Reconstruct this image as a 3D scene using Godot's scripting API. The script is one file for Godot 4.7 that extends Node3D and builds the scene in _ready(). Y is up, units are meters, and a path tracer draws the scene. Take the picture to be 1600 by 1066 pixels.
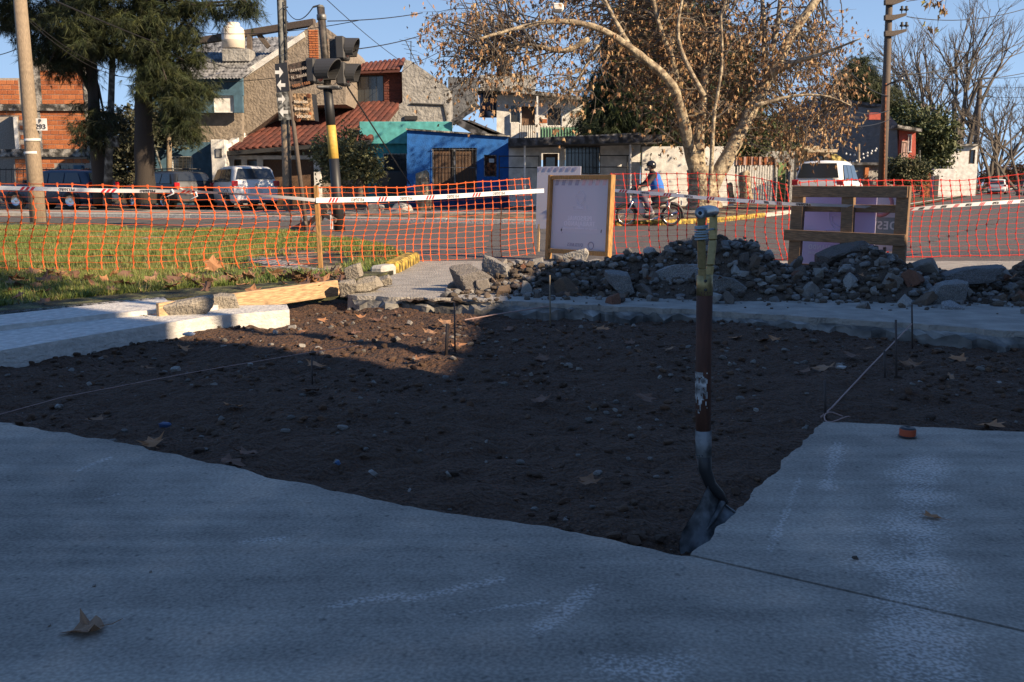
extends Node3D
# A street corner in winter sun: a dug-out pavement in shade, a rubble heap behind a barrier net, low houses across the street.
const FL := 1500.0
const EYE := 1.0
const PITCH := 0.1619
var M := {}
var T := {}
var used := {}
var rng := RandomNumberGenerator.new()
var rocks := []

func _ready():
	rng.seed = 4711
	set_camera_and_light()
	make_textures()
	make_materials()
	build_ground()
	build_pit()
	build_kerbs()
	build_shade_house()
	build_left_houses()
	build_middle_houses()
	build_right_houses()
	build_trees()
	build_poles()
	build_vehicles()
	build_motorcycle()
	build_barrier()
	build_signs()
	build_rubble()
	build_shovel()
	build_small()

func set_camera_and_light():
	var cam := Camera3D.new(); cam.name = "camera"; add_child(cam)
	cam.position = Vector3(0, EYE, 0)
	cam.rotation.x = -PITCH
	cam.fov = rad_to_deg(2.0 * atan(533.0 / FL))
	cam.near = 0.05; cam.far = 1500.0; cam.current = true
	var env := Environment.new()
	env.background_mode = Environment.BG_SKY
	var sm := ProceduralSkyMaterial.new()
	sm.sky_top_color = Color(0.33, 0.47, 0.68)
	sm.sky_horizon_color = Color(0.70, 0.83, 0.96)
	sm.sky_curve = 0.16
	sm.ground_bottom_color = Color(0.20, 0.18, 0.16)
	sm.ground_horizon_color = Color(0.45, 0.45, 0.45)
	sm.sun_angle_max = 1.0
	var sk := Sky.new(); sk.sky_material = sm
	env.sky = sk
	env.background_energy_multiplier = 0.64
	env.tonemap_mode = Environment.TONE_MAPPER_LINEAR
	env.tonemap_exposure = 1.95
	env.sdfgi_enabled = true; env.ssao_enabled = true; env.ssil_enabled = true
	var we := WorldEnvironment.new(); we.name = "world_environment"; we.environment = env; add_child(we)
	var sun := DirectionalLight3D.new(); sun.name = "sun"; add_child(sun)
	var el := deg_to_rad(27.0)
	var to_sun := Vector3(0.85 * cos(el), sin(el), 0.527 * cos(el))
	sun.look_at_from_position(to_sun * 50.0, Vector3.ZERO, Vector3.UP)
	sun.light_energy = 1.6
	sun.light_color = Color(1.0, 0.90, 0.76)
	sun.light_angular_distance = 0.5
	sun.shadow_enabled = true

# ---------- places: a pixel of the survey photograph and a distance give a point in metres
func P(px: float, py: float, d: float) -> Vector3:
	var u := (px - 800.0) / FL
	var v := (533.0 - py) / FL
	var t := d / (cos(PITCH) + v * sin(PITCH))
	return Vector3(u * t, EYE + (v * cos(PITCH) - sin(PITCH)) * t, -d)
func G(px: float, py: float, y := 0.0) -> Vector3:
	var u := (px - 800.0) / FL
	var v := (533.0 - py) / FL
	var t := (y - EYE) / (v * cos(PITCH) - sin(PITCH))
	return Vector3(u * t, y, -(cos(PITCH) + v * sin(PITCH)) * t)
func rr(a: float, b: float) -> float: return rng.randf_range(a, b)

# ---------- nodes
func numbered(s: String) -> String:
	used[s] = used.get(s, -1) + 1
	return s if used[s] == 0 else "%s_%03d" % [s, used[s]]
func tag(o, label: String, category: String, group := ""):
	o.set_meta("label", label); o.set_meta("category", category)
	if group != "": o.set_meta("group", group)
	return o
func thing(called: String, label: String, category: String, at: Vector3, turn := 0.0, group := "") -> Node3D:
	var o := Node3D.new(); o.name = numbered(called); add_child(o)
	o.position = at; o.rotation.y = turn
	return tag(o, label, category, group)
func commit(st: SurfaceTool, flat := true) -> ArrayMesh:
	st.generate_normals()
	return st.commit()
# a mesh whose shape is given in the parent's own axes
func part(called: String, st, mat, parent: Node3D) -> MeshInstance3D:
	var o := MeshInstance3D.new(); o.name = called
	o.mesh = st if st is Mesh else commit(st)
	o.material_override = mat
	parent.add_child(o, true)
	return o
# a mesh whose shape is given in world metres, under a thing that is not turned
func wpart(called: String, st, mat, parent: Node3D) -> MeshInstance3D:
	var o := part(called, st, mat, parent)
	var p := parent; var off := Vector3.ZERO
	while p != self:
		off -= p.position; p = p.get_parent()
	o.position = off
	return o
func structure(called: String, st, mat) -> MeshInstance3D:
	var o := MeshInstance3D.new(); o.name = numbered(called)
	o.mesh = st if st is Mesh else commit(st)
	o.material_override = mat
	add_child(o); o.set_meta("kind", "structure")
	return o
func single(called: String, st, mat, at: Vector3, label: String, category: String, group := "") -> MeshInstance3D:
	var o := MeshInstance3D.new(); o.name = numbered(called)
	o.mesh = st if st is Mesh else commit(st)
	o.material_override = mat
	add_child(o); o.position = at
	return tag(o, label, category, group)

# ---------- shapes
func tool(smooth := false) -> SurfaceTool:
	var st := SurfaceTool.new(); st.begin(Mesh.PRIMITIVE_TRIANGLES)
	st.set_smooth_group(0 if smooth else -1)
	return st
func tri(st, a, b, c):
	st.set_uv(Vector2(a.x, a.z)); st.add_vertex(a); st.set_uv(Vector2(b.x, b.z)); st.add_vertex(b); st.set_uv(Vector2(c.x, c.z)); st.add_vertex(c)
func quad(st, a, b, c, d): tri(st, a, b, c); tri(st, a, c, d)
# box with chamfered edges
func cbox(st, xf: Transform3D, size: Vector3, c := 0.0):
	var h := size * 0.5
	if c <= 0.0:
		var v := []
		for i in 8: v.append(xf * Vector3(h.x * (1 if i & 1 else -1), h.y * (1 if i & 2 else -1), h.z * (1 if i & 4 else -1)))
		for q in [[0, 2, 3, 1], [4, 5, 7, 6], [0, 1, 5, 4], [2, 6, 7, 3], [0, 4, 6, 2], [1, 3, 7, 5]]:
			quad(st, v[q[0]], v[q[1]], v[q[2]], v[q[3]])
		return
	c = min(c, min(h.x, min(h.y, h.z)) * 0.9)
	var f := func(sx, sy, sz, k):  # corner point belonging to face k
		var p := Vector3(sx * (h.x - c), sy * (h.y - c), sz * (h.z - c))
		if k == 0: p.x = sx * h.x
		elif k == 1: p.y = sy * h.y
		else: p.z = sz * h.z
		return xf * p
	for s in [-1, 1]:
		quad(st, f.call(s, -1, -s, 0), f.call(s, 1, -s, 0), f.call(s, 1, s, 0), f.call(s, -1, s, 0))
		quad(st, f.call(-1, s, s, 1), f.call(1, s, s, 1), f.call(1, s, -s, 1), f.call(-1, s, -s, 1))
		quad(st, f.call(-s, -1, s, 2), f.call(-s, 1, s, 2), f.call(s, 1, s, 2), f.call(s, -1, s, 2))
	for a in [-1, 1]:
		for b in [-1, 1]:
			quad(st, f.call(a, b, -1, 0), f.call(a, b, -1, 1), f.call(a, b, 1, 1), f.call(a, b, 1, 0))
			quad(st, f.call(a, -1, b, 0), f.call(a, -1, b, 2), f.call(a, 1, b, 2), f.call(a, 1, b, 0))
			quad(st, f.call(-1, a, b, 1), f.call(-1, a, b, 2), f.call(1, a, b, 2), f.call(1, a, b, 1))
			for e in [-1, 1]: tri(st, f.call(a, b, e, 0), f.call(a, b, e, 1), f.call(a, b, e, 2))
func box(st, center: Vector3, size: Vector3, c := 0.0): cbox(st, Transform3D(Basis(), center), size, c)
# a bar between two points
func bar(st, a: Vector3, b: Vector3, w: float, h: float, c := 0.0, up := Vector3.UP):
	var z := (b - a).normalized()
	if abs(z.dot(up)) > 0.98: up = Vector3(0, 0, 1)
	var x := up.cross(z).normalized()
	cbox(st, Transform3D(Basis(x, z.cross(x), z), (a + b) * 0.5), Vector3(w, h, a.distance_to(b)), c)
func tube(st, pts: Array, rad, n := 8, capped := true):
	var rings := []
	var side := Vector3.ZERO
	for i in pts.size():
		var a: Vector3 = pts[max(i - 1, 0)]; var b: Vector3 = pts[min(i + 1, pts.size() - 1)]
		var d := (b - a).normalized()
		if side == Vector3.ZERO: side = d.cross(Vector3(0.31, 0.2, 0.93)).normalized()
		side = (side - d * side.dot(d)).normalized()
		var other := d.cross(side)
		var r: float = rad[i] if rad is Array else rad
		var ring := []
		for k in n: ring.append(pts[i] + (side * cos(TAU * k / n) + other * sin(TAU * k / n)) * r)
		rings.append(ring)
	for i in pts.size() - 1:
		for k in n:
			var k2 := (k + 1) % n
			quad(st, rings[i][k], rings[i][k2], rings[i + 1][k2], rings[i + 1][k])
	if capped:
		for k in range(1, n - 1):
			tri(st, rings[0][0], rings[0][k + 1], rings[0][k])
			tri(st, rings[-1][0], rings[-1][k], rings[-1][k + 1])
func lathe(st, prof: Array, at: Vector3, basis := Basis(), n := 16):
	for i in prof.size() - 1:
		for k in n:
			var a := TAU * k / n; var b := TAU * (k + 1) / n
			var p0: Vector2 = prof[i]; var p1: Vector2 = prof[i + 1]
			quad(st, at + basis * Vector3(p0.x * cos(a), p0.y, p0.x * sin(a)), at + basis * Vector3(p0.x * cos(b), p0.y, p0.x * sin(b)), at + basis * Vector3(p1.x * cos(b), p1.y, p1.x * sin(b)), at + basis * Vector3(p1.x * cos(a), p1.y, p1.x * sin(a)))
# polygon (array of Vector3 in one plane) pushed along a vector
func extrude(st, pts: Array, push: Vector3):
	var n: Vector3 = Vector3.ZERO
	for i in pts.size(): n += (pts[i] - pts[0]).cross(pts[(i + 1) % pts.size()] - pts[0])
	n = n.normalized()
	var ax := n.cross(Vector3(0.13, 0.97, 0.2)).normalized(); var ay := n.cross(ax)
	var flat := PackedVector2Array()
	for p in pts: flat.append(Vector2(p.dot(ax), p.dot(ay)))
	var ix := Geometry2D.triangulate_polygon(flat)
	var flip := n.dot(push) < 0
	for i in range(0, ix.size(), 3):
		var a: Vector3 = pts[ix[i]]; var b: Vector3 = pts[ix[i + 1]]; var c: Vector3 = pts[ix[i + 2]]
		if (b - a).cross(c - a).dot(push) < 0: var q := b; b = c; c = q
		tri(st, a, b, c); tri(st, a + push, c + push, b + push)
	for i in pts.size():
		var a: Vector3 = pts[i]; var b: Vector3 = pts[(i + 1) % pts.size()]
		if flip: quad(st, a, a + push, b + push, b)
		else: quad(st, a, b, b + push, a + push)
# outline in pixels at one distance, given real thickness away from the eye
func prism(st, px: Array, d: float, thick: float):
	var pts := []
	for p in px: pts.append(P(p[0], p[1], d))
	extrude(st, pts, Vector3(0, 0, -thick))
# rectangle of a facade: pixel corners at a distance, metres thick; stands proud of (or behind) the wall by choice of d
func rect(st, x0: float, y0: float, x1: float, y1: float, d: float, thick: float, c := 0.0):
	var a := P(x0, y1, d); var b := P(x1, y0, d)
	box(st, Vector3((a.x + b.x) / 2, (a.y + b.y) / 2, -d - thick / 2), Vector3(abs(b.x - a.x), abs(b.y - a.y), thick), c)
# wall with real openings: everything in pixels at distance d
func wall(st, x0, y0, x1, y1, d: float, thick: float, holes := []):
	var xs := [x0, x1]; var ys := [y0, y1]
	for h in holes: xs.append(h[0]); xs.append(h[2]); ys.append(h[1]); ys.append(h[3])
	xs.sort(); ys.sort()
	for j in ys.size() - 1:
		if ys[j + 1] - ys[j] < 0.01: continue
		var from = null
		for i in xs.size():
			var solid := false
			if i < xs.size() - 1 and xs[i + 1] - xs[i] >= 0.01:
				var mx: float = (xs[i] + xs[i + 1]) / 2; var my: float = (ys[j] + ys[j + 1]) / 2
				solid = true
				for h in holes:
					if mx > h[0] and mx < h[2] and my > h[1] and my < h[3]: solid = false
			elif i < xs.size() - 1: continue
			if solid and from == null: from = xs[i]
			if not solid and from != null:
				rect(st, from, ys[j], xs[i], ys[j + 1], d, thick); from = null
# window set in an opening: frame, pane, bars
func window(parent, x0, y0, x1, y1, d: float, frame_mat, bars := 0, cross := 0, pane_mat = null, fw := 1.2):
	var f := tool()
	rect(f, x0, y0, x1, y0 + fw, d, 0.1); rect(f, x0, y1 - fw, x1, y1, d, 0.1)
	rect(f, x0, y0 + fw, x0 + fw, y1 - fw, d, 0.1); rect(f, x1 - fw, y0 + fw, x1, y1 - fw, d, 0.1)
	var w := wpart("window", f, frame_mat, parent)
	var p := tool(); rect(p, x0 + fw, y0 + fw, x1 - fw, y1 - fw, d + 0.06, 0.01)
	wpart("pane", p, pane_mat if pane_mat else M.pane, w)
	for i in bars:
		var b := tool(); var x: float = lerp(float(x0), float(x1), (i + 1.0) / (bars + 1.0))
		tube(b, [P(x, y0, d - 0.05), P(x, y1, d - 0.05)], 0.008, 5)
		wpart("bar", b, M.iron, w)
	for i in cross:
		var b := tool(); var y: float = lerp(float(y0), float(y1), (i + 0.5) / cross)
		tube(b, [P(x0, y, d - 0.06), P(x1, y, d - 0.06)], 0.008, 5)
		wpart("bar", b, M.iron, w)
	return w
func noise(freq: float, sd: int, oct := 4, type := FastNoiseLite.TYPE_SIMPLEX_SMOOTH) -> FastNoiseLite:
	var n := FastNoiseLite.new(); n.noise_type = type; n.seed = sd; n.frequency = freq
	n.fractal_type = FastNoiseLite.FRACTAL_FBM; n.fractal_octaves = oct
	return n
func text(called: String, s: String, size: float, depth: float, mat, parent, xf: Transform3D) -> MeshInstance3D:
	var t := TextMesh.new(); t.text = s
	var f := SystemFont.new(); f.font_names = PackedStringArray(["Droid Sans"]); f.font_weight = 700
	t.font = f; t.font_size = 48; t.pixel_size = size / 35.0; t.depth = depth
	var o := part(called, t, mat, parent)
	o.transform = xf
	return o

# ---------- textures and materials
func gray(sd: int, freq: float, oct: int, lo: float, hi: float, gain := 1.0, w := 512, h := 512, type := FastNoiseLite.TYPE_SIMPLEX_SMOOTH) -> ImageTexture:
	var n := noise(freq, sd, oct, type)
	var im := n.get_seamless_image(w, h)
	im.convert(Image.FORMAT_L8)
	var d := im.get_data()
	for i in d.size():
		d[i] = int(255.0 * lerp(lo, hi, clamp((d[i] / 255.0 - 0.5) * gain + 0.5, 0.0, 1.0)))
	return ImageTexture.create_from_image(Image.create_from_data(w, h, false, Image.FORMAT_L8, d))
func bump(sd: int, freq: float, oct: int, strength: float, w := 512) -> ImageTexture:
	var im := noise(freq, sd, oct).get_seamless_image(w, w)
	im.convert(Image.FORMAT_RGBA8)
	im.bump_map_to_normal_map(strength)
	return ImageTexture.create_from_image(im)
func make_textures():
	T.mottle = gray(1, 0.012, 6, 0.83, 1.0, 1.3)
	T.grain = gray(2, 0.09, 3, 0.55, 1.0, 1.6)
	T.blotch = gray(3, 0.006, 5, 0.35, 1.0, 2.2)
	T.wood = gray(4, 0.02, 5, 0.72, 1.0, 1.6, 512, 512)
	T.patch = gray(5, 0.01, 4, 0.0, 1.0, 4.0)
	T.bump_fine = bump(6, 0.12, 3, 6.0)
	T.bump_mid = bump(7, 0.03, 5, 14.0)
func mat(c: Color, rough := 0.85, tex = null, size := 1.0, nrm = null, ns := 1.0, world := true) -> StandardMaterial3D:
	var m := StandardMaterial3D.new()
	m.albedo_color = c.linear_to_srgb(); m.roughness = rough
	if tex: m.albedo_texture = tex
	if nrm: m.normal_enabled = true; m.normal_texture = nrm; m.normal_scale = ns
	if tex or nrm:
		m.uv1_triplanar = true; m.uv1_world_triplanar = world
		m.uv1_scale = Vector3.ONE / size
	return m
func wood(c: Color, along: Vector3, world := false) -> StandardMaterial3D:
	var m := mat(c, 0.8, T.wood, 1.0, T.bump_mid, 0.25, world)
	m.uv1_scale = Vector3(6, 6, 6) - along * 5.3
	return m
func make_materials():
	M.asphalt = mat(Color(0.118, 0.106, 0.097), 0.9, T.mottle, 2.3, T.bump_fine, 0.6)
	M.ground = mat(Color(0.16, 0.14, 0.10), 0.95, T.mottle, 4.0)
	M.pavement = mat(Color(0.36, 0.33, 0.29), 0.9, T.mottle, 1.7, T.bump_fine, 0.5)
	M.verge_dirt = mat(Color(0.27, 0.21, 0.14), 0.95, T.blotch, 3.0, T.bump_mid, 0.8)
	M.kerb = mat(Color(0.5, 0.48, 0.44), 0.9, T.mottle, 0.8, T.bump_mid, 0.4)
	M.kerb_white = mat(Color(0.66, 0.63, 0.58), 0.85, T.mottle, 0.5, T.bump_mid, 0.5)
	M.yellow = mat(Color(0.62, 0.42, 0.07), 0.8, T.blotch, 0.6, T.bump_mid, 0.4)
	M.dirt = mat(Color(0.115, 0.057, 0.030), 0.97, T.grain, 0.7, T.bump_mid, 1.5)
	M.soil = mat(Color(0.14, 0.10, 0.072), 0.97, T.grain, 0.5, T.bump_mid, 1.5)
	M.lawn = mat(Color(0.12, 0.12, 0.045), 0.95, T.blotch, 1.2, T.bump_mid, 1.0)
	M.iron = mat(Color(0.03, 0.03, 0.03), 0.6)
	M.black = mat(Color(0.018, 0.018, 0.02), 0.5)
	M.dark = mat(Color(0.02, 0.018, 0.016), 0.9)
	M.pane = mat(Color(0.03, 0.035, 0.04), 0.12)
	M.pane.metallic_specular = 0.7
	M.white_paint = mat(Color(0.78, 0.77, 0.74), 0.75, T.mottle, 2.0)
	M.white_wall = mat(Color(0.80, 0.78, 0.74), 0.9, T.mottle, 2.4, T.bump_fine, 0.4)
	M.concrete = mat(Color(0.33, 0.31, 0.28), 0.92, T.blotch, 1.6, T.bump_mid, 0.5)
	M.render_gray = mat(Color(0.36, 0.35, 0.33), 0.92, T.mottle, 3.0, T.bump_mid, 0.4)
	M.render_brown = mat(Color(0.30, 0.25, 0.20), 0.92, T.mottle, 2.2, T.bump_mid, 0.4)
	M.slate = mat(Color(0.15, 0.155, 0.165), 0.92, T.mottle, 4.0, T.bump_mid, 0.3)
	M.brick = []
	for c in [Color(0.52, 0.17, 0.06), Color(0.58, 0.20, 0.075), Color(0.46, 0.14, 0.05)]: M.brick.append(mat(c, 0.9, T.mottle, 0.5, T.bump_fine, 0.5))
	M.brick_dark = mat(Color(0.16, 0.05, 0.03), 0.9, T.mottle, 0.5)
	M.mortar = mat(Color(0.42, 0.36, 0.30), 0.95, T.mottle, 0.5)
	M.tile = []
	for c in [Color(0.125, 0.036, 0.026), Color(0.155, 0.045, 0.03), Color(0.095, 0.03, 0.023)]: M.tile.append(mat(c, 0.85, T.mottle, 0.4))
	M.blue_wall = mat(Color(0.016, 0.135, 0.46), 0.8, T.mottle, 2.5, T.bump_fine, 0.3)
	M.navy = mat(Color(0.02, 0.055, 0.17), 0.85, T.mottle, 1.5)
	M.steel_blue = mat(Color(0.07, 0.15, 0.22), 0.85, T.mottle, 2.0)
	M.turquoise = mat(Color(0.10, 0.42, 0.42), 0.8, T.mottle, 2.0)
	M.teal = mat(Color(0.05, 0.34, 0.36), 0.8, T.mottle, 2.0)
	M.sheet = mat(Color(0.35, 0.35, 0.35), 0.5, T.blotch, 1.2)
	M.sheet.metallic = 0.4
	M.dark_sheet = mat(Color(0.10, 0.10, 0.11), 0.6, T.blotch, 1.2)
	M.rust = mat(Color(0.34, 0.11, 0.04), 0.85, T.blotch, 0.7)
	M.brown_wood = wood(Color(0.15, 0.085, 0.05), Vector3(0, 1, 0), true)
	M.pale_wood = wood(Color(0.56, 0.37, 0.20), Vector3(0, 0, 1))
	M.frame_wood = wood(Color(0.45, 0.24, 0.08), Vector3(0, 1, 0), true)
	M.pallet_wood = wood(Color(0.27, 0.16, 0.085), Vector3(1, 0, 0))
	M.pole_wood = wood(Color(0.33, 0.25, 0.17), Vector3(0, 1, 0), true)
	M.pole_dark = wood(Color(0.13, 0.10, 0.08), Vector3(0, 1, 0), true)
	M.pole_gray = mat(Color(0.24, 0.24, 0.22), 0.85, T.blotch, 1.0)
	M.green_paint = mat(Color(0.16, 0.26, 0.09), 0.8, T.mottle, 1.0)
	M.beige = mat(Color(0.55, 0.46, 0.33), 0.9, T.mottle, 2.0)
	M.pink = mat(Color(0.55, 0.36, 0.30), 0.9, T.mottle, 2.0)
	M.red_paint = mat(Color(0.45, 0.09, 0.06), 0.85, T.mottle, 1.5)
	M.net = mat(Color(0.72, 0.13, 0.025), 0.7); M.net.backlight_enabled = true; M.net.backlight = Color(0.25, 0.06, 0.02)
	M.net_red = mat(Color(0.62, 0.035, 0.02), 0.6); M.net_red.backlight_enabled = true; M.net_red.backlight = Color(0.5, 0.05, 0.03)
	M.tape = mat(Color(0.72, 0.73, 0.75), 0.45); M.tape.backlight_enabled = true; M.tape.backlight = Color(0.4, 0.4, 0.42)
	M.tape_red = mat(Color(0.55, 0.03, 0.05), 0.5)
	M.ink = mat(Color(0.05, 0.05, 0.06), 0.6)
	M.bark = mat(Color(0.34, 0.27, 0.19), 0.9, T.patch, 1.4, T.bump_mid, 0.6)
	M.bark.albedo_texture = bark_texture()
	M.bark.albedo_color = Color.WHITE
	M.bark_dark = mat(Color(0.07, 0.055, 0.045), 0.95, T.grain, 0.6, T.bump_mid, 1.0)
	M.bark_gray = mat(Color(0.24, 0.20, 0.16), 0.95, T.grain, 0.6)
	M.leafy = StandardMaterial3D.new(); M.leafy.vertex_color_use_as_albedo = true; M.leafy.roughness = 0.7
	M.leafy.backlight_enabled = true; M.leafy.backlight = Color(0.25, 0.25, 0.2)
	M.needles = StandardMaterial3D.new(); M.needles.vertex_color_use_as_albedo = true; M.needles.roughness = 0.75
	M.stone = StandardMaterial3D.new(); M.stone.vertex_color_use_as_albedo = true; M.stone.roughness = 0.95
	M.stone.albedo_texture = T.grain; M.stone.uv1_triplanar = true; M.stone.uv1_scale = Vector3.ONE * 2.2
	M.stone.normal_enabled = true; M.stone.normal_texture = T.bump_mid; M.stone.normal_scale = 1.0
	M.chrome = mat(Color(0.6, 0.6, 0.6), 0.25); M.chrome.metallic = 1.0
	M.steel = mat(Color(0.26, 0.27, 0.28), 0.7, T.blotch, 0.25, null, 1.0, false); M.steel.metallic = 0.25
	M.rubber = mat(Color(0.02, 0.02, 0.02), 0.9)
	M.car_white = mat(Color(0.74, 0.74, 0.74), 0.35); M.car_white.clearcoat_enabled = true; M.car_white.clearcoat = 0.6
	M.car_dark = mat(Color(0.03, 0.035, 0.045), 0.35); M.car_dark.clearcoat_enabled = true; M.car_dark.clearcoat = 0.6
	M.red_lens = mat(Color(0.38, 0.015, 0.02), 0.2)
	M.plastic = mat(Color(0.04, 0.04, 0.042), 0.65)
func bark_texture() -> ImageTexture:
	var im := Image.create(512, 512, false, Image.FORMAT_RGB8)
	var a := noise(0.012, 31, 4).get_seamless_image(512, 512); var b := noise(0.03, 32, 3).get_seamless_image(512, 512)
	for y in 512:
		for x in 512:
			var va := a.get_pixel(x, y).r; var vb := b.get_pixel(x, y).r
			var c := Color(0.25, 0.19, 0.125)
			if va > 0.56: c = Color(0.42, 0.35, 0.24)
			elif va < 0.40: c = Color(0.15, 0.115, 0.08)
			c = c * (0.7 + 0.6 * vb)
			im.set_pixel(x, y, c.linear_to_srgb())
	return ImageTexture.create_from_image(im)

# ---------- ground, pit, kerbs
func sheet(px: Array, y: float, thick: float) -> SurfaceTool:
	var st := tool(); var pts := []
	for p in px: pts.append(G(p[0], p[1], y))
	extrude(st, pts, Vector3(0, -thick, 0))
	return st
func ragged(line: Array, step: float, amp: float, sd: int) -> Array:
	# world points along a polyline, broken edge
	var n := noise(4.5, sd, 5); var out := []
	for i in line.size() - 1:
		var a: Vector3 = line[i]; var b: Vector3 = line[i + 1]
		var k: int = max(1, int(a.distance_to(b) / step))
		var nr := (b - a).cross(Vector3.UP).normalized()
		for j in k:
			var p := a.lerp(b, float(j) / k)
			out.append(p + nr * n.get_noise_2d(p.x, p.z) * amp)
	out.append(line[-1])
	return out
func build_ground():
	var st := tool()
	# terrain sheet to the horizon, low under the pit, level with the street beyond it
	quad(st, Vector3(-900, -0.35, 30), Vector3(-900, -0.35, -900), Vector3(900, -0.35, -900), Vector3(900, -0.35, 30))
	structure("ground", st, M.ground)
	st = tool()
	var far_k := [[-900, 333.5], [0, 337], [300, 341], [700, 348.5], [960, 353], [1031, 352], [1123, 347], [1192, 339], [1235, 334], [1420, 322.5], [1537, 301.5], [1590, 294]]
	# asphalt of the crossing
	var road := [Vector3(-60, 0, -11.3), Vector3(-60, 0, -60), Vector3(300, 0, -420), Vector3(400, 0, -420), Vector3(80, 0, -11.3)]
	extrude(st, road, Vector3(0, -0.2, 0))
	structure("road", st, M.asphalt)
	var pts := []
	for p in far_k: pts.append(G(p[0], p[1], 0.0))
	var end: Vector3 = pts[-1]
	var kerb := tool()
	for i in pts.size() - 1: bar(kerb, pts[i] + Vector3(0, 0.04, 0), pts[i + 1] + Vector3(0, 0.04, 0), 0.16, 0.16, 0.02)
	structure("far_kerb", kerb, M.kerb)
	var yk := tool()
	for i in range(4, 7): bar(yk, pts[i] + Vector3(0, 0.046, 0.004), pts[i + 1] + Vector3(0, 0.046, 0.004), 0.166, 0.162, 0.02)
	structure("yellow_kerb_paint", yk, M.yellow)
	st = tool()
	var blk := pts.duplicate()
	blk.append(end + (end - pts[-2]) * 2.0)
	blk.append(Vector3(blk[-1].x, 0, -600)); blk.append(Vector3(-300, 0, -600)); blk.append(Vector3(-300, 0, pts[0].z))
	for i in blk.size(): blk[i] = blk[i] + Vector3(0, 0.1, -0.05)
	extrude(st, blk, Vector3(0, -0.3, 0))
	structure("far_pavement", st, M.verge_dirt)
	# concrete walk in front of the houses
	st = tool()
	extrude(st, [Vector3(-30, 0.106, -31), Vector3(-30, 0.106, -34), Vector3(7, 0.106, -34), Vector3(6, 0.106, -30)], Vector3(0, -0.1, 0))
	structure("house_walk", st, M.pavement)
	# dusty concrete apron between pit and road
	var edge := []
	for p in [[540, 462], [700, 468], [850, 474], [1060, 484], [1330, 500], [1600, 520], [2000, 552]]: edge.append(G(p[0], p[1], 0.0))
	edge = ragged(edge, 0.06, 0.10, 5)
	var ap := edge.duplicate()
	ap.append(Vector3(14, 0, -5.5)); ap.append(Vector3(14, 0, -12.6)); ap.append(Vector3(-1.2, 0, -12.6)); ap.append(G(560, 440)); 
	for i in ap.size(): ap[i] = ap[i] + Vector3(0, 0.006, 0)
	st = tool(); extrude(st, ap, Vector3(0, -0.2, 0))
	structure("apron", st, M.pavement)
	# broken lower ledge along the apron
	st = tool()
	var n := noise(2.2, 9, 4)
	var led := []
	for i in edge.size():
		var e: Vector3 = edge[i]
		led.append(e + Vector3(0, 0, 0.02 + 0.16 * clamp(0.5 + 1.6 * n.get_noise_1d(e.x * 1.3), 0.0, 1.3)))
	for i in edge.size() - 1:
		var y0 := -0.055 + 0.06 * n.get_noise_1d(edge[i].x * 3.0 + 40); var y1 := -0.055 + 0.06 * n.get_noise_1d(edge[i + 1].x * 3.0 + 40)
		var a0: Vector3 = edge[i] + Vector3(0, -0.03, -0.02); var a1: Vector3 = edge[i + 1] + Vector3(0, -0.03, -0.02)
		var b0: Vector3 = led[i] + Vector3(0, y0, 0); var b1: Vector3 = led[i + 1] + Vector3(0, y1, 0)
		quad(st, a0, b0, b1, a1)
		quad(st, b0, b0 + Vector3(0, -0.2, 0.06), b1 + Vector3(0, -0.2, 0.06), b1)
	structure("broken_ledge", st, M.concrete)
	# near pavement: two slabs with a joint, broken edges towards the pit
	var c := G(1078, 869)
	var le := []
	for p in [[-420, 590], [0, 660], [200, 694], [430, 747], [630, 790], [860, 826]]: le.append(G(p[0], p[1]))
	le.append(c)
	le = ragged(le, 0.02, 0.028, 11)
	var a_slab := le.duplicate()
	for p in [[1600, 988], [2300, 1138]]: a_slab.append(G(p[0], p[1]))
	a_slab.append(Vector3(3.2, 0, 1.2)); a_slab.append(Vector3(-5.0, 0, 1.2)); a_slab.append(Vector3(-6.0, 0, le[0].z))
	M.slab = slab_material()
	st = tool(); extrude(st, a_slab, Vector3(0, -0.16, 0)); structure("pavement_slab", st, M.slab)
	var j := Vector3(0.010, 0, -0.020)
	var re := ragged([c + j, G(1180, 765), G(1286, 657), G(1600, 674), G(2300, 712)], 0.02, 0.022, 12)
	var b_slab := re.duplicate()
	b_slab.append(Vector3(5.2, 0, -1.2)); b_slab.append(G(2300, 1138) + j); b_slab.append(G(1600, 988) + j)
	for i in b_slab.size(): b_slab[i] = b_slab[i] + Vector3(0, -0.004, 0)
	st = tool(); extrude(st, b_slab, Vector3(0, -0.15, 0)); structure("pavement_slab", st, M.slab)
	# near left block with lawn
	var blkl := [[-900, 560], [0, 492], [130, 478], [260, 466], [450, 452], [560, 436], [612, 424], [640, 408], [636, 400], [600, 388], [540, 375], [440, 363], [250, 352], [0, 346.5], [-900, 338]]
	structure("lawn", sheet(blkl, 0.05, 0.3), M.lawn)
	structure("path", sheet([[-600, 349], [0, 352], [150, 357], [260, 367], [330, 380], [240, 376], [120, 369], [0, 364], [-600, 360]], 0.054, 0.05), M.pavement)
	structure("bare_earth_patch", sheet([[300, 384], [400, 376], [470, 380], [520, 398], [540, 425], [480, 432], [420, 420], [380, 404]], 0.055, 0.05), M.verge_dirt)
	structure("lime_spill", sheet([[345, 392], [400, 400], [450, 408], [500, 420], [492, 426], [440, 418], [390, 408]], 0.059, 0.05), mat(Color(0.5, 0.46, 0.42), 0.95, T.blotch, 0.25))
	structure("street_grass", sheet([[1424, 321.5], [1532, 301.5], [1588, 293.2], [1588, 290.5], [1500, 299], [1440, 303], [1418, 308]], 0.11, 0.02), M.lawn)
	grass()

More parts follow.
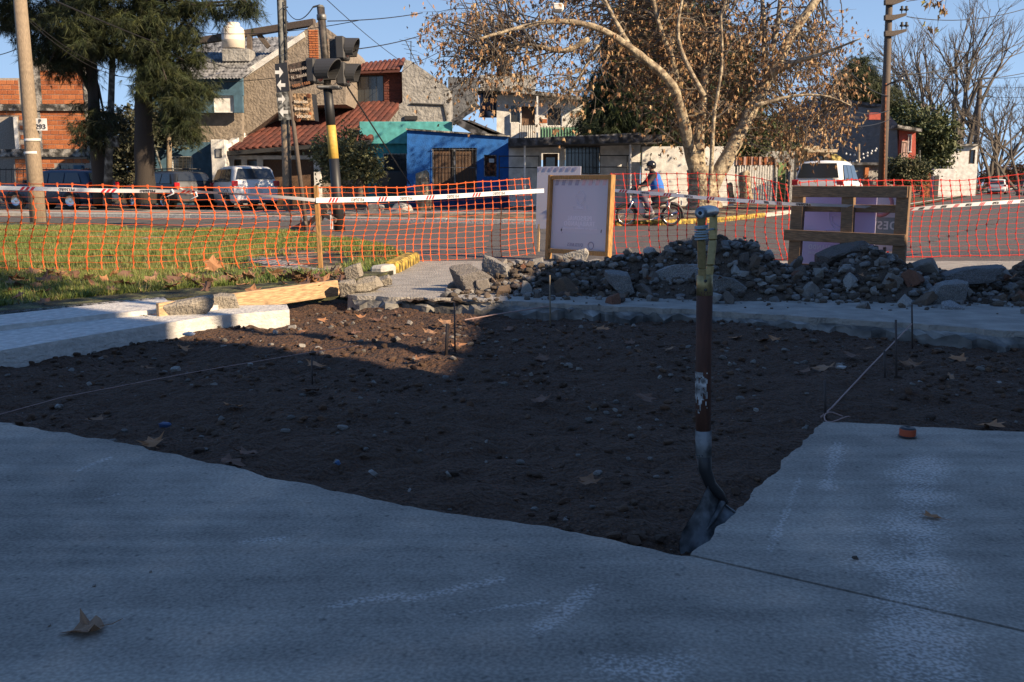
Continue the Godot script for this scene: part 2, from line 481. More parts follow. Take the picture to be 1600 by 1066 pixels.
func slab_material() -> StandardMaterial3D:
	# one map over the near slabs: mottled cement, trowel streaks and splashes of dried lime
	var w := 2048
	var a := noise(0.002, 41, 5).get_image(w, w); var b := noise(0.3, 42, 3).get_image(w, w); var c := noise(0.012, 43, 5).get_image(w, w)
	a.convert(Image.FORMAT_L8); b.convert(Image.FORMAT_L8); c.convert(Image.FORMAT_L8)
	var e := noise(0.03, 44, 4).get_image(96, w); e.convert(Image.FORMAT_L8); e.resize(w, w, Image.INTERPOLATE_CUBIC)
	var f := noise(0.1, 45, 2).get_image(w, w); f.convert(Image.FORMAT_L8)
	var de := e.get_data(); var df := f.get_data()
	var da := a.get_data(); var db := b.get_data(); var dc := c.get_data()
	var out := PackedByteArray(); out.resize(w * w * 3)
	# splashes: lists of (x, z, length, angle, width)
	var marks := []
	for p in [[1440, 720, 1405, 940, 0.045], [1405, 940, 1450, 1060, 0.05], [1310, 690, 1290, 760, 0.012], [930, 915, 840, 985, 0.012], [520, 945, 620, 930, 0.008], [640, 935, 780, 905, 0.008], [960, 1035, 1040, 1040, 0.03], [120, 735, 170, 715, 0.006], [150, 780, 190, 770, 0.006], [380, 845, 440, 840, 0.01], [700, 960, 850, 940, 0.006], [1250, 745, 1200, 860, 0.006]]:
		marks.append([G(p[0], p[1]), G(p[2], p[3]), p[4]])
	var seg := []
	for m in marks: seg.append([Vector2(m[0].x, m[0].z), Vector2(m[1].x, m[1].z), m[2]])
	for y in w:
		var wz := -7.0 + 8.0 * y / w
		var near := []
		for s in seg:
			if wz > min(s[0].y, s[1].y) - s[2] * 3.0 and wz < max(s[0].y, s[1].y) + s[2] * 3.0: near.append(s)
		for x in w:
			var wx := -4.0 + 8.0 * x / w
			var i := y * w + x
			var fa := da[i] / 255.0; var fb := db[i] / 255.0; var fc := dc[i] / 255.0
			var v := 0.72 + 0.16 * fa + 0.34 * (fb - 0.5) + 0.20 * (fc - 0.5) + 0.13 * (de[i] / 255.0 - 0.5)
			var pit := df[i] / 255.0
			if pit > 0.74: v -= (pit - 0.74) * 1.0
			var lime := 0.0
			for s in near:
				var r: float = s[2] * 3.0
				if wx < min(s[0].x, s[1].x) - r or wx > max(s[0].x, s[1].x) + r: continue
				var q := Vector2(wx, wz)
				var dd := q.distance_to(Geometry2D.get_closest_point_to_segment(q, s[0], s[1]))
				lime = max(lime, clamp(1.5 - dd / (s[2] * (0.3 + 2.4 * fc * fb * 2.0)), 0.0, 1.0))
			lime *= clamp((fb - 0.45) * 4.0 + (fc - 0.5) * 1.4 + 0.35, 0.0, 1.0)
			var tint: float = clamp((fc - 0.58) * 4.0, 0.0, 1.0) * 0.25
			out[i * 3] = int(255 * clamp(v * 0.72 + lime * 0.11 + tint * 0.03, 0, 1))
			out[i * 3 + 1] = int(255 * clamp(v * 0.675 + lime * 0.11 - tint * 0.03, 0, 1))
			out[i * 3 + 2] = int(255 * clamp(v * 0.62 + lime * 0.12 - tint * 0.06, 0, 1))
	var m := StandardMaterial3D.new()
	m.albedo_texture = ImageTexture.create_from_image(Image.create_from_data(w, w, false, Image.FORMAT_RGB8, out))
	m.uv1_scale = Vector3(1 / 8.0, 1 / 8.0, 1); m.uv1_offset = Vector3(0.5, 7.0 / 8.0, 0)
	m.roughness = 0.9
	return m

func grass():
	# tufts of blades over the lawn, denser and taller at its edges
	var st := tool()
	var g := RandomNumberGenerator.new(); g.seed = 5
	for i in 9:
		var a := g.randf() * TAU; var o := Vector3(cos(a), 0, sin(a)) * g.randf() * 0.03
		var lean := Vector3(cos(a), 0, sin(a)) * g.randf_range(0.01, 0.04)
		var s := Vector3(-sin(a), 0, cos(a)) * 0.004
		var h := g.randf_range(0.025, 0.06)
		tri(st, o - s, o + s, o + lean + Vector3(0, h, 0))
	var mesh := commit(st)
	var poly := PackedVector2Array()
	for p in [[-200, 505], [0, 488], [130, 474], [260, 462], [450, 448], [560, 434], [605, 424], [632, 408], [628, 400], [600, 389], [540, 377], [440, 365], [330, 362], [250, 365], [150, 356], [0, 350], [-200, 347]]:
		var q := G(p[0], p[1]); poly.append(Vector2(q.x, q.z))
	var xs := []; var n := noise(0.6, 21, 3); var n2 := noise(0.25, 22, 2)
	var tries := 0
	while xs.size() < 34000 and tries < 200000:
		tries += 1
		var q := Vector2(g.randf_range(-12, -0.5), -lerp(6.5, 22.0, pow(g.randf(), 1.6)))
		if not Geometry2D.is_point_in_polygon(q, poly): continue
		if n.get_noise_2d(q.x, q.y) < g.randf_range(-0.5, 0.05) - 0.0: continue
		var bare := Vector2(q.x + 2.6, (q.y + 12.0) * 0.45).length()
		if bare < g.randf_range(0.5, 1.3): continue
		xs.append([q, n2.get_noise_2d(q.x, q.y)])
	var mm := MultiMesh.new(); mm.transform_format = MultiMesh.TRANSFORM_3D; mm.use_colors = true; mm.mesh = mesh; mm.instance_count = xs.size()
	for i in xs.size():
		var q: Vector2 = xs[i][0]
		var s := g.randf_range(0.7, 1.5)
		mm.set_instance_transform(i, Transform3D(Basis(Vector3.UP, g.randf() * TAU).scaled(Vector3(s, s * g.randf_range(0.7, 1.2), s)), Vector3(q.x, 0.045, q.y)))
		var c := Color(0.09, 0.145, 0.025).lerp(Color(0.18, 0.19, 0.045), clamp(g.randf() * 0.8 + xs[i][1] * 0.6, 0, 1))
		if g.randf() < 0.12: c = Color(0.30, 0.23, 0.10)
		mm.set_instance_color(i, c)
	var o := MultiMeshInstance3D.new(); o.name = "grass"; o.multimesh = mm; o.material_override = M.leafy; add_child(o)
	tag(o, "short green grass on the corner lawn behind the orange net", "grass"); o.set_meta("kind", "stuff")

func dirt_height(x: float, z: float, n1, n2, n3) -> float:
	var h: float = -0.105 + 0.05 * n1.get_noise_2d(x, z) + 0.034 * n2.get_noise_2d(x, z) + 0.022 * abs(n3.get_noise_2d(x, z))
	return min(h, -0.055)
var dn := []
func dirt_at(x: float, z: float) -> float: return dirt_height(x, z, dn[0], dn[1], dn[2])
func build_pit():
	dn = [noise(0.5, 51, 3), noise(2.4, 52, 4), noise(7.0, 53, 3)]
	var x0 := -6.0; var z0 := -9.2; var dx := 0.024; var nx := 500; var nz := 290
	var v := PackedVector3Array(); var ix := PackedInt32Array()
	for j in nz:
		for i in nx:
			var x := x0 + i * dx; var z := z0 + j * dx
			v.append(Vector3(x, dirt_height(x, z, dn[0], dn[1], dn[2]), z))
	for j in nz - 1:
		for i in nx - 1:
			var k := j * nx + i
			ix.append_array([k, k + 1, k + nx, k + 1, k + nx + 1, k + nx])
	var arr := []; arr.resize(Mesh.ARRAY_MAX); arr[Mesh.ARRAY_VERTEX] = v; arr[Mesh.ARRAY_INDEX] = ix
	var am := ArrayMesh.new(); am.add_surface_from_arrays(Mesh.PRIMITIVE_TRIANGLES, arr)
	var st := SurfaceTool.new(); st.create_from(am, 0); st.generate_normals()
	structure("dug_earth", st.commit(), M.dirt)
	make_rocks()
	# gravel and clods over the dug earth
	var mm := MultiMesh.new(); mm.transform_format = MultiMesh.TRANSFORM_3D; mm.use_colors = true; mm.mesh = rocks[0]
	var list := []
	var g := RandomNumberGenerator.new(); g.seed = 8
	var cl := noise(0.9, 55, 3)
	while list.size() < 16000:
		var q := Vector2(g.randf_range(-5.5, 5.5), g.randf_range(-8.6, -2.2))
		var pile: float = clamp(1.4 - abs(q.y + 7.0) * 0.6, 0.0, 1.0)
		if cl.get_noise_2d(q.x, q.y) + 0.4 * pile < g.randf_range(-0.4, 0.75): continue
		list.append(q)
	mm.instance_count = list.size()
	for i in list.size():
		var q: Vector2 = list[i]
		var s := 0.004 + 0.026 * pow(g.randf(), 5.0)
		mm.set_instance_transform(i, Transform3D(Basis.from_euler(Vector3(g.randf() * 6, g.randf() * 6, g.randf() * 6)).scaled(Vector3(s, s * 0.7, s)), Vector3(q.x, dirt_at(q.x, q.y) + s * 0.3, q.y)))
		mm.set_instance_color(i, [Color(0.16, 0.08, 0.042), Color(0.19, 0.105, 0.06), Color(0.28, 0.25, 0.22), Color(0.11, 0.065, 0.04), Color(0.14, 0.08, 0.048), Color(0.12, 0.07, 0.042)][g.randi() % 6] * g.randf_range(0.7, 1.2))
	var o := MultiMeshInstance3D.new(); o.name = "gravel"; o.multimesh = mm; o.material_override = M.stone; add_child(o)
	tag(o, "loose grit and clods scattered over the dug earth", "gravel"); o.set_meta("kind", "stuff")
func rock_mesh(sd: int, col: Color, squash: Vector3, planes := 11, level := 2) -> ArrayMesh:
	var g := RandomNumberGenerator.new(); g.seed = sd
	var pl := []   # six faces of a broken slab, each knocked out of true, then a few fractures
	for i in 6:
		var n := Vector3.ZERO; n[i % 3] = 1.0 if i < 3 else -1.0
		n = (n + Vector3(g.randfn(), g.randfn(), g.randfn()) * 0.22).normalized()
		pl.append([n, g.randf_range(0.55, 0.95)])
	for i in planes - 5:
		pl.append([Vector3(g.randfn(), g.randfn(), g.randfn()).normalized(), g.randf_range(0.6, 0.95)])
	var t := (1.0 + sqrt(5.0)) / 2.0
	var vs := [Vector3(-1, t, 0), Vector3(1, t, 0), Vector3(-1, -t, 0), Vector3(1, -t, 0), Vector3(0, -1, t), Vector3(0, 1, t), Vector3(0, -1, -t), Vector3(0, 1, -t), Vector3(t, 0, -1), Vector3(t, 0, 1), Vector3(-t, 0, -1), Vector3(-t, 0, 1)]
	var fs := [[0, 11, 5], [0, 5, 1], [0, 1, 7], [0, 7, 10], [0, 10, 11], [1, 5, 9], [5, 11, 4], [11, 10, 2], [10, 7, 6], [7, 1, 8], [3, 9, 4], [3, 4, 2], [3, 2, 6], [3, 6, 8], [3, 8, 9], [4, 9, 5], [2, 4, 11], [6, 2, 10], [8, 6, 7], [9, 8, 1]]
	var tris := []
	for f in fs: tris.append([vs[f[0]].normalized(), vs[f[1]].normalized(), vs[f[2]].normalized()])
	for l in level:
		var nt := []
		for f in tris:
			var a: Vector3 = (f[0] + f[1]).normalized(); var b: Vector3 = (f[1] + f[2]).normalized(); var c: Vector3 = (f[2] + f[0]).normalized()
			nt.append([f[0], a, c]); nt.append([f[1], b, a]); nt.append([f[2], c, b]); nt.append([a, b, c])
		tris = nt
	var ns := noise(1.6, sd, 3)
	var st := tool()
	for f in tris:
		var q := []
		for d in f:
			var r := 1.4
			for p in pl:
				var k: float = d.dot(p[0])
				if k > 0.05: r = min(r, p[1] / k)
			r *= 1.0 + 0.05 * ns.get_noise_3dv(d * 2.0)
			q.append(d * r * squash)
		st.set_color(col * (1.0 + 0.25 * ns.get_noise_3dv(f[0] * 3.0 + Vector3(7, 0, 0))))
		tri(st, q[0], q[2], q[1])
	return commit(st)
func make_rocks():
	rocks = [rock_mesh(100, Color.WHITE, Vector3(1, 0.8, 0.9), 9, 1)]
	var cols := [Color(0.48, 0.45, 0.41), Color(0.38, 0.34, 0.30), Color(0.22, 0.18, 0.15), Color(0.12, 0.09, 0.07), Color(0.22, 0.155, 0.11), Color(0.28, 0.13, 0.08)]
	for i in 12:
		rocks.append(rock_mesh(101 + i, cols[i % 6], Vector3(rr(0.8, 1.2), rr(0.42, 0.8), rr(0.7, 1.1)) * 1.1, 8, 3))
func build_kerbs():
	# old white kerb and its gutter lip at the edge of the dig
	var st := sheet([[-420, 560], [0, 512], [170, 492], [340, 478], [448, 476], [452, 484], [330, 494], [150, 522], [0, 548], [-420, 625]], 0.015, 0.2)
	structure("gutter_lip", st, M.kerb_white)
	st = sheet([[-420, 528], [0, 488], [130, 475], [255, 464], [262, 470], [345, 470], [340, 477], [170, 490], [0, 509], [-420, 556]], 0.05, 0.2)
	structure("white_kerb", st, M.kerb_white)
	# plank standing on edge as formwork
	var a := G(318, 487, 0.0); var b := G(530, 456, 0.0)
	var d := (b - a).normalized()
	st = tool(); cbox(st, Transform3D(), Vector3(0.035, 0.15, a.distance_to(b) + 0.45), 0.004)
	var p := single("plank", st, M.pale_wood, (a + b) / 2 - d * 0.22 + Vector3(0, 0.04, 0), "long pale new plank set on edge between two stones beside lawn", "plank")
	p.look_at(p.position + d, Vector3.UP)
	var yk := tool()
	var ka := G(610, 428, 0.0); var kb := G(645, 410, 0.0)
	bar(yk, ka + Vector3(0, 0.05, 0), kb + Vector3(0, 0.05, 0), 0.18, 0.17, 0.03)
	single("kerb_block", yk, M.yellow, Vector3.ZERO, "yellow painted kerb block at the tip of the lawn", "kerb")
	var kc := tool(); bar(kc, G(588, 432, 0.0) + Vector3(0, 0.04, 0), ka + Vector3(0, 0.04, 0), 0.17, 0.15, 0.03)
	single("kerb_block", kc, M.kerb, Vector3.ZERO, "bare grey kerb block joined to the yellow one", "kerb")
	# loose stones holding the plank
	var stones := [[290, 488, 0.21, 0.065, 0.075, "long rounded concrete core lying on the white kerb", 0.25, 3], [356, 478, 0.11, 0.075, 0.08, "rough grey concrete lump wedged against the end of plank", 0.25, 5], [545, 455, 0.08, 0.075, 0.07, "square tan stone block under the tilted brick", 0.1, 7], [572, 452, 0.12, 0.065, 0.08, "long tan kerb stone beside the plank's far end", 0.1, 8], [556, 452, 0.09, 0.08, 0.06, "tilted flat brown brick leaning on stones at plank end", 0.7, 9], [597, 444, 0.09, 0.05, 0.06, "pale jagged concrete shard beside the yellow kerb block", 0.3, 11]]
	for s in stones:
		var m := rock_mesh(int(s[7]) * 31, Color(0.42, 0.37, 0.30), Vector3(s[2], s[3], s[4]) * 1.15, 8, 3)
		var q := G(s[0], s[1], 0.03)
		var o := single("loose_stone", m, M.stone, q + Vector3(0, s[3] * 0.55, 0), s[5], "stone")
		o.rotation = Vector3(0.1, 0.2, s[6] * 0.5); 
		if s[7] == 9: o.position.y += 0.12

# ---------- buildings
func build_shade_house():
	# houses out of view, footprints and heights shaped to cast the foreground shade
	var o := Vector3(6.6, 0, -5.3)
	var t := thing("unseen_corner_house", "unseen single-storey house shaped to shade the near street corner", "house", o)
	var st := tool(); extrude(st, [Vector3(0, -0.3, 0), Vector3(6.6, -0.3, -1.3), Vector3(6.6, -0.3, 5.5), Vector3(2.8, -0.3, 5.5), Vector3(2.8, -0.3, 10.0), Vector3(-0.35, -0.3, 10.0)], Vector3(0, 4.3, 0))
	part("wall", st, M.render_gray, t)
	st = tool(); box(st, Vector3(-0.08, 1.6, 3.0), Vector3(0.1, 1.2, 1.4)); part("window", st, M.pane, t)
	o = Vector3(9.6, 0, 0.6)
	t = thing("unseen_shade_block", "unseen four-storey block added to shade the left foreground", "building", o)  # added block out of view, far side angled to bound the cast shade
	st = tool(); extrude(st, [Vector3(0, -0.3, 0), Vector3(8.5, -0.3, 6.3), Vector3(8.5, -0.3, 14.0), Vector3(0, -0.3, 14.0)], Vector3(0, 11.3, 0))
	part("wall", st, M.white_wall, t)
	for i in 6:
		st = tool(); box(st, Vector3(0, 5.6 + (i % 2) * 3.2, 2.0 + floor(i / 2.0) * 3.5), Vector3(0.1, 1.3, 1.4)); part("window", st, M.pane, t)
func house(called: String, label: String, px: float, d: float) -> Node3D:
	var p := P(px, 288, d)
	return thing(called, label, "house", Vector3(p.x, 0.1, -d))
func brickwork(parent, x0, y0, x1, y1, d: float, bw: float, bh: float, mats: Array, holes := [], seed_ := 1, mesh = null):
	# single bricks laid in courses, standing 2 cm out of their mortar
	var a := P(x0, y1, d); var b := P(x1, y0, d)
	var g := RandomNumberGenerator.new(); g.seed = seed_
	var st := tool(); box(st, Vector3.ZERO, Vector3(bw - 0.022, bh - 0.022, 0.06), 0.006)
	var m := commit(st)
	var st2 := tool(); box(st2, Vector3.ZERO, Vector3(bw * 0.5 - 0.022, bh - 0.022, 0.06), 0.006)
	var half := commit(st2)
	var row := 0
	var y := a.y + bh / 2
	while y < b.y - bh * 0.3:
		var x := a.x + bw / 2
		var first := row % 2 == 1
		while x < b.x - bw * 0.2:
			var use := m
			var cx := x
			if first: use = half; cx = x - bw * 0.25; x -= bw * 0.5; first = false
			elif x + bw / 2 > b.x: use = half; cx = x - bw * 0.25
			var ok := cx + bw * 0.2 < b.x
			for h in holes:
				var ha := P(h[0], h[3], d); var hb := P(h[2], h[1], d)
				if cx > ha.x - bw * 0.45 and cx < hb.x + bw * 0.45 and y > ha.y - bh * 0.4 and y < hb.y + bh * 0.4: ok = false
			if ok:
				var o := part("brick", use, mats[g.randi() % mats.size()], parent)
				o.position = Vector3(cx, y, -d - 0.012 + g.randf_range(-0.005, 0.005)) - parent_at(parent)
			x += bw
		y += bh; row += 1
func parent_at(p) -> Vector3:
	var v := Vector3.ZERO
	while p != self: v += p.position; p = p.get_parent()
	return v
func corrugated(a: Vector3, b: Vector3, c: Vector3, d: Vector3, waves: int, amp: float) -> SurfaceTool:
	# sheet between edge a-b (eave) and d-c (ridge), ridges run from eave to ridge
	var st := tool(); var n := (b - a).cross(d - a).normalized() * amp
	var k := waves * 2
	for i in k:
		var s := float(i) / k; var e := float(i + 1) / k
		var o0 := n * (1 if i % 2 else -1); var o1 := -o0
		quad(st, a.lerp(b, s) + o0, a.lerp(b, e) + o1, d.lerp(c, e) + o1, d.lerp(c, s) + o0)
	return st
func tiles(parent, a: Vector3, b: Vector3, c: Vector3, d: Vector3, cols: int, rows: int, seed_: int):
	# barrel tiles one by one on the plane a b (eave) c d (ridge)
	var g := RandomNumberGenerator.new(); g.seed = seed_
	var w := a.distance_to(b) / cols; var l := a.distance_to(d) / rows * 1.12
	var st := tool(true)
	for k in 6:
		var t0 := PI * k / 6; var t1 := PI * (k + 1) / 6
		quad(st, Vector3(-cos(t0) * w * 0.5, sin(t0) * w * 0.32, 0.02), Vector3(-cos(t1) * w * 0.5, sin(t1) * w * 0.32, 0.02), Vector3(-cos(t1) * w * 0.42, sin(t1) * w * 0.26, -l), Vector3(-cos(t0) * w * 0.42, sin(t0) * w * 0.26, -l))
		tri(st, Vector3(-cos(t0) * w * 0.5, sin(t0) * w * 0.32, 0.02), Vector3(0, 0, 0.02), Vector3(-cos(t1) * w * 0.5, sin(t1) * w * 0.32, 0.02))
	var m := commit(st)
	for j in rows:
		for i in cols:
			var s := (i + 0.5) / cols; var t := float(j) / rows
			var p := a.lerp(b, s).lerp(d.lerp(c, s), t)
			var up := (d.lerp(c, s) - a.lerp(b, s)).normalized()
			var ax := (b - a).normalized(); var n := up.cross(-ax).normalized()
			if n.y < 0: n = -n
			ax = n.cross(-up).normalized()
			var o := part("tile", m, M.tile[g.randi() % 3], parent)
			o.transform = Transform3D(Basis(ax, n, -up), p + n * (0.015 + g.randf() * 0.01) - parent_at(parent))

func build_left_houses():
	# unfinished brick house
	var d := 42.0
	var t := house("brick_house", "unfinished orange hollow-brick house with bare concrete bands", 70, d)
	var st := tool()
	wall(st, -60, 107, 133, 163, d, 0.2, [[-60, 90, 40, 122], [36, 118, 51, 160]])
	wall(st, -60, 173, 137, 233, d, 0.2, [[-30, 182, 26, 233]])
	wall(st, -60, 245, 142, 292, d, 0.2, [[-30, 250, 24, 292], [91, 257, 127, 292]])
	var w := wpart("wall", st, M.mortar, t)
	brickwork(w, 62, 107, 133, 163, d, 0.34, 0.2, M.brick, [], 3)
	brickwork(w, 0, 122, 34, 163, d, 0.34, 0.2, M.brick, [], 4)
	brickwork(w, 62, 174, 137, 233, d, 0.34, 0.2, M.brick, [], 5)
	brickwork(w, -4, 174, 40, 233, d, 0.34, 0.2, M.brick, [[-30, 182, 26, 233]], 6)
	brickwork(w, 26, 246, 142, 292, d, 0.34, 0.2, M.brick, [[91, 255, 127, 292]], 7)
	brickwork(w, 95, 90, 107, 106, d, 0.34, 0.2, M.brick, [], 8)
	st = tool(); rect(st, -70, 163, 140, 173, d - 0.12, 0.6); rect(st, -70, 233, 144, 245, d - 0.14, 0.6)
	wpart("concrete_band", st, M.concrete, t)
	for c in [[51, 103, 61, 163], [48, 173, 62, 233], [132, 107, 137, 163]]:
		st = tool(); rect(st, c[0], c[1], c[2], c[3], d - 0.05, 0.25); wpart("pillar", st, M.concrete, t)
	st = tool(); rect(st, -70, 128, 135, 292, d + 5.0, 0.2); wpart("back_wall", st, M.mortar, t)
	st = tool(); rect(st, -70, 168, 135, 170, d + 0.3, 4.7); wpart("floor_slab", st, M.concrete, t)
	window(t, 91, 257, 127, 292, d + 0.05, M.white_paint, 2, 0)
	st = tool(); rect(st, 24, 183, 26, 233, d - 0.03, 0.12); wpart("opening_frame", st, M.white_paint, t)
	# low yard wall between brick house and blue house
	t = thing("yard_wall", "low weathered brick yard wall with dark railings under the conifer", "wall", P(185, 288, 41.0) * Vector3(1, 0, 1))
	st = tool(); rect(st, 142, 262, 240, 316, 41.0, 0.2); wpart("wall", st, M.render_brown, t)
	for i in 26:
		st = tool(); var x := 0.0 + i * 9.0; tube(st, [P(x, 262, 39.5), P(x, 322, 39.5)], 0.012, 5); wpart("railing_bar", st, M.iron, t)
	st = tool(); rect(st, -10, 264, 232, 266, 39.5, 0.04); wpart("rail", st, M.iron, t)
	st = tool(); rect(st, 118, 258, 127, 318, 39.4, 0.3, 0.02); wpart("gate_post", st, M.steel_blue, t)
	st = tool(); rect(st, 130, 270, 240, 318, 39.3, 0.05); wpart("gate_panel", st, M.pole_dark, t)

	# blue-fronted house with roof terrace
	d = 40.0
	t = house("blue_grey_house", "two-storey house with slate blue front, bare gable and roof water tank", 370, d)
	st = tool(); wall(st, 237, 222, 338, 320, d - 1.2, 0.2, [[268, 244, 303, 300]]); wpart("wall", st, M.steel_blue, t)
	window(t, 268, 244, 303, 300, d - 1.18, M.white_paint, 5, 7)
	st = tool(); wall(st, 237, 120, 378, 176, d - 1.4, 0.2, [[333, 149, 366, 175.9]]); wpart("upper_wall", st, M.steel_blue, t)
	window(t, 333, 149, 366, 175.9, d - 1.35, M.white_paint, 0, 0, M.white_paint)
	st = tool(); prism(st, [[237, 176.2], [378, 176.2], [378, 222], [237, 222]], d - 0.9, 0.3); wpart("lower_wall", st, M.render_brown, t)
	st = tool(); prism(st, [[338, 320], [338, 178], [378, 175], [378, 118], [486, 40], [497, 34], [524, 54], [540, 75], [540, 163], [446, 166], [353, 235], [353, 320]], d - 0.5, 7.0); wpart("gable_wall", st, M.render_brown, t)
	brickwork(t, 483, 44, 500, 94, d - 0.51, 0.26, 0.09, M.brick, [], 12)
	brickwork(t, 508, 60, 515, 94, d - 0.51, 0.26, 0.09, M.brick, [], 13)
	st = tool(); prism(st, [[372, 117], [474, 50], [476, 58], [378, 124]], d - 0.62, 0.5); wpart("verge_trim", st, M.white_wall, t)
	var a := P(232, 124, d - 1.8); var b := P(376, 122, d - 1.8); var c := P(474, 56, d + 4.2); var e := P(330, 62, d + 4.2)
	wpart("roof", corrugated(a, b, c, e, 28, 0.03), M.sheet, t)
	st = tool(); bar(st, P(300, 66, d + 1.5), P(492, 35, d + 0.3), 0.25, 0.28, 0.02); wpart("beam", st, M.pole_dark, t)
	st = tool(); bar(st, P(390, 52, d + 0.9), P(390, 80, d + 0.9), 0.2, 0.2, 0.02); wpart("post", st, M.pole_dark, t)
	st = tool(); bar(st, P(403, 52, d + 0.9), P(420, 74, d + 0.9), 0.18, 0.2, 0.02); wpart("brace", st, M.pole_dark, t)
	st = tool(); rect(st, 347, 76, 389, 96, d + 0.2, 1.2, 0.02); wpart("tank_plinth", st, M.render_gray, t)
	st = tool(); rect(st, 320, 86, 436, 98, d + 2.0, 0.3); wpart("parapet", st, M.slate, t)
	var tp := P(365, 76, d + 0.8); var r := 0.46
	t = thing("water_tank", "cream plastic water tank on the roof terrace", "water tank", tp)
	st = tool(true); lathe(st, [Vector2(0, 0), Vector2(r, 0), Vector2(r, 0.3), Vector2(r * 1.03, 0.32), Vector2(r, 0.34), Vector2(r, 0.68), Vector2(r * 0.9, 0.80), Vector2(r * 0.62, 0.88)], Vector3.ZERO, Basis(), 24)
	part("tank", st, mat(Color(0.70, 0.62, 0.52), 0.6), t)
	st = tool(true); lathe(st, [Vector2(r * 0.62, 0.86), Vector2(r * 0.62, 0.98), Vector2(r * 0.55, 1.02), Vector2(0, 1.03)], Vector3.ZERO, Basis(), 20)
	part("lid", st, mat(Color(0.70, 0.62, 0.52), 0.6), t)
	t = thing("meter_pillar", "peeling white meter pillar between blue house and tiled house", "pillar", P(342, 288, 38.2) * Vector3(1, 0, 1))
	st = tool(); rect(st, 333, 218, 351, 320, 38.2, 0.5, 0.03); wpart("body", st, M.white_wall, t)
	st = tool(); rect(st, 337, 232, 346, 246, 38.15, 0.06, 0.01); wpart("meter_box", st, M.sheet, t)

	# tiled house
	d = 39.0
	t = house("tiled_house", "house with sloping dark red tile roof and brick upper storey", 500, d)
	st = tool(); prism(st, [[352, 320], [352, 236], [575, 218], [575, 320]], d + 0.8, 0.2); wpart("back_wall", st, M.render_brown, t)
	st = tool(); rect(st, 352, 243, 500, 249, d + 0.4, 0.25); wpart("lintel", st, M.white_paint, t)
	for x in [[352, 365], [380, 385], [404, 410], [492, 500]]:
		st = tool(); rect(st, x[0], 249, x[1], 320, d + 0.4, 0.25); wpart("post", st, M.white_paint, t)
	st = tool(); rect(st, 412, 250, 452, 320, d + 0.5, 0.06); wpart("garage_door", st, M.brown_wood, t)
	st = tool(); rect(st, 453, 250, 491, 320, d + 0.5, 0.06); wpart("garage_door", st, M.brown_wood, t)
	window(t, 366, 250, 379, 262, d + 0.45, M.brown_wood); window(t, 386, 250, 403, 262, d + 0.45, M.brown_wood)
	a = P(352, 236, d - 0.5); b = P(580, 218, d - 0.5); c = P(630, 158, d + 3.6); e = P(446, 168, d + 3.6)
	st = tool(); extrude(st, [a, b, c, e], Vector3(0, -0.12, 0)); var roof := wpart("roof", st, M.tile[2], t)
	tiles(roof, a, b, c, e, 22, 11, 7)
	st = tool(); bar(st, P(350, 233, d - 0.55), P(437, 172, d + 3.0), 0.3, 0.25, 0.02); wpart("verge_trim", st, M.white_wall, t)
	st = tool(); bar(st, P(350, 240, d - 0.6), P(580, 222, d - 0.6), 0.08, 0.16); wpart("gutter", st, M.iron, t)
	st = tool(); wall(st, 515, 112, 630, 166, d + 3.4, 0.2, [[550, 117, 600, 161]]); var up := wpart("upper_wall", st, M.brick_dark, t)
	brickwork(up, 600, 115, 629, 160, d + 3.4, 0.30, 0.11, [M.tile[1], M.tile[0], M.tile[2]], [], 15)
	brickwork(up, 517, 115, 550, 164, d + 3.4, 0.30, 0.11, [M.tile[1], M.tile[0], M.tile[2]], [], 16)
	window(t, 550, 117, 600, 161, d + 3.5, M.iron, 3, 0)
	a = P(540, 112, d + 2.9); b = P(624, 109, d + 2.9); c = P(634, 92, d + 5.2); e = P(548, 102, d + 5.2)
	st = tool(); extrude(st, [a, b, c, e], Vector3(0, -0.1, 0)); var r2 := wpart("upper_roof", st, M.tile[2], t)
	tiles(r2, a, b, c, e, 12, 5, 9)
	st = tool(); prism(st, [[628, 112], [633, 93], [642, 95], [690, 128], [702, 140], [703, 196], [560, 196], [629, 160]], d + 3.0, 2.2); wpart("side_wall", st, M.render_gray, t)
	st = tool(); tube(st, [P(641, 162, d + 2.95), P(693, 164, d + 2.95), P(698, 188, d + 2.95)], 0.04, 6); wpart("drain_pipe", st, M.iron, t)
	st = tool(); rect(st, 632, 181, 652, 187, d + 2.9, 0.1); wpart("wall_vent", st, M.iron, t)
	# antenna
	t = thing("roof_antenna", "thin television aerial on the grey gable wall", "antenna", P(650, 100, d + 4.0))
	st = tool(); tube(st, [P(642, 100, d + 4), P(642, 64, d + 4)], 0.02, 5); wpart("mast", st, M.iron, t)
	st = tool(); tube(st, [P(634, 64, d + 4), P(651, 100, d + 4)], 0.018, 5); wpart("boom", st, M.iron, t)
	for i in 5:
		st = tool(); var p := P(634 + i * 3.6, 64 + i * 7.0, d + 4); tube(st, [p - Vector3(0.3, -0.08, 0.2), p + Vector3(0.3, -0.08, 0.2)], 0.01, 4); wpart("rod", st, M.iron, t)

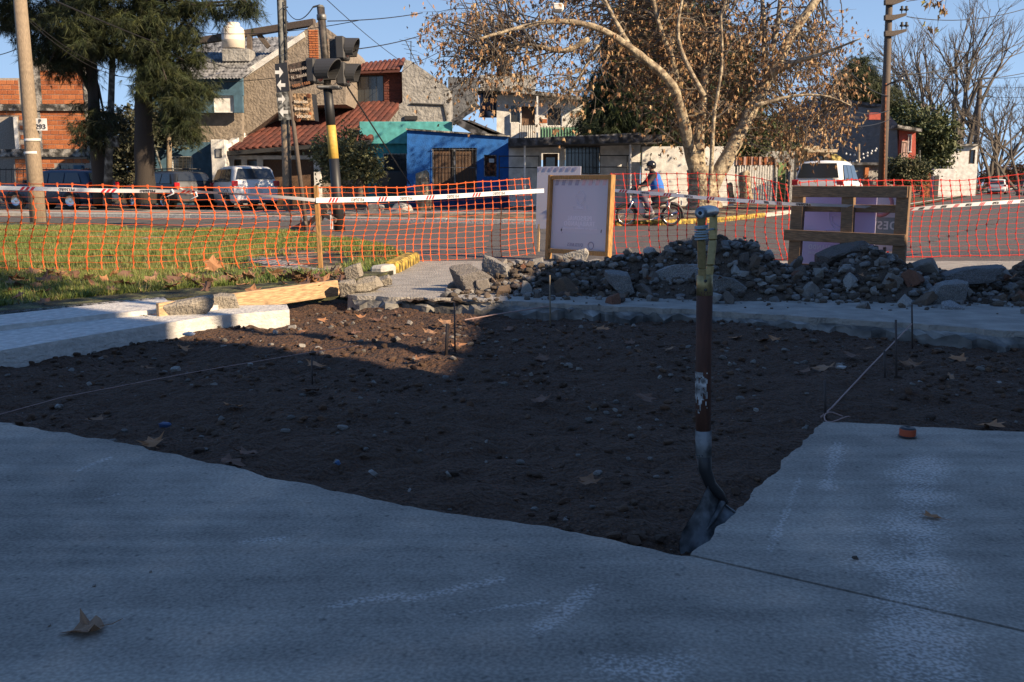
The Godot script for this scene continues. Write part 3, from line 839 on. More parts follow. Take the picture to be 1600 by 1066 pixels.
func build_middle_houses():
	var d := 39.0
	var t := house("turquoise_shop", "turquoise fronted low shop beside the bright blue house", 600, d)
	var st := tool(); rect(st, 562, 190, 706, 225, d - 0.2, 0.3, 0.02); wpart("fascia", st, M.turquoise, t)
	st = tool(); wall(st, 575, 225.3, 640, 320, d, 0.2, [[598, 240, 637, 294]]); wpart("wall", st, M.teal, t)
	window(t, 598, 240, 637, 294, d + 0.03, M.white_paint, 6, 3)
	st = tool(); rect(st, 590, 268, 636, 300, d - 0.5, 0.4, 0.02); wpart("counter", st, M.black, t)
	d = 38.0
	t = house("bright_blue_house", "bright blue single-storey house with barred shutter window", 715, d)
	st = tool(); wall(st, 636, 217, 795, 296, d, 0.25, [[675, 231, 745, 296], [756, 242, 776, 276]])
	prism(st, [[636, 216.9], [636, 203], [795, 214], [795, 216.9]], d, 0.25)
	wpart("wall", st, M.blue_wall, t)
	st = tool(); rect(st, 635, 296.2, 796, 327, d - 0.04, 0.3); wpart("plinth", st, M.navy, t)
	window(t, 675, 231, 745, 296, d + 0.08, M.sheet, 0, 0, M.brown_wood, 2.0)
	for i in 14:
		st = tool(); tube(st, [P(676 + i * 5.2, 231, d - 0.06), P(676 + i * 5.2, 296, d - 0.06)], 0.009, 5); wpart("window_bar", st, M.iron, t)
	for y in [234, 262, 292]:
		st = tool(); tube(st, [P(673, y, d - 0.07), P(746, y, d - 0.07)], 0.012, 5); wpart("window_bar", st, M.sheet, t)
	st = tool(); rect(st, 709.5, 231, 711.5, 296, d + 0.05, 0.08); wpart("mullion", st, M.sheet, t)
	window(t, 756, 242, 776, 276, d + 0.08, M.sheet, 3, 2, M.rust, 1.6)
	st = tool(); rect(st, 764, 248, 772, 254, d - 0.1, 0.02); wpart("notice", st, M.white_paint, t)
	st = tool(); prism(st, [[634, 202.9], [634, 200.5], [797, 211.5], [797, 213.9]], d - 0.12, 6.0); wpart("coping", st, M.concrete, t)
	for s in [[[705, 190], [722, 186], [782, 210], [742, 211]], [[720, 187], [736, 188], [790, 211], [772, 212]], [[704, 188], [748, 164], [752, 168], [712, 190]]]:
		st = tool(); prism(st, s, d + 0.6, 0.04); wpart("loose_roof_sheet", st, M.dark_sheet, t)

	# white two-storey house behind
	d = 50.0
	t = house("white_house", "white two-storey house with green balcony behind the low houses", 850, d)
	st = tool(); wall(st, 776, 148, 892, 250, d, 0.25, [[797, 164, 813, 192], [815, 166, 836, 196], [854, 168, 878, 197]]); wpart("wall", st, M.white_wall, t)
	window(t, 797, 164, 813, 192, d + 0.05, M.white_paint, 2, 0); window(t, 854, 168, 878, 197, d + 0.05, M.white_paint, 3, 0)
	st = tool(); rect(st, 815, 166, 836, 196, d + 0.2, 0.05); wpart("door", st, M.brown_wood, t)
	st = tool(); prism(st, [[892, 152], [918, 158], [948, 208], [948, 250], [892, 250]], d + 0.1, 5.0); wpart("side_wall", st, M.white_wall, t)
	st = tool(); prism(st, [[745, 137], [770, 134], [920, 152], [918, 157], [770, 141], [745, 142]], d - 0.8, 4.0); wpart("roof", st, M.concrete, t)
	st = tool(); prism(st, [[700, 120], [745, 122], [742, 160], [705, 190], [700, 190]], d - 3.0, 3.0); wpart("dark_wall", st, M.slate, t)
	st = tool(); rect(st, 838, 150, 841, 222, d - 1.0, 0.16); wpart("post", st, M.white_paint, t)
	st = tool(); rect(st, 844, 199, 905, 216, d - 1.3, 0.06); wpart("balcony_panel", st, mat(Color(0.16, 0.34, 0.22), 0.7), t)
	for i in 14:
		st = tool(); tube(st, [P(845 + i * 4.5, 197, d - 1.45), P(845 + i * 4.5, 218, d - 1.45)], 0.02, 4); wpart("railing_bar", st, M.iron, t)
	for i in 8:
		st = tool(); tube(st, [P(812 + i * 3.4, 194, d - 1.45), P(812 + i * 3.4, 218, d - 1.45)], 0.02, 4); wpart("railing_bar", st, M.iron, t)
	st = tool(); rect(st, 843, 186, 855, 192, d - 1.0, 0.4); wpart("planter", st, M.brick[0], t)
	st = tool(); rect(st, 750, 117, 837, 140, d + 1.0, 3.0, 0.03); wpart("roof_room", st, M.render_gray, t)
	for w in [[748, 776, 136, 180, "dark blue water tank on posts beside the white house"], [776, 800, 84, 118, "black water tank on top of the white house"]]:
		var p0 := P(w[0], w[3], d - 1.0); var p1 := P(w[1], w[2], d - 1.0)
		st = tool(true); var r: float = (p1.x - p0.x) / 2; var h: float = p1.y - p0.y
		lathe(st, [Vector2(0, 0), Vector2(r, 0), Vector2(r, h * 0.8), Vector2(r * 0.6, h * 0.93), Vector2(r * 0.5, h), Vector2(0, h)], Vector3.ZERO, Basis(), 18)
		single("water_tank", st, mat(Color(0.02, 0.04, 0.09) if w[0] == 748 else Color(0.03, 0.03, 0.035), 0.5), Vector3((p0.x + p1.x) / 2, p0.y, -d - (0.5 if w[0] == 748 else -1.0) ), w[4], "water tank")

	# house with veranda
	d = 37.0
	t = house("veranda_house", "low grey house with flat veranda roof on thin white posts", 900, d)
	st = tool(); wall(st, 795, 224, 985, 322, d, 0.25, [[846, 239, 874, 322], [882, 228, 938, 272]]); wpart("wall", st, M.white_wall, t)
	st = tool(); prism(st, [[794, 216], [1034, 210], [1036, 222], [794, 228]], d - 2.3, 4.5); wpart("roof", st, M.dark_sheet, t)
	st = tool(); prism(st, [[860, 214], [1000, 207], [1002, 210], [862, 217]], d - 1.8, 1.5); wpart("roof_sheet", st, M.sheet, t)
	for x in [820, 985]:
		st = tool(); tube(st, [P(x, 226, d - 2.0), P(x, 326, d - 2.0)], 0.04, 8); wpart("post", st, M.white_paint, t)
	var dr := tool(); rect(dr, 848, 240, 872, 322, d + 0.1, 0.06); var door := wpart("door", dr, M.brown_wood, t)
	st = tool(); rect(st, 853, 246, 867, 270, d + 0.07, 0.02); wpart("door_light", st, M.pane, door)
	window(t, 882, 228, 938, 272, d + 0.08, M.brown_wood, 9, 2)
	st = tool(); rect(st, 984.5, 224, 1001, 322, d - 0.2, 0.4); wpart("pillar", st, M.white_wall, t)
	for y in [244, 262]:
		st = tool(); tube(st, [P(780, y, d - 1.0), P(842, y, d - 1.0)], 0.02, 5); wpart("rail", st, M.iron, t)
		st = tool(); tube(st, [P(935, y - 1, d - 1.0), P(985, y - 1, d - 1.0)], 0.02, 5); wpart("rail", st, M.iron, t)
	for x in [780, 842, 980]:
		st = tool(); tube(st, [P(x, 243, d - 1.0), P(x, 322, d - 1.0)], 0.02, 5); wpart("rail_post", st, M.iron, t)
	# white garden wall with a rusty sheet gate
	d = 36.0
	t = thing("garden_wall", "bright white garden wall behind the bare plane tree", "wall", P(1080, 288, d) * Vector3(1, 0, 1))
	st = tool(); rect(st, 1001.5, 229, 1150, 322, d, 0.25, 0.01); wpart("wall", st, M.white_wall, t)
	var n := 16
	for i in n:
		st = tool(); var x0 := 1150.0 + i * 4.0
		rect(st, x0, 258, x0 + 4.2, 316, d - 0.02 - 0.03 * (i % 2), 0.04); wpart("sheet_strip", st, M.white_wall, t)
		st = tool(); rect(st, x0, 245, x0 + 4.2, 258, d - 0.04 - 0.03 * (i % 2), 0.04); wpart("rusty_strip", st, M.rust if i % 3 else M.pink, t)
	st = tool(); rect(st, 1214, 254, 1229, 318, d - 0.05, 0.06, 0.01); wpart("door", st, M.green_paint, t)
	st = tool(); rect(st, 1209, 250, 1213.8, 320, d - 0.1, 0.25); wpart("gate_post", st, M.concrete, t)
	st = tool(); rect(st, 1229.2, 248, 1236, 320, d - 0.1, 0.25); wpart("gate_post", st, M.concrete, t)
	st = tool(); rect(st, 1209, 244, 1236, 247.9, d - 0.1, 0.3); wpart("lintel", st, M.concrete, t)

func build_right_houses():
	var rs := tool(); rect(rs, 1140, 236, 1242, 318, 40.5, 0.2); single("yard_wall", rs, M.render_gray, Vector3.ZERO, "grey rear yard wall behind the rusty sheet gate", "wall")
	var d := 44.0
	var t := house("beige_house", "small beige house with flat concrete roof behind the white van", 1265, d)
	var st := tool(); wall(st, 1236, 238, 1300, 318, d, 0.25, [[1244, 261, 1258, 277], [1266, 243, 1287, 268]]); wpart("wall", st, M.beige, t)
	st = tool(); rect(st, 1222, 228, 1286, 233, d - 0.8, 4.0); rect(st, 1262, 233.2, 1309, 238, d - 1.2, 4.4); wpart("roof", st, M.beige, t)
	window(t, 1244, 261, 1258, 277, d + 0.06, M.white_paint, 2, 0); window(t, 1266, 243, 1287, 268, d + 0.06, M.iron, 5, 2)
	st = tool(); rect(st, 1295, 238.2, 1299, 318, d - 0.9, 0.2); wpart("post", st, M.concrete, t)
	st = tool(); prism(st, [[1300, 316], [1300, 240], [1308, 241], [1326, 254], [1326, 316]], d - 0.2, 0.2); wpart("side_wall", st, mat(Color(0.62, 0.50, 0.16), 0.85, T.blotch, 0.8), t)
	d = 52.0
	t = house("brick_shed", "small orange brick shed seen between plane tree limbs", 1188, d)
	st = tool(); wall(st, 1174, 196, 1202, 260, d, 3.0, [[1184, 211, 1192, 221]]); wpart("wall", st, M.mortar, t)
	brickwork(t, 1174, 196, 1202, 232, d, 0.3, 0.2, M.brick, [[1184, 211, 1192, 221]], 21)
	st = tool(); rect(st, 1184, 211, 1192, 221, d + 0.2, 0.1); wpart("opening", st, M.mortar, t)
	d = 58.0
	t = house("dark_gable_building", "large windowless dark grey gable building behind the white van", 1330, d)
	st = tool(); var gp := []
	for q in [[1236, 300], [1236, 205], [1252, 190], [1312, 157], [1376, 166], [1402, 193], [1404, 300]]: gp.append(P(q[0], q[1], lerp(66.0, 57.5, (q[0] - 1236) / 168.0)))
	extrude(st, gp, Vector3(-1.5, 0, -6)); wpart("wall", st, M.slate, t)
	st = tool(); gp = []
	for q in [[1250, 188], [1312, 154], [1378, 163], [1377, 167], [1312, 158.5], [1253, 192]]: gp.append(P(q[0], q[1], lerp(66.0, 57.5, (q[0] - 1236) / 168.0) - 0.25))
	extrude(st, gp, Vector3(-1.5, 0, -6.1)); wpart("roof", st, M.dark_sheet, t)
	st = tool(); rect(st, 1358, 176, 1378, 187, d - 0.15, 0.4); wpart("red_box", st, M.red_paint, t)
	t = house("red_white_house", "narrow red and pink house front at the end of dark building", 1418, d)
	st = tool(); prism(st, [[1405, 300], [1405, 198], [1431, 204], [1431, 300]], d - 0.3, 5.0); wpart("wall", st, M.red_paint, t)
	st = tool(); rect(st, 1408, 220, 1421, 250, d - 0.4, 0.1); wpart("pale_panel", st, M.pink, t)
	window(t, 1411, 222, 1417, 239, d - 0.42, M.brown_wood); window(t, 1419, 210, 1425, 238, d - 0.42, M.white_paint)
	st = tool(); prism(st, [[1403, 195], [1441, 201], [1441, 206], [1403, 200]], d - 1.2, 6.0); wpart("roof", st, M.concrete, t)
	d = 75.0
	t = house("far_white_house", "distant white house half hidden by poles and bare trees", 1500, d)
	st = tool(); wall(st, 1478, 228, 1528, 306, d, 4.0, [[1515, 234, 1523, 256]]); wpart("wall", st, M.white_wall, t)
	st = tool(); rect(st, 1474, 225, 1531, 228, d - 0.4, 5.0); wpart("roof", st, M.concrete, t)
	window(t, 1515, 234, 1523, 256, d + 0.1, M.brown_wood)
	d = 66.0
	t = house("low_white_wall_house", "low grey and white front with dark gate along right street", 1470, d)
	st = tool(); rect(st, 1456, 264, 1494, 308, d, 0.3, 0.02); wpart("wall", st, M.white_wall, t)
	st = tool(); rect(st, 1459, 274, 1468, 308, d - 0.1, 0.06); wpart("gate", st, M.iron, t)
	st = tool(); rect(st, 1440, 270, 1455.6, 312, d, 0.3, 0.02); wpart("red_wall", st, M.rust, t)
	d = 52.0
	t = thing("street_wall", "dark timber and concrete yard wall behind right utility pole", "wall", P(1370, 288, d) * Vector3(1, 0, 1))
	st = tool(); rect(st, 1330, 258, 1400, 318, d, 0.2); wpart("wall", st, M.render_gray, t)
	st = tool(); rect(st, 1330, 254, 1402, 258, d - 0.3, 1.0); wpart("coping", st, M.dark_sheet, t)
	st = tool(); rect(st, 1349, 262, 1358, 318, d - 0.25, 0.2); wpart("post", st, M.brick[1], t)
	# string of bulbs across the dark gable
	t = thing("string_lights", "swag of small white bulbs hung before dark gable building", "string lights", P(1345, 250, 55.0))
	for s in [[[1319, 238], [1345, 247], [1373, 229]], [[1326, 253], [1345, 251], [1371, 232]]]:
		var a := P(s[0][0], s[0][1], 55); var m := P(s[1][0], s[1][1], 55); var b := P(s[2][0], s[2][1], 55)
		var pts := []
		for i in 9: var k := i / 8.0; pts.append(a * (1 - k) * (1 - k) + m * 2 * k * (1 - k) + b * k * k)
		st = tool(); tube(st, pts, 0.008, 4); wpart("cable", st, M.iron, t)
		for i in 8:
			st = tool(true); var sp: Vector3 = (pts[i] + pts[i + 1]) / 2 + Vector3(0, -0.05, 0)
			lathe(st, [Vector2(0, -0.07), Vector2(0.055, -0.03), Vector2(0.055, 0.02), Vector2(0.02, 0.06)], sp, Basis(), 8); wpart("bulb", st, M.white_paint, t)
	single("post", rod([P(1342, 318, 54.8), P(1342, 225, 54.8)], 0.07), M.pole_wood, Vector3.ZERO, "short wooden post carrying the string of white bulbs", "post")
func rod(pts: Array, r) -> SurfaceTool:
	var st := tool(true); tube(st, pts, r, 10); return st

# ---------- trees and plants
func leaf_mesh(kind: String) -> ArrayMesh:
	var st := tool()
	var g := RandomNumberGenerator.new(); g.seed = 77
	if kind == "plane":   # dry, folded, five-lobed leaf, stalk at the origin
		var rim := [Vector2(0.06, 0.02), Vector2(0.42, -0.02), Vector2(0.30, 0.28), Vector2(0.52, 0.62), Vector2(0.2, 0.58), Vector2(0.0, 1.0), Vector2(-0.2, 0.58), Vector2(-0.50, 0.58), Vector2(-0.30, 0.26), Vector2(-0.4, -0.02), Vector2(-0.06, 0.02)]
		var f := func(q: Vector2): return Vector3(q.x * 0.85, abs(q.x) * 0.5 - q.y * q.y * 0.25, q.y)
		for i in rim.size() - 1: tri(st, Vector3(0, -0.05, 0.35), f.call(rim[i]), f.call(rim[i + 1]))
	elif kind == "needles":   # drooping spray
		for i in 22:
			var a := g.randf() * TAU; var o := Vector3(0, 0, g.randf() * 0.6)
			var tip := o + Vector3(cos(a) * 0.35, sin(a) * 0.25 - 0.15, 0.45) * g.randf_range(0.6, 1.1)
			var s := Vector3(g.randfn(), g.randfn(), g.randfn()).normalized() * 0.017
			tri(st, o - s, o + s, tip)
	elif kind == "broad":  # small leaves of a bush on a sprig
		for i in 7:
			var o := Vector3(g.randfn() * 0.3, g.randfn() * 0.3, g.randfn() * 0.3)
			var b := Basis.from_euler(Vector3(g.randf() * 6, g.randf() * 6, g.randf() * 6))
			quad(st, o, o + b * Vector3(0.13, 0.03, 0.2), o + b * Vector3(0, 0, 0.5), o + b * Vector3(-0.13, 0.03, 0.2))
	else:   # twigs: thin bare sprigs
		for i in 6:
			var a := g.randf() * TAU
			var o := Vector3(0, 0, g.randf() * 0.5); var tip := o + Vector3(cos(a) * 0.35, sin(a) * 0.35, 0.7)
			var s := Vector3(g.randfn(), g.randfn(), g.randfn()).normalized() * 0.012
			tri(st, o - s, o + s, tip)
	return commit(st)
func crown(parent, called: String, kind: String, spots: Array, size: Vector2, cols: Array, m, droop := 0.0, sd := 1):
	# spots: world points
	var g := RandomNumberGenerator.new(); g.seed = sd
	var base: Array = leaf_mesh(kind).surface_get_arrays(0)
	var bv: PackedVector3Array = base[Mesh.ARRAY_VERTEX]; var bn: PackedVector3Array = base[Mesh.ARRAY_NORMAL]
	if base[Mesh.ARRAY_INDEX] != null:
		var ix: PackedInt32Array = base[Mesh.ARRAY_INDEX]; var v2 := PackedVector3Array(); var n2 := PackedVector3Array()
		for k in ix: v2.append(bv[k]); n2.append(bn[k])
		bv = v2; bn = n2
	var off := parent_at(parent)
	var vs := PackedVector3Array(); var ns := PackedVector3Array(); var cs := PackedColorArray()
	var one := PackedColorArray(); one.resize(bv.size())
	for i in spots.size():
		var s := g.randf_range(size.x, size.y)
		var b := Basis.from_euler(Vector3(g.randf_range(-0.7, 0.7) + droop, g.randf() * TAU, g.randf_range(-0.7, 0.7)))
		if droop == 0.0: b = Basis.from_euler(Vector3(g.randf() * TAU, g.randf() * TAU, g.randf() * TAU))
		vs.append_array(Transform3D(b.scaled(Vector3(s, s, s)), spots[i] - off) * bv)
		ns.append_array(Transform3D(b, Vector3.ZERO) * bn)
		one.fill(cols[g.randi() % cols.size()] * g.randf_range(0.7, 1.25)); cs.append_array(one)
	var arr := []; arr.resize(Mesh.ARRAY_MAX); arr[Mesh.ARRAY_VERTEX] = vs; arr[Mesh.ARRAY_NORMAL] = ns; arr[Mesh.ARRAY_COLOR] = cs
	var am := ArrayMesh.new(); am.add_surface_from_arrays(Mesh.PRIMITIVE_TRIANGLES, arr)
	return part(called, am, m, parent)
# points clustered in ellipsoids: [px, py, distance, rx px, ry px, clumps]
func clumps(blobs: Array, per: int, rad: float, sd: int, deep := 1.0) -> Array:
	var g := RandomNumberGenerator.new(); g.seed = sd
	var out := []
	for b in blobs:
		var c := P(b[0], b[1], b[2]); var k: float = b[2] / FL
		for i in int(b[5]):
			var v := Vector3(g.randfn(), g.randfn(), g.randfn()).normalized() * pow(g.randf(), 0.4)
			var q := c + Vector3(v.x * b[3] * k, v.y * b[4] * k, v.z * b[3] * k * deep)
			for j in per:
				var w := Vector3(g.randfn(), g.randfn() * 0.7, g.randfn()) * rad * 0.55
				out.append(q + w)
	return out
func limb(st, px: Array, r0: float, r1: float, d: float, dd := 0.0, tp := 0.8):
	var ctrl := []
	for i in px.size(): ctrl.append(P(px[i][0], px[i][1], d + dd * i / (px.size() - 1)))
	var c := Curve3D.new()
	for i in ctrl.size():
		var t: Vector3 = (ctrl[min(i + 1, ctrl.size() - 1)] - ctrl[max(i - 1, 0)]) / 6.0
		c.add_point(ctrl[i], -t, t)
	var n := px.size() * 4; var pts := []; var rad := []
	for i in n + 1:
		pts.append(c.sample_baked(c.get_baked_length() * i / n))
		rad.append(lerp(r0, r1, pow(float(i) / n, tp)) * (1.0 + 0.07 * sin(i * 2.3)))
	tube(st, pts, rad, 10)
	return pts

func build_trees():
	# --- bare plane tree with brown leaves
	var d := 29.6
	var base := G(1098, 320, 0.1); base = Vector3(P(1098, 300, d).x, 0.1, -d)
	var t := thing("plane_tree", "big plane tree with mottled pale limbs and dry brown leaves", "tree", base)
	var st := tool(true)
	var paths := []
	limb(st, [[1100, 326], [1098, 296], [1092, 262]], 0.56, 0.36, d)
	paths.append(limb(st, [[1090, 285], [1076, 225], [1062, 165], [1044, 125], [985, 75], [932, 43], [870, 33], [808, 44], [745, 62]], 0.22, 0.035, d, -3.5, 0.7))
	paths.append(limb(st, [[1095, 280], [1092, 220], [1098, 160], [1104, 100], [1128, 30], [1150, -60]], 0.2, 0.07, d, 1.5))
	paths.append(limb(st, [[1106, 300], [1140, 240], [1178, 165], [1212, 105], [1240, 50], [1278, -5], [1310, -70]], 0.27, 0.10, d, 1.0))
	paths.append(limb(st, [[1205, 115], [1240, 98], [1290, 82], [1345, 60]], 0.15, 0.02, d, -2.0, 0.5))
	paths.append(limb(st, [[1196, 92], [1194, 40], [1188, -40]], 0.10, 0.05, d + 0.5))
	paths.append(limb(st, [[1206, 80], [1216, 30], [1222, -40]], 0.09, 0.05, d + 0.3))
	paths.append(limb(st, [[1108, 318], [1112, 250], [1116, 180], [1128, 100], [1126, 20]], 0.08, 0.03, d - 0.9))
	paths.append(limb(st, [[1060, 160], [1052, 100], [1030, 40], [1010, -50]], 0.12, 0.05, d, -1.0))
	paths.append(limb(st, [[985, 75], [960, 30], [930, -30]], 0.09, 0.03, d - 1.5))
	paths.append(limb(st, [[1100, 150], [1060, 60], [1075, -40]], 0.08, 0.03, d - 1.2))
	paths.append(limb(st, [[920, 60], [880, 80], [820, 70], [760, 95]], 0.09, 0.02, d - 2.0))
	paths.append(limb(st, [[935, 70], [905, 120], [890, 150]], 0.05, 0.015, d - 2.0))
	paths.append(limb(st, [[1180, 165], [1240, 150], [1290, 150], [1330, 165]], 0.07, 0.015, d - 1.0))
	wpart("trunk", st, M.bark, t)
	# twigs reach from the nearest limb to spots in the crown; leaves hang on them
	var g := RandomNumberGenerator.new(); g.seed = 12
	var nodes := []
	for p in paths: nodes.append_array(p.slice(3))
	var tw := tool(); var leaves := []
	var zones := [[740, 55, 85, 70, 75], [840, 60, 100, 75, 85], [700, 35, 50, 45, 22], [760, 120, 90, 40, 26], [890, 130, 60, 50, 22], [1010, 60, 100, 90, 90], [1100, 80, 110, 110, 110], [1040, 170, 60, 50, 12], [1190, 110, 70, 90, 45], [1270, 150, 60, 90, 38], [1240, 60, 60, 80, 26], [1310, 100, 40, 80, 20], [1000, -70, 330, 60, 90], [1230, 215, 35, 35, 12], [1110, 190, 60, 40, 18], [940, 15, 90, 40, 30]]
	for z in zones:
		for i in int(z[4] * (0.85 if z[0] < 930 else 1.5)):
			var a := g.randf() * TAU; var r := sqrt(g.randf())
			var q := P(z[0] + cos(a) * r * z[2], z[1] + sin(a) * r * z[3], d + (g.randf_range(-3.5, 1.0) if z[0] < 930 else g.randf_range(-0.8, 3.2)))
			var near: Vector3 = nodes[0]; var best := 1e9
			for k in 40:
				var nn: Vector3 = nodes[g.randi() % nodes.size()]
				if nn.distance_to(q) < best: best = nn.distance_to(q); near = nn
			if best > 6.0: near = q + (near - q).normalized() * 3.0
			var mid := (near + q) / 2 + Vector3(g.randfn() * 0.25, 0.2 + g.randfn() * 0.25, g.randfn() * 0.25)
			var tip := q + Vector3(g.randfn() * 0.3, -0.45 + g.randfn() * 0.25, g.randfn() * 0.3)
			var arc := []
			for k in 7:
				var u := k / 6.0; arc.append(near * pow(1 - u, 3) + mid * 3.0 * u * (1 - u) * (1 - u) + (q + (q - tip) * 0.4) * 3.0 * u * u * (1 - u) + tip * u * u * u)
			tube(tw, arc, [0.024, 0.02, 0.016, 0.013, 0.010, 0.007, 0.004], 4, false)
			for k in 4:
				var sp: Vector3 = arc[2 + k]; tube(tw, [sp, sp + Vector3(g.randfn(), g.randfn() * 0.6 - 0.1, g.randfn()) * 0.45], [0.008, 0.003], 3, false)
			for k in (9 if z[0] < 930 else 12):
				var s := g.randf()
				var w := mid.lerp(q, s) if g.randf() < 0.3 else q.lerp(tip, s)
				leaves.append(w + Vector3(g.randfn(), g.randfn() - 0.3, g.randfn()) * 0.3)
	wpart("twigs", tw, M.bark_gray, t)
	var brown := [Color(0.26, 0.145, 0.065), Color(0.36, 0.22, 0.11), Color(0.20, 0.105, 0.05), Color(0.42, 0.28, 0.14), Color(0.28, 0.155, 0.07), Color(0.22, 0.12, 0.06)]
	crown(t, "crown", "plane", leaves, Vector2(0.085, 0.165), brown, M.leafy, 1.2, 3)
	# --- dark cypress behind the plane tree
	conifer("cypress_tree", "dense dark evergreen standing behind the plane tree", [[1060, 320], [1058, 210], [1050, 40]], 0.32, 41.0,
		[[1040, 60, 41, 95, 75, 110], [1000, 150, 41, 75, 75, 110], [1090, 130, 41.5, 85, 80, 110], [960, 190, 40.5, 40, 45, 50], [1060, 235, 40, 45, 22, 40], [1130, 180, 42, 50, 60, 50]], 30, 1.1, [Color(0.022, 0.035, 0.014), Color(0.03, 0.045, 0.016), Color(0.05, 0.07, 0.018)], 61)
	# --- big casuarina on the left, two trunks
	conifer("casuarina_tree", "tall dark feathery conifer beside the brick house", [[228, 318], [224, 200], [226, 60], [222, -90]], 0.36, 33.0,
		[[215, 40, 33.0, 88, 58, 44], [276, 70, 32.8, 36, 60, 26], [295, 165, 32.4, 36, 52, 28], [260, 130, 32.8, 45, 40, 24], [330, 6, 32.8, 45, 9, 8], [160, 40, 33.0, 75, 50, 36], [230, -70, 33.0, 160, 50, 90], [385, 6, 32.4, 22, 9, 6]], 34, 0.62, [Color(0.022, 0.034, 0.009), Color(0.030, 0.041, 0.011), Color(0.045, 0.053, 0.012), Color(0.018, 0.026, 0.009)], 62)
	conifer("casuarina_tree", "second dark conifer with slim trunk next to grey lamp pole", [[158, 318], [150, 220], [140, 60], [130, -60]], 0.26, 34.4,
		[[90, 40, 34.2, 60, 45, 32], [130, 85, 34.2, 50, 40, 26], [20, 12, 34.2, 45, 25, 20], [150, 190, 34.0, 34.2, 30, 16], [80, 95, 34.2, 30, 18, 9], [120, -50, 34.2, 140, 40, 60]], 34, 0.62, [Color(0.022, 0.032, 0.009), Color(0.030, 0.039, 0.011), Color(0.017, 0.022, 0.009)], 63)
	# --- shrubs and small trees
	bush("street_shrub", "dusty grey-green shrub beneath the tall conifers", [[215, 318], [205, 220]], 38.4, [[190, 215, 38.4, 50, 45, 34], [240, 210, 38.4, 40, 40, 22], [200, 270, 38.4, 40, 35, 18]], 26, 0.5, [Color(0.07, 0.075, 0.04), Color(0.09, 0.085, 0.05), Color(0.045, 0.05, 0.03)], 71)
	bush("street_tree", "small leafy street tree behind the striped signal pole", [[561, 318], [562, 285], [548, 250]], 33.0, [[540, 240, 33, 42, 32, 44], [560, 265, 33, 30, 25, 24], [520, 265, 33, 18, 20, 10]], 22, 0.4, [Color(0.10, 0.105, 0.045), Color(0.15, 0.14, 0.06), Color(0.07, 0.08, 0.03)], 72)
	bush("hedge", "dark clipped hedge behind the right utility pole", [[1420, 310], [1420, 280]], 50.0, [[1420, 272, 50, 32, 20, 44]], 30, 0.5, [Color(0.07, 0.08, 0.03), Color(0.05, 0.06, 0.025), Color(0.10, 0.09, 0.04)], 73)
	bush("red_hedge", "reddish brown winter hedge below the far bare trees", [[1575, 292], [1575, 280]], 108.0, [[1560, 276, 108, 30, 10, 40], [1600, 270, 108, 35, 16, 40]], 20, 0.8, [Color(0.14, 0.06, 0.04), Color(0.10, 0.06, 0.035), Color(0.08, 0.07, 0.03)], 76)
	bush("bushy_tree", "bushy dark green tree above the red and pink house", [[1455, 310], [1455, 230]], 70.0, [[1448, 205, 70, 32, 24, 46], [1462, 245, 70, 20, 28, 24], [1412, 190, 72, 24, 20, 18]], 26, 0.9, [Color(0.045, 0.06, 0.02), Color(0.06, 0.08, 0.025), Color(0.09, 0.10, 0.035)], 74)
	conifer("far_conifer", "dark conifer rising behind the dark gable building", [[1345, 320], [1345, 120]], 0.3, 74.0, [[1345, 130, 74, 36, 36, 60], [1320, 160, 74, 34, 28, 36], [1375, 150, 74, 26, 34, 36], [1280, 175, 76, 30, 24, 26]], 24, 1.4, [Color(0.035, 0.045, 0.016), Color(0.05, 0.06, 0.02)], 64)
	bush("garden_bush", "green garden bush against white wall by plane tree", [[1170, 300], [1170, 250]], 40.0, [[1165, 222, 40, 40, 18, 26], [1215, 215, 42, 40, 22, 20]], 24, 0.5, [Color(0.05, 0.065, 0.02), Color(0.09, 0.10, 0.03)], 75)
	for s in [[1490, 95.0, 1.4, 81, "tall bare multi-stemmed tree reaching above the far houses"], [1560, 100.0, 0.9, 82, "spreading bare brown tree beside the far parked car"], [1600, 88.0, 0.66, 83, "bare reddish tree at the end of right street"], [1440, 100.0, 1.1, 84, "thin bare tree behind the bushy green tree"], [1530, 125.0, 0.6, 85, "low bare tree far down the right street"]]:
		bare_tree(s[0], s[1], s[2], s[3], s[4])
	hanging_branch()
	add_unseen_tree()
	# --- stumps
	for s in [[660, 330, 33.5, 268, 11, "thick pale tree stump before the bright blue house"], [1163, 318, 34, 268, 9, "weathered upright stump before the white garden wall"], [1140, 318, 34.2, 286, 5, "short leaning stump beside the plane tree"]]:
		var st2 := tool(true)
		var dd: float = s[2]; var k: float = s[4] * dd / FL
		tube(st2, [P(s[0] + 4, s[1], dd), P(s[0] + 1, (s[1] + s[3]) / 2, dd), P(s[0], s[3] + 3, dd), P(s[0] - 1, s[3], dd)], [k * 1.2, k, k * 0.98, k * 0.75], 11)
		single("tree_stump", st2, M.bark, Vector3.ZERO, s[5], "stump")
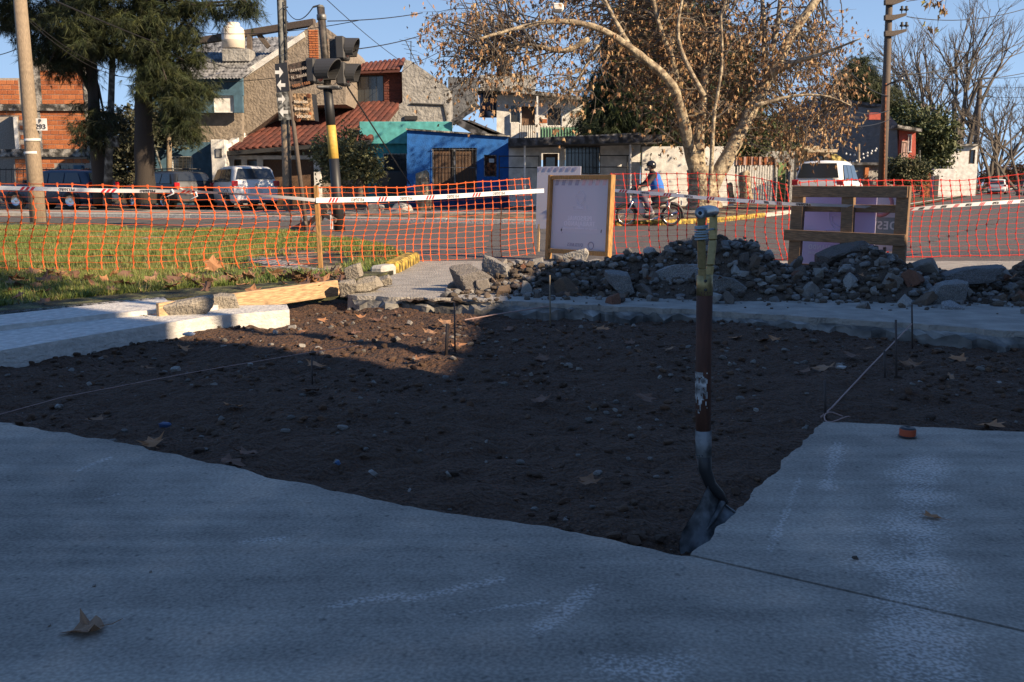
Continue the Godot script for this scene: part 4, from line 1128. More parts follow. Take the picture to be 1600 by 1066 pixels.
func add_unseen_tree():
	# tree out of view, added so that its thin crown dapples the lawn
	var t := thing("added_shade_tree", "unseen slim plane tree added to dapple the corner lawn", "tree", Vector3(4.9, 0, -2.9))
	var st := tool(true); tube(st, [Vector3(0, -0.2, 0), Vector3(0.05, 2.5, 0), Vector3(0, 5.2, 0.05), Vector3(0.1, 7.6, 0)], [0.09, 0.08, 0.06, 0.02], 9)
	var g := RandomNumberGenerator.new(); g.seed = 14; var lv := []
	for i in 26:
		var a := Vector3(0, g.randf_range(4.6, 7.2), 0); var dr := Vector3(g.randfn(), 0.5 + g.randf() * 0.5, g.randfn()).normalized()
		var e := a + dr * g.randf_range(0.7, 1.5); tube(st, [a, (a + e) / 2 + Vector3(0, 0.08, 0), e], [0.025, 0.015, 0.006], 5, false)
		for k in 75: lv.append(t.position + a.lerp(e, g.randf_range(0.3, 1.25)) + Vector3(g.randfn(), g.randfn(), g.randfn()) * 0.3)
	part("trunk", st, M.bark, t)
	crown(t, "crown", "plane", lv, Vector2(0.10, 0.18), [Color(0.26, 0.145, 0.065), Color(0.36, 0.22, 0.11)], M.leafy, 1.2, 15)
func hanging_branch():
	# twig of another plane tree hanging into the street from above
	var t := thing("hanging_twig", "drooping plane twig with dry leaves beside the bracketed pole", "branch", P(1460, -60, 16.0))
	var st := tool(); var g := RandomNumberGenerator.new(); g.seed = 9
	var lv := []
	for k in [[1450, 22, 1475, -70], [1464, 45, 1475, -70], [1476, 15, 1480, -70], [1458, 5, 1475, -70]]:
		var a := P(k[2], k[3], 16.0); var b := P(k[0], k[1], 16.0 + g.randfn() * 0.2)
		tube(st, [a, (a + b) / 2 + Vector3(0.05, -0.03, 0), b], [0.008, 0.006, 0.003], 4, false)
		for i in 9: lv.append(a.lerp(b, g.randf_range(0.55, 1.0)) + Vector3(g.randfn(), g.randfn(), g.randfn()) * 0.05)
	wpart("twig", st, M.bark_gray, t)
	crown(t, "leaves", "plane", lv, Vector2(0.08, 0.13), [Color(0.26, 0.14, 0.06), Color(0.32, 0.2, 0.08), Color(0.25, 0.22, 0.06)], M.leafy, 1.2, 5)
func conifer(called, label, trunk: Array, r: float, d: float, blobs: Array, per: int, size: float, cols: Array, sd: int):
	var b := P(trunk[0][0], 300, d)
	var t := thing(called, label, "tree", Vector3(b.x, 0.1, -d))
	var st := tool(true); var pts: Array = limb(st, trunk, r, r * 0.5, d)
	var g := RandomNumberGenerator.new(); g.seed = sd
	for bl in blobs:
		for i in 3:
			var e := P(bl[0] + g.randf_range(-0.7, 0.7) * bl[3], bl[1] + g.randf_range(-0.6, 0.6) * bl[4], bl[2] + g.randf_range(-1, 1))
			var s: Vector3 = pts[clampi(int(pts.size() * g.randf_range(0.4, 0.95)), 0, pts.size() - 1)]
			tube(st, [s, (s + e) / 2 + Vector3(0, 0.3, 0), e], [0.1, 0.06, 0.02], 5, false)
	wpart("trunk", st, M.bark_dark, t)
	crown(t, "crown", "needles", clumps(blobs, per, size * 0.62, sd), Vector2(size * 0.55, size), cols, M.needles, 0.6, sd)
func bush(called, label, stem: Array, d: float, blobs: Array, per: int, size: float, cols: Array, sd: int):
	var b := P(stem[0][0], 300, d)
	var t := thing(called, label, "tree" if called.contains("tree") else "shrub", Vector3(b.x, 0.1, -d))
	var st := tool(true); var pts: Array = limb(st, stem, 0.14, 0.07, d)
	var g := RandomNumberGenerator.new(); g.seed = sd
	for bl in blobs:
		for i in 7:
			var e := P(bl[0] + g.randf_range(-0.8, 0.8) * bl[3], bl[1] + g.randf_range(-0.8, 0.8) * bl[4], bl[2] + g.randf_range(-0.7, 0.7))
			var s: Vector3 = pts[-1 - g.randi() % 3]
			tube(st, [s, (s + e) / 2 + Vector3(g.randfn() * 0.1, 0.15, 0), e], [0.045, 0.03, 0.01], 5, false)
	wpart("trunk", st, M.bark_gray, t)
	crown(t, "crown", "broad", clumps(blobs, per, size, sd), Vector2(size * 0.4, size * 0.75), cols, M.leafy, 0.0, sd)
func bare_tree(px: float, d: float, s: float, sd: int, label: String):
	var b := P(px, 288, d); b.y = 0.0
	var t := thing("bare_tree", label, "tree", b, 0.0)
	var g := RandomNumberGenerator.new(); g.seed = sd
	var st := tool(); var tw := tool()
	var stack := []
	for i in 5:
		stack.append([Vector3(g.randfn() * 0.4, 0, g.randfn() * 0.4), Vector3(g.randfn() * 0.32, 1, g.randfn() * 0.32).normalized(), 6.5 * s, 0.24 * s, 0])
	while stack.size():
		var q = stack.pop_back()
		var a: Vector3 = q[0]; var dir: Vector3 = q[1]; var mid: Vector3 = a + dir * q[2] * 0.5 + Vector3(g.randfn(), 0, g.randfn()) * q[2] * 0.04
		var e: Vector3 = a + (dir + Vector3(0, 0.12, 0)).normalized() * q[2]
		tube(tw if q[4] > 2 else st, [a, mid, e], [q[3], q[3] * 0.8, q[3] * 0.6], 5 if q[4] < 2 else 3, false)
		if q[4] >= 5: continue
		for i in (3 if q[4] < 3 else 3):
			var nd := (dir + Vector3(g.randfn(), g.randfn() * 0.5 + 0.25, g.randfn()) * 0.42).normalized()
			stack.append([a.lerp(e, g.randf_range(0.55, 1.0)), nd, q[2] * g.randf_range(0.5, 0.72), max(q[3] * 0.52, 0.012), q[4] + 1])
	part("trunk", st, M.bark_gray, t)
	part("twigs", tw, M.bark_gray, t)

# ---------- poles, wires, signals
func wire(x0, y0, d0, x1, y1, d1, sag: float, label: String, r := 0.012):
	var a := P(x0, y0, d0); var b := P(x1, y1, d1); var pts := []
	for i in 17:
		var k := i / 16.0; pts.append(a.lerp(b, k) + Vector3(0, -4.0 * sag * k * (1 - k), 0))
	var st := tool(); tube(st, pts, r, 5, false)
	single("overhead_wire", st, M.black, Vector3.ZERO, label, "wire", "overhead wires")
func plate(parent, called, pts: Array, thick: float, m):
	var st := tool(); extrude(st, pts, Vector3(0, 0, -thick)); return wpart(called, st, m, parent)
func arrow(parent, cx: float, cy: float, w: float, h: float, d: float, right: bool, m):
	var s := 1.0 if right else -1.0
	var pts := []
	for q in [[-0.5, -0.16], [0.02, -0.16], [0.02, -0.5], [0.5, 0], [0.02, 0.5], [0.02, 0.16], [-0.5, 0.16]]: pts.append(P(cx + s * q[0] * w, cy + q[1] * h, d))
	return plate(parent, "arrow", pts, 0.004, m)
func build_poles():
	# wooden pole with number plate
	var d := 25.0
	var t := thing("utility_pole", "pale wooden pole with white number plate standing in the lawn verge", "utility pole", G(59, 346))
	var st := tool(true); tube(st, [P(60, 347, d), P(52, 250, d), P(42, 130, d), P(26, -60, d)], [0.205, 0.19, 0.17, 0.15], 14); wpart("pole", st, M.pole_wood, t)
	st = tool(); rect(st, 53, 185, 72, 204, d - 0.05, 0.02); var pl := wpart("number_plate", st, M.white_paint, t)
	var o := text("lettering", "P", 0.1, 0.006, M.ink, pl, Transform3D(Basis(), P(62, 189.5, d - 0.06) - Vector3.ZERO))
	o = text("lettering", "293", 0.12, 0.006, M.ink, pl, Transform3D(Basis(), P(63, 198, d - 0.06)))
	for y in [217, 237]:
		st = tool(true); tube(st, [P(50, y, d), P(50.5, y + 4, d)], 0.2, 14); wpart("band", st, M.white_paint, t)
	# grey lamp pole under the conifers
	d = 34.0
	t = thing("lamp_pole", "slim grey concrete pole with white box under the conifers", "pole", G(168, 333) * Vector3(1, 0, 0) + Vector3(P(168, 300, d).x - G(168, 333).x, 0.1, -d))
	st = tool(true); tube(st, [P(167, 322, d), P(172, 200, d), P(178, 18, d)], [0.15, 0.12, 0.08], 10); wpart("pole", st, M.pole_gray, t)
	st = tool(); rect(st, 165, 212, 183, 230, d - 0.2, 0.16, 0.02); wpart("meter_box", st, M.pole_gray, t)
	single("tree_stake", rod([P(264, 318, 38.2), P(264, 180, 38.2)], 0.1), M.pole_wood, Vector3.ZERO, "brown wooden pole before the barred blue house window", "pole")
	single("leaning_prop", rod([P(260, 290, 38.3), P(236, 210, 38.3)], 0.04), M.pole_gray, Vector3.ZERO, "thin grey pipe leaning beside the brown wooden pole", "pipe")
	# tall street pole
	d = 33.0
	t = thing("utility_pole", "grey utility pole with rusty brown foot behind the arrow signs", "utility pole", Vector3(P(449, 300, d).x, 0.1, -d))
	st = tool(true); tube(st, [P(450, 330, d), P(446, 195, d)], [0.16, 0.15], 12); wpart("foot", st, M.pole_wood, t)
	st = tool(true); tube(st, [P(446, 195, d), P(441, 60, d), P(436, -60, d)], [0.148, 0.135, 0.12], 12); wpart("pole", st, M.pole_gray, t)
	for y in [12, 35, 52]:
		st = tool(); tube(st, [P(444, y, d - 0.1), P(450, y - 1, d - 0.1)], 0.02, 5); wpart("peg", st, M.iron, t)
	st = tool(); tube(st, [P(446, 0, d - 0.15), P(449, 150, d - 0.15), P(456, 330, d - 0.15)], 0.03, 6); wpart("cable", st, M.iron, t)
	# leaning sign post with plates
	d = 20.4
	t = thing("street_sign_post", "leaning thin dark post carrying arrow plates and street names", "street sign", G(479, 359))
	st = tool(true); tube(st, [P(479, 360, d), P(446, 95, d)], 0.045, 8); wpart("post", st, M.pole_dark, t)
	var dk := mat(Color(0.02, 0.022, 0.03), 0.6, T.mottle, 0.4); var gr := mat(Color(0.22, 0.22, 0.21), 0.7, T.blotch, 0.4)
	var p1 = plate(t, "arrow_plate", [P(429, 100, d - 0.06), P(448, 97, d - 0.06), P(452, 142, d - 0.06), P(432, 145, d - 0.06)], 0.02, dk)
	arrow(p1, 436, 113, 13, 17, d - 0.07, true, M.white_paint); arrow(p1, 439, 133, 13, 17, d - 0.07, false, M.white_paint)
	var p2 = plate(t, "arrow_plate", [P(431, 145.5, d - 0.06), P(450, 143, d - 0.06), P(455, 187, d - 0.06), P(436, 188, d - 0.06)], 0.02, gr)
	arrow(p2, 440, 155, 12, 15, d - 0.07, true, M.white_paint); arrow(p2, 443, 175, 14, 17, d - 0.07, false, M.white_paint)
	var rust_dk := mat(Color(0.055, 0.035, 0.03), 0.8, T.blotch, 0.3)
	var n1 = plate(t, "name_plate", [P(450, 101, d - 0.02), P(487, 92, d + 0.1), P(490, 132, d + 0.1), P(454, 142, d - 0.02)], 0.03, rust_dk)
	var face := Basis(Vector3(0, 0, 1), 0.2)
	var cream := mat(Color(0.36, 0.31, 0.26), 0.7); var rust_ink := mat(Color(0.30, 0.13, 0.06), 0.8)
	text("lettering", "Acevedo", 0.062, 0.006, cream, n1, Transform3D(face, P(466, 108, d - 0.06)))
	text("lettering", "N. Saulé", 0.062, 0.006, cream, n1, Transform3D(face, P(467, 119, d - 0.06)))
	text("lettering", "1000-1100", 0.06, 0.006, rust_ink, n1, Transform3D(face, P(470, 132, d - 0.06)))
	var n2 = plate(t, "name_plate", [P(457, 146, d - 0.02), P(486, 146, d + 0.04), P(491, 188, d + 0.04), P(461, 187, d - 0.02)], 0.03, mat(Color(0.42, 0.27, 0.15), 0.85, T.blotch, 0.25))
	var pale := mat(Color(0.6, 0.52, 0.42), 0.8)
	text("lettering", "Nicolás", 0.06, 0.006, pale, n2, Transform3D(Basis(), P(470, 159, d - 0.05)))
	text("lettering", "Barreda", 0.06, 0.006, pale, n2, Transform3D(Basis(), P(472, 170, d - 0.05)))
	text("lettering", "100-200", 0.06, 0.006, pale, n2, Transform3D(Basis(), P(474, 182, d - 0.05)))
	for q in [[457, 160, 5, 8], [480, 150, 8, 5], [463, 185, 12, 3], [482, 178, 6, 9]]:
		st = tool(true); lathe(st, [Vector2(0, 0.004), Vector2(q[2] * 0.006, 0.003), Vector2(q[2] * 0.0066, 0)], P(q[0] + 2, q[1], d - 0.03), Basis(Vector3.RIGHT, PI / 2), 7); wpart("rust_scab", st, M.rust, n2)
	plate(t, "name_plate_back", [P(484, 146, d + 0.08), P(494, 148, d + 0.3), P(498, 190, d + 0.3), P(490, 188, d + 0.08)], 0.02, dk)
	# traffic signal
	d = 20.8
	t = thing("traffic_signal", "black and yellow banded traffic signal pole with hooded dark heads", "traffic light", G(530, 362))
	st = tool(true); tube(st, [P(531, 362, d), P(521.5, 248, d)], [0.12, 0.105], 14); wpart("lower_pole", st, M.black, t)
	st = tool(true); tube(st, [P(521.5, 248, d), P(517, 196, d)], [0.106, 0.1], 14); wpart("yellow_band", st, mat(Color(0.66, 0.42, 0.08), 0.6, T.mottle, 0.5), t)
	st = tool(true); tube(st, [P(517, 196, d), P(512, 140, d)], [0.1, 0.098], 14); wpart("upper_pole", st, M.black, t)
	st = tool(true); tube(st, [P(512, 140, d), P(501, 12, d)], [0.085, 0.08], 14); wpart("pipe", st, mat(Color(0.10, 0.08, 0.065), 0.6, T.blotch, 0.6), t)
	st = tool(true); lathe(st, [Vector2(0.085, 0), Vector2(0.05, 0.05), Vector2(0, 0.06)], P(501, 12, d), Basis(), 12); wpart("cap", st, M.pole_gray, t)
	st = tool(true); tube(st, [P(502.6, 31, d), P(502, 23, d)], 0.1, 14); wpart("collar", st, M.sheet, t)
	st = tool(); tube(st, [P(500, 8, d), P(489, 11, d)], 0.02, 6); wpart("wire_hook", st, M.iron, t)
	st = tool(); rect(st, 494, 133, 530, 138, d - 0.18, 0.36, 0.02); wpart("bracket", st, M.sheet, t)
	signal_head(t, P(498, 92, d - 0.25), P(500, 130, d - 0.25), Vector3(1, 0, 0.28).normalized(), 0.25, 0.46)
	signal_head(t, P(541, 58, d + 0.1), P(543, 94, d + 0.1), Vector3(1, 0, 0.1).normalized(), 0.22, 0.27)
	signal_head(t, P(542, 98, d + 0.1), P(544, 134, d + 0.1), Vector3(1, 0, 0.1).normalized(), 0.22, 0.29)
	st = tool(); rect(st, 515, 60, 526, 94, d + 0.05, 0.3, 0.02); wpart("backbox", st, M.plastic, t)
	# right utility pole with brackets
	d = 48.0
	t = thing("utility_pole", "tall wooden utility pole with three cross brackets and street lamp", "utility pole", Vector3(P(1378, 300, d).x, 0.1, -d))
	st = tool(true); tube(st, [P(1377, 322, d), P(1383, 180, d), P(1391, -30, d)], [0.22, 0.2, 0.15], 12); wpart("pole", st, M.pole_dark, t)
	st = tool(true); tube(st, [P(1380, 322, d - 0.25), P(1384, 130, d - 0.25)], 0.055, 8); wpart("conduit", st, M.rust, t)
	for y in [2, 26, 51]:
		st = tool(); prism(st, [[1384, y - 3], [1398, y - 3], [1417, y - 6], [1417, y - 2], [1398, y + 5], [1384, y + 5]], d - 0.3, 0.25); wpart("bracket", st, M.pole_dark, t)
		for x in [1409, 1416]:
			st = tool(true); lathe(st, [Vector2(0.02, 0), Vector2(0.03, 0.12), Vector2(0.11, 0.14), Vector2(0.11, 0.2), Vector2(0.05, 0.24), Vector2(0.07, 0.32), Vector2(0, 0.36)], P(x, y - 5, d - 0.2), Basis(), 8); wpart("insulator", st, M.iron, t)
	st = tool(); tube(st, [P(1384, 134, d - 0.3), P(1394, 129, d - 0.8), P(1402, 126, d - 1.0)], 0.04, 6); wpart("lamp_arm", st, M.iron, t)
	st = tool(); bar(st, P(1401, 126.5, d - 1.0), P(1411, 122.5, d - 1.1), 0.3, 0.12, 0.04); wpart("lamp_head", st, M.sheet, t)
	d = 92.0
	t = thing("utility_pole", "distant dark pole with three small brackets beside bare trees", "utility pole", Vector3(P(1524, 300, d).x, 0.05, -d))
	st = tool(true); tube(st, [P(1521, 303, d), P(1532, 122, d)], [0.3, 0.2], 10); wpart("pole", st, M.pole_dark, t)
	for y in [123, 136, 151]:
		st = tool(); prism(st, [[1529, y - 2], [1548, y - 2], [1548, y], [1529, y + 2]], d - 0.3, 0.3); wpart("bracket", st, M.iron, t)
	for s in [[1492, 300, 1497, 186, 80.0, 0.16, "brown pole beside the distant white house"], [1500, 302, 1505, 190, 100.0, 0.16, "second slim brown pole near distant white house"], [1553, 290, 1557, 202, 110.0, 0.14, "slim grey pole before the far bare trees"], [1437, 300, 1437, 235, 62.0, 0.07, "thin grey pole beside the red and pink house"], [1299, 300, 1299, 212, 46.0, 0.06, "thin white vent pipe above the beige house"]]:
		single("street_pole", rod([P(s[0], s[1], s[4]), P(s[2], s[3], s[4])], s[5]), M.pole_dark if s[5] > 0.1 else M.pole_gray, Vector3.ZERO, s[6], "pole")
	# hanging street lamp in the plane tree
	t = thing("street_lamp", "white street lamp head hanging on a cable among plane leaves", "street lamp", P(872, 10, 27.0))
	st = tool(); rect(st, 863, 4, 881, 17, 27.0, 0.35, 0.05); wpart("housing", st, M.white_paint, t)
	st = tool(); tube(st, [P(872, 4, 27.2), P(872, -40, 27.2)], 0.012, 5); wpart("cable", st, M.iron, t)
	# wires
	wire(70, -6, 25, 356, 106, 39, 0.1, "wire running down across the left conifer to blue-fronted house", 0.02)
	wire(42, 26, 25, 182, 112, 34, 0.2, "wire from the pale pole to grey lamp pole, upper")
	wire(42, 30, 25, 184, 118, 34, 0.25, "wire from the pale pole to grey lamp pole, lower")
	wire(-40, 90, 30, 44, 68, 25, 0.1, "wire entering from the side above the brick house")
	wire(178, 118, 34, 445, 120, 33, 0.2, "wire between grey lamp pole and rusty-footed pole")
	wire(444, 8, 33, 489, 11, 20.8, 0.35, "slack wire from the rusty-footed pole to signal pole top")
	wire(512, 33, 20.8, 660, 20, 28, 0.05, "wire from signal pole collar into the plane tree")
	wire(555, 77, 20.9, 668, 52, 28, 0.05, "wire from signal heads into the plane tree")
	wire(505, -6, 30, 633, 100, 43, 0.1, "thin wire slanting down to the tiled roof ridge")
	wire(543, 136, 20.9, 642, 290, 35, 0.0, "taut guy wire down to the tree stump by blue house", 0.02)
	wire(300, 50, 38, 560, 32, 30, 0.2, "wire crossing behind the roof terrace beam")
	wire(640, 100, 43, 720, 60, 30, 0.1, "wire from television aerial into the plane tree")
	wire(930, -10, 28, 1100, 62, 30, 0.1, "pale cable crossing the plane tree crown")
	for k in [[1417, 2, 1640, -90], [1417, 26, 1640, 0], [1400, 112, 1640, 104], [1390, 116, 1650, 60], [1390, 120, 1640, 44], [1390, 109, 1536, 112], [1390, 122, 1536, 124], [1390, 150, 1290, 60], [1390, 172, 1280, 140], [1392, 186, 1250, 172]]:
		wire(k[0], k[1], 48, k[2], k[3], 52 if k[2] > 1600 else (90 if k[2] > 1500 else 40), 0.5, "overhead wire strung from the bracketed utility pole across the sky", 0.02)
	for k in [[1548, 122, 1700, 90], [1548, 136, 1700, 112], [1548, 151, 1700, 128], [1548, 150, 1660, 160]]:
		wire(k[0], k[1], 92, k[2], k[3], 80, 0.5, "overhead wire strung from the distant bracketed pole", 0.02)
func signal_head(t, top: Vector3, bottom: Vector3, face: Vector3, r: float, hood: float):
	var c := (top + bottom) / 2; var up := (top - bottom).normalized(); var h := top.distance_to(bottom)
	var x := face.cross(up).normalized()
	var b := Basis(x, up, x.cross(up))
	var st := tool(); cbox(st, Transform3D(Basis(x, up, face), c - face * 0.1), Vector3(h * 0.95, h, 0.2), 0.03)
	var hd := wpart("signal_head", st, M.plastic, t)
	# hood: open tube cut away below
	st = tool()
	var n := 18
	for i in n:
		var a0 := -0.8 + (PI + 1.6) * i / n; var a1 := -0.8 + (PI + 1.6) * (i + 1) / n
		var p := []
		for a in [a0, a1]:
			var e := x * cos(a) * r + up * sin(a) * r
			var len: float = hood * (0.72 + 0.28 * max(sin(a), -0.4))
			p.append([c + e, c + e * 0.97 + face * len, c + e * 0.9, c + e * 0.87 + face * len])
		quad(st, p[0][0], p[0][1], p[1][1], p[1][0]); quad(st, p[0][2], p[1][2], p[1][3], p[0][3]); quad(st, p[0][1], p[0][3], p[1][3], p[1][1])
	wpart("hood", st, M.plastic, hd)
	st = tool(true); lathe(st, [Vector2(0, 0.05), Vector2(r * 0.5, 0.04), Vector2(r * 0.85, 0.0)], c + face * 0.005, Basis(x, face, up), 16)
	wpart("lens", st, mat(Color(0.05, 0.02, 0.02), 0.2), hd)

# ---------- vehicles
func car(called, label, category, at: Vector3, yaw: float, L: float, W: float, H: float, belt: float, hood: float, paint, group := "", rack := false, emblem := false) -> Node3D:
	# nose along -z; stations from nose to tail: [z, underside, shoulder, top]
	var t := thing(called, label, category, at, yaw, group)
	var w := W / 2
	var sts := [[-0.5, 0.42, hood - 0.22, hood - 0.2], [-0.485, 0.28, hood - 0.10, hood - 0.07], [-0.40, 0.24, hood - 0.02, hood], [-0.24, 0.22, belt - 0.03, belt + 0.03], [-0.10, 0.22, belt, H - 0.07], [0.02, 0.22, belt + 0.01, H - 0.005], [0.2, 0.22, belt + 0.02, H], [0.38, 0.24, belt + 0.03, H - 0.03], [0.445, 0.26, belt + 0.03, H - 0.08], [0.485, 0.3, belt + 0.03, belt + 0.12], [0.5, 0.40, belt - 0.06, belt - 0.02]]
	var rings := []
	for s in sts:
		var k: float = clamp((s[3] - s[2]) / (H - belt), 0.0, 1.0)
		var taper: float = 1.0 - 0.10 * pow(abs(s[0]) * 2.0, 6)
		var half := [Vector2(0.0, s[1]), Vector2(0.86, s[1]), Vector2(0.97, s[1] + 0.10), Vector2(1.0, lerp(s[1], s[2], 0.55)), Vector2(0.985, s[2] - 0.05), Vector2(0.95, s[2]), Vector2(lerp(0.9, 0.80, k), lerp(s[2], s[3], 0.82)), Vector2(lerp(0.8, 0.70, k), lerp(s[2], s[3], 0.97)), Vector2(0.0, s[3] + 0.015)]
		var ring := []
		for p in half: ring.append(Vector3(p.x * w * taper, p.y, s[0] * L))
		for i in range(half.size() - 2, 0, -1): ring.append(Vector3(-half[i].x * w * taper, half[i].y, s[0] * L))
		rings.append(ring)
	var st := tool(true); var n: int = rings[0].size()
	for i in rings.size() - 1:
		for k in n: quad(st, rings[i][k], rings[i][(k + 1) % n], rings[i + 1][(k + 1) % n], rings[i + 1][k])
	for e in [0, rings.size() - 1]:
		for k in range(1, n - 1): tri(st, rings[e][0], rings[e][k], rings[e][k + 1])
	part("body", st, paint, t)
	# rear glass
	var gz := 0.012
	st = tool()
	var zt := L * 0.447 + gz; var zb := L * 0.487 + gz
	quad(st, Vector3(-w * 0.66, H - 0.11, zt + 0.005), Vector3(w * 0.66, H - 0.11, zt + 0.005), Vector3(w * 0.8, belt + 0.14, zb + 0.012), Vector3(-w * 0.8, belt + 0.14, zb + 0.012))
	part("rear_window", st, M.pane, t)
	st = tool(); quad(st, Vector3(-w * 0.66, H - 0.12, -L * 0.105), Vector3(w * 0.66, H - 0.12, -L * 0.105), Vector3(w * 0.85, belt + 0.07, -L * 0.235), Vector3(-w * 0.85, belt + 0.07, -L * 0.235))
	part("windscreen", st, M.pane, t)
	for s in [-1, 1]:
		var hi := w * 0.80 + 0.02; var lo := w * 0.955 + 0.012; var yh := lerp(belt, H, 0.80); var yl := belt + 0.05
		for z in [[-0.185, -0.10, 0.05], [0.065, 0.065, 0.22], [0.235, 0.235, 0.36]]:
			st = tool()
			quad(st, Vector3(s * lo, yl, z[0] * L), Vector3(s * hi, yh, z[1] * L), Vector3(s * hi, yh, z[2] * L), Vector3(s * lo, yl, (z[2] + (0.05 if z[2] > 0.3 else 0.0)) * L))
			part("side_window", st, M.pane, t)
		st = tool(); cbox(st, Transform3D(Basis(), Vector3(s * w * 0.86, belt - 0.02, L * 0.493)), Vector3(w * 0.26, 0.20, 0.07), 0.02); part("tail_light", st, M.red_lens, t)
		st = tool(); cbox(st, Transform3D(Basis(), Vector3(s * w * 0.76, hood - 0.14, -L * 0.487)), Vector3(w * 0.3, 0.14, 0.08), 0.03); part("headlight", st, M.chrome, t)
		st = tool(); cbox(st, Transform3D(Basis(), Vector3(s * (w + 0.09), belt + 0.08, -L * 0.16)), Vector3(0.2, 0.14, 0.1), 0.03); part("mirror", st, M.black, t)
		for z in [-0.30, 0.29]:
			var c := Vector3(s * (w - 0.09), 0.32, z * L)
			st = tool(true); lathe(st, [Vector2(0.2, -0.11), Vector2(0.31, -0.11), Vector2(0.325, -0.06), Vector2(0.325, 0.06), Vector2(0.31, 0.11), Vector2(0.2, 0.11)], c, Basis(Vector3(0, 0, 1), PI / 2), 20)
			var wh := part("wheel", st, M.rubber, t)
			st = tool(true); lathe(st, [Vector2(0.2, 0.10), Vector2(0.17, 0.07), Vector2(0.05, 0.09), Vector2(0, 0.09)], c, Basis(Vector3(0, 0, 1), -s * PI / 2), 14); part("rim", st, M.chrome, wh)
			st = tool(true); lathe(st, [Vector2(0.0, 0.0), Vector2(0.40, 0.0), Vector2(0.40, 0.03)], Vector3(s * (w - 0.022), 0.35, z * L), Basis(Vector3(0, 0, 1), -s * PI / 2), 22); part("wheel_arch", st, M.plastic, t)
	st = tool(); cbox(st, Transform3D(Basis(), Vector3(0, 0.42, L * 0.497)), Vector3(W * 0.9, 0.2, 0.1), 0.03); part("rear_bumper", st, paint, t)
	st = tool(); cbox(st, Transform3D(Basis(), Vector3(0, 0.32, L * 0.502)), Vector3(W * 0.7, 0.1, 0.1), 0.03); part("bumper_trim", st, M.plastic, t)
	st = tool(); cbox(st, Transform3D(Basis(), Vector3(0, belt - 0.26, L * 0.503)), Vector3(0.42, 0.13, 0.01), 0.003); part("number_plate", st, M.white_paint, t)
	if emblem:
		for y in [0.0, 0.045]:
			st = tool(); bar(st, Vector3(-0.07, belt - 0.1 + y, L * 0.507), Vector3(0, belt - 0.05 + y, L * 0.507), 0.015, 0.02); bar(st, Vector3(0.07, belt - 0.1 + y, L * 0.507), Vector3(0, belt - 0.05 + y, L * 0.507), 0.015, 0.02); part("chevron_badge", st, M.chrome, t)
	if rack:
		for s in [-1, 1]:
			st = tool(); tube(st, [Vector3(s * w * 0.66, H + 0.06, 0.0), Vector3(s * w * 0.66, H + 0.07, L * 0.36)], 0.02, 6); part("roof_rail", st, M.black, t)
		for z in [0.05, 0.3]:
			st = tool(); tube(st, [Vector3(-w * 0.7, H + 0.08, z * L), Vector3(w * 0.7, H + 0.08, z * L)], 0.018, 6); part("roof_bar", st, M.black, t)
	return t
func build_vehicles():
	var q := P(376, 300, 35.6); q.y = 0.1
	car("parked_car", "white compact crossover parked before the tiled house, tail towards street", "car", q, 0.55, 3.85, 1.70, 1.55, 0.94, 0.96, M.car_white, "cars parked along the far street", false, true)
	q = P(262, 300, 36.4); q.y = 0.1
	car("parked_car", "dark old hatchback with roof rack parked by the blue-fronted house", "car", q, 0.85, 3.9, 1.65, 1.38, 0.88, 0.9, M.car_dark, "cars parked along the far street", true)
	q = P(92, 300, 36.0); q.y = 0.1
	car("parked_car", "dark blue car half hidden behind net before the brick house", "car", q, 1.3, 4.0, 1.68, 1.42, 0.9, 0.92, mat(Color(0.03, 0.05, 0.09), 0.35), "cars parked along the far street")
	q = P(1296, 300, 36.0); q.y = 0.0
	car("white_van", "white small van with big dark rear window driving off past pallet", "van", q, -0.52, 4.2, 1.80, 1.84, 1.08, 1.05, M.car_white)
	q = P(1559, 300, 98.0); q.y = 0.0
	car("far_car", "silver hatchback parked far down the right street by grass", "car", q, -0.52, 3.9, 1.68, 1.5, 0.9, 0.92, mat(Color(0.55, 0.56, 0.58), 0.4))

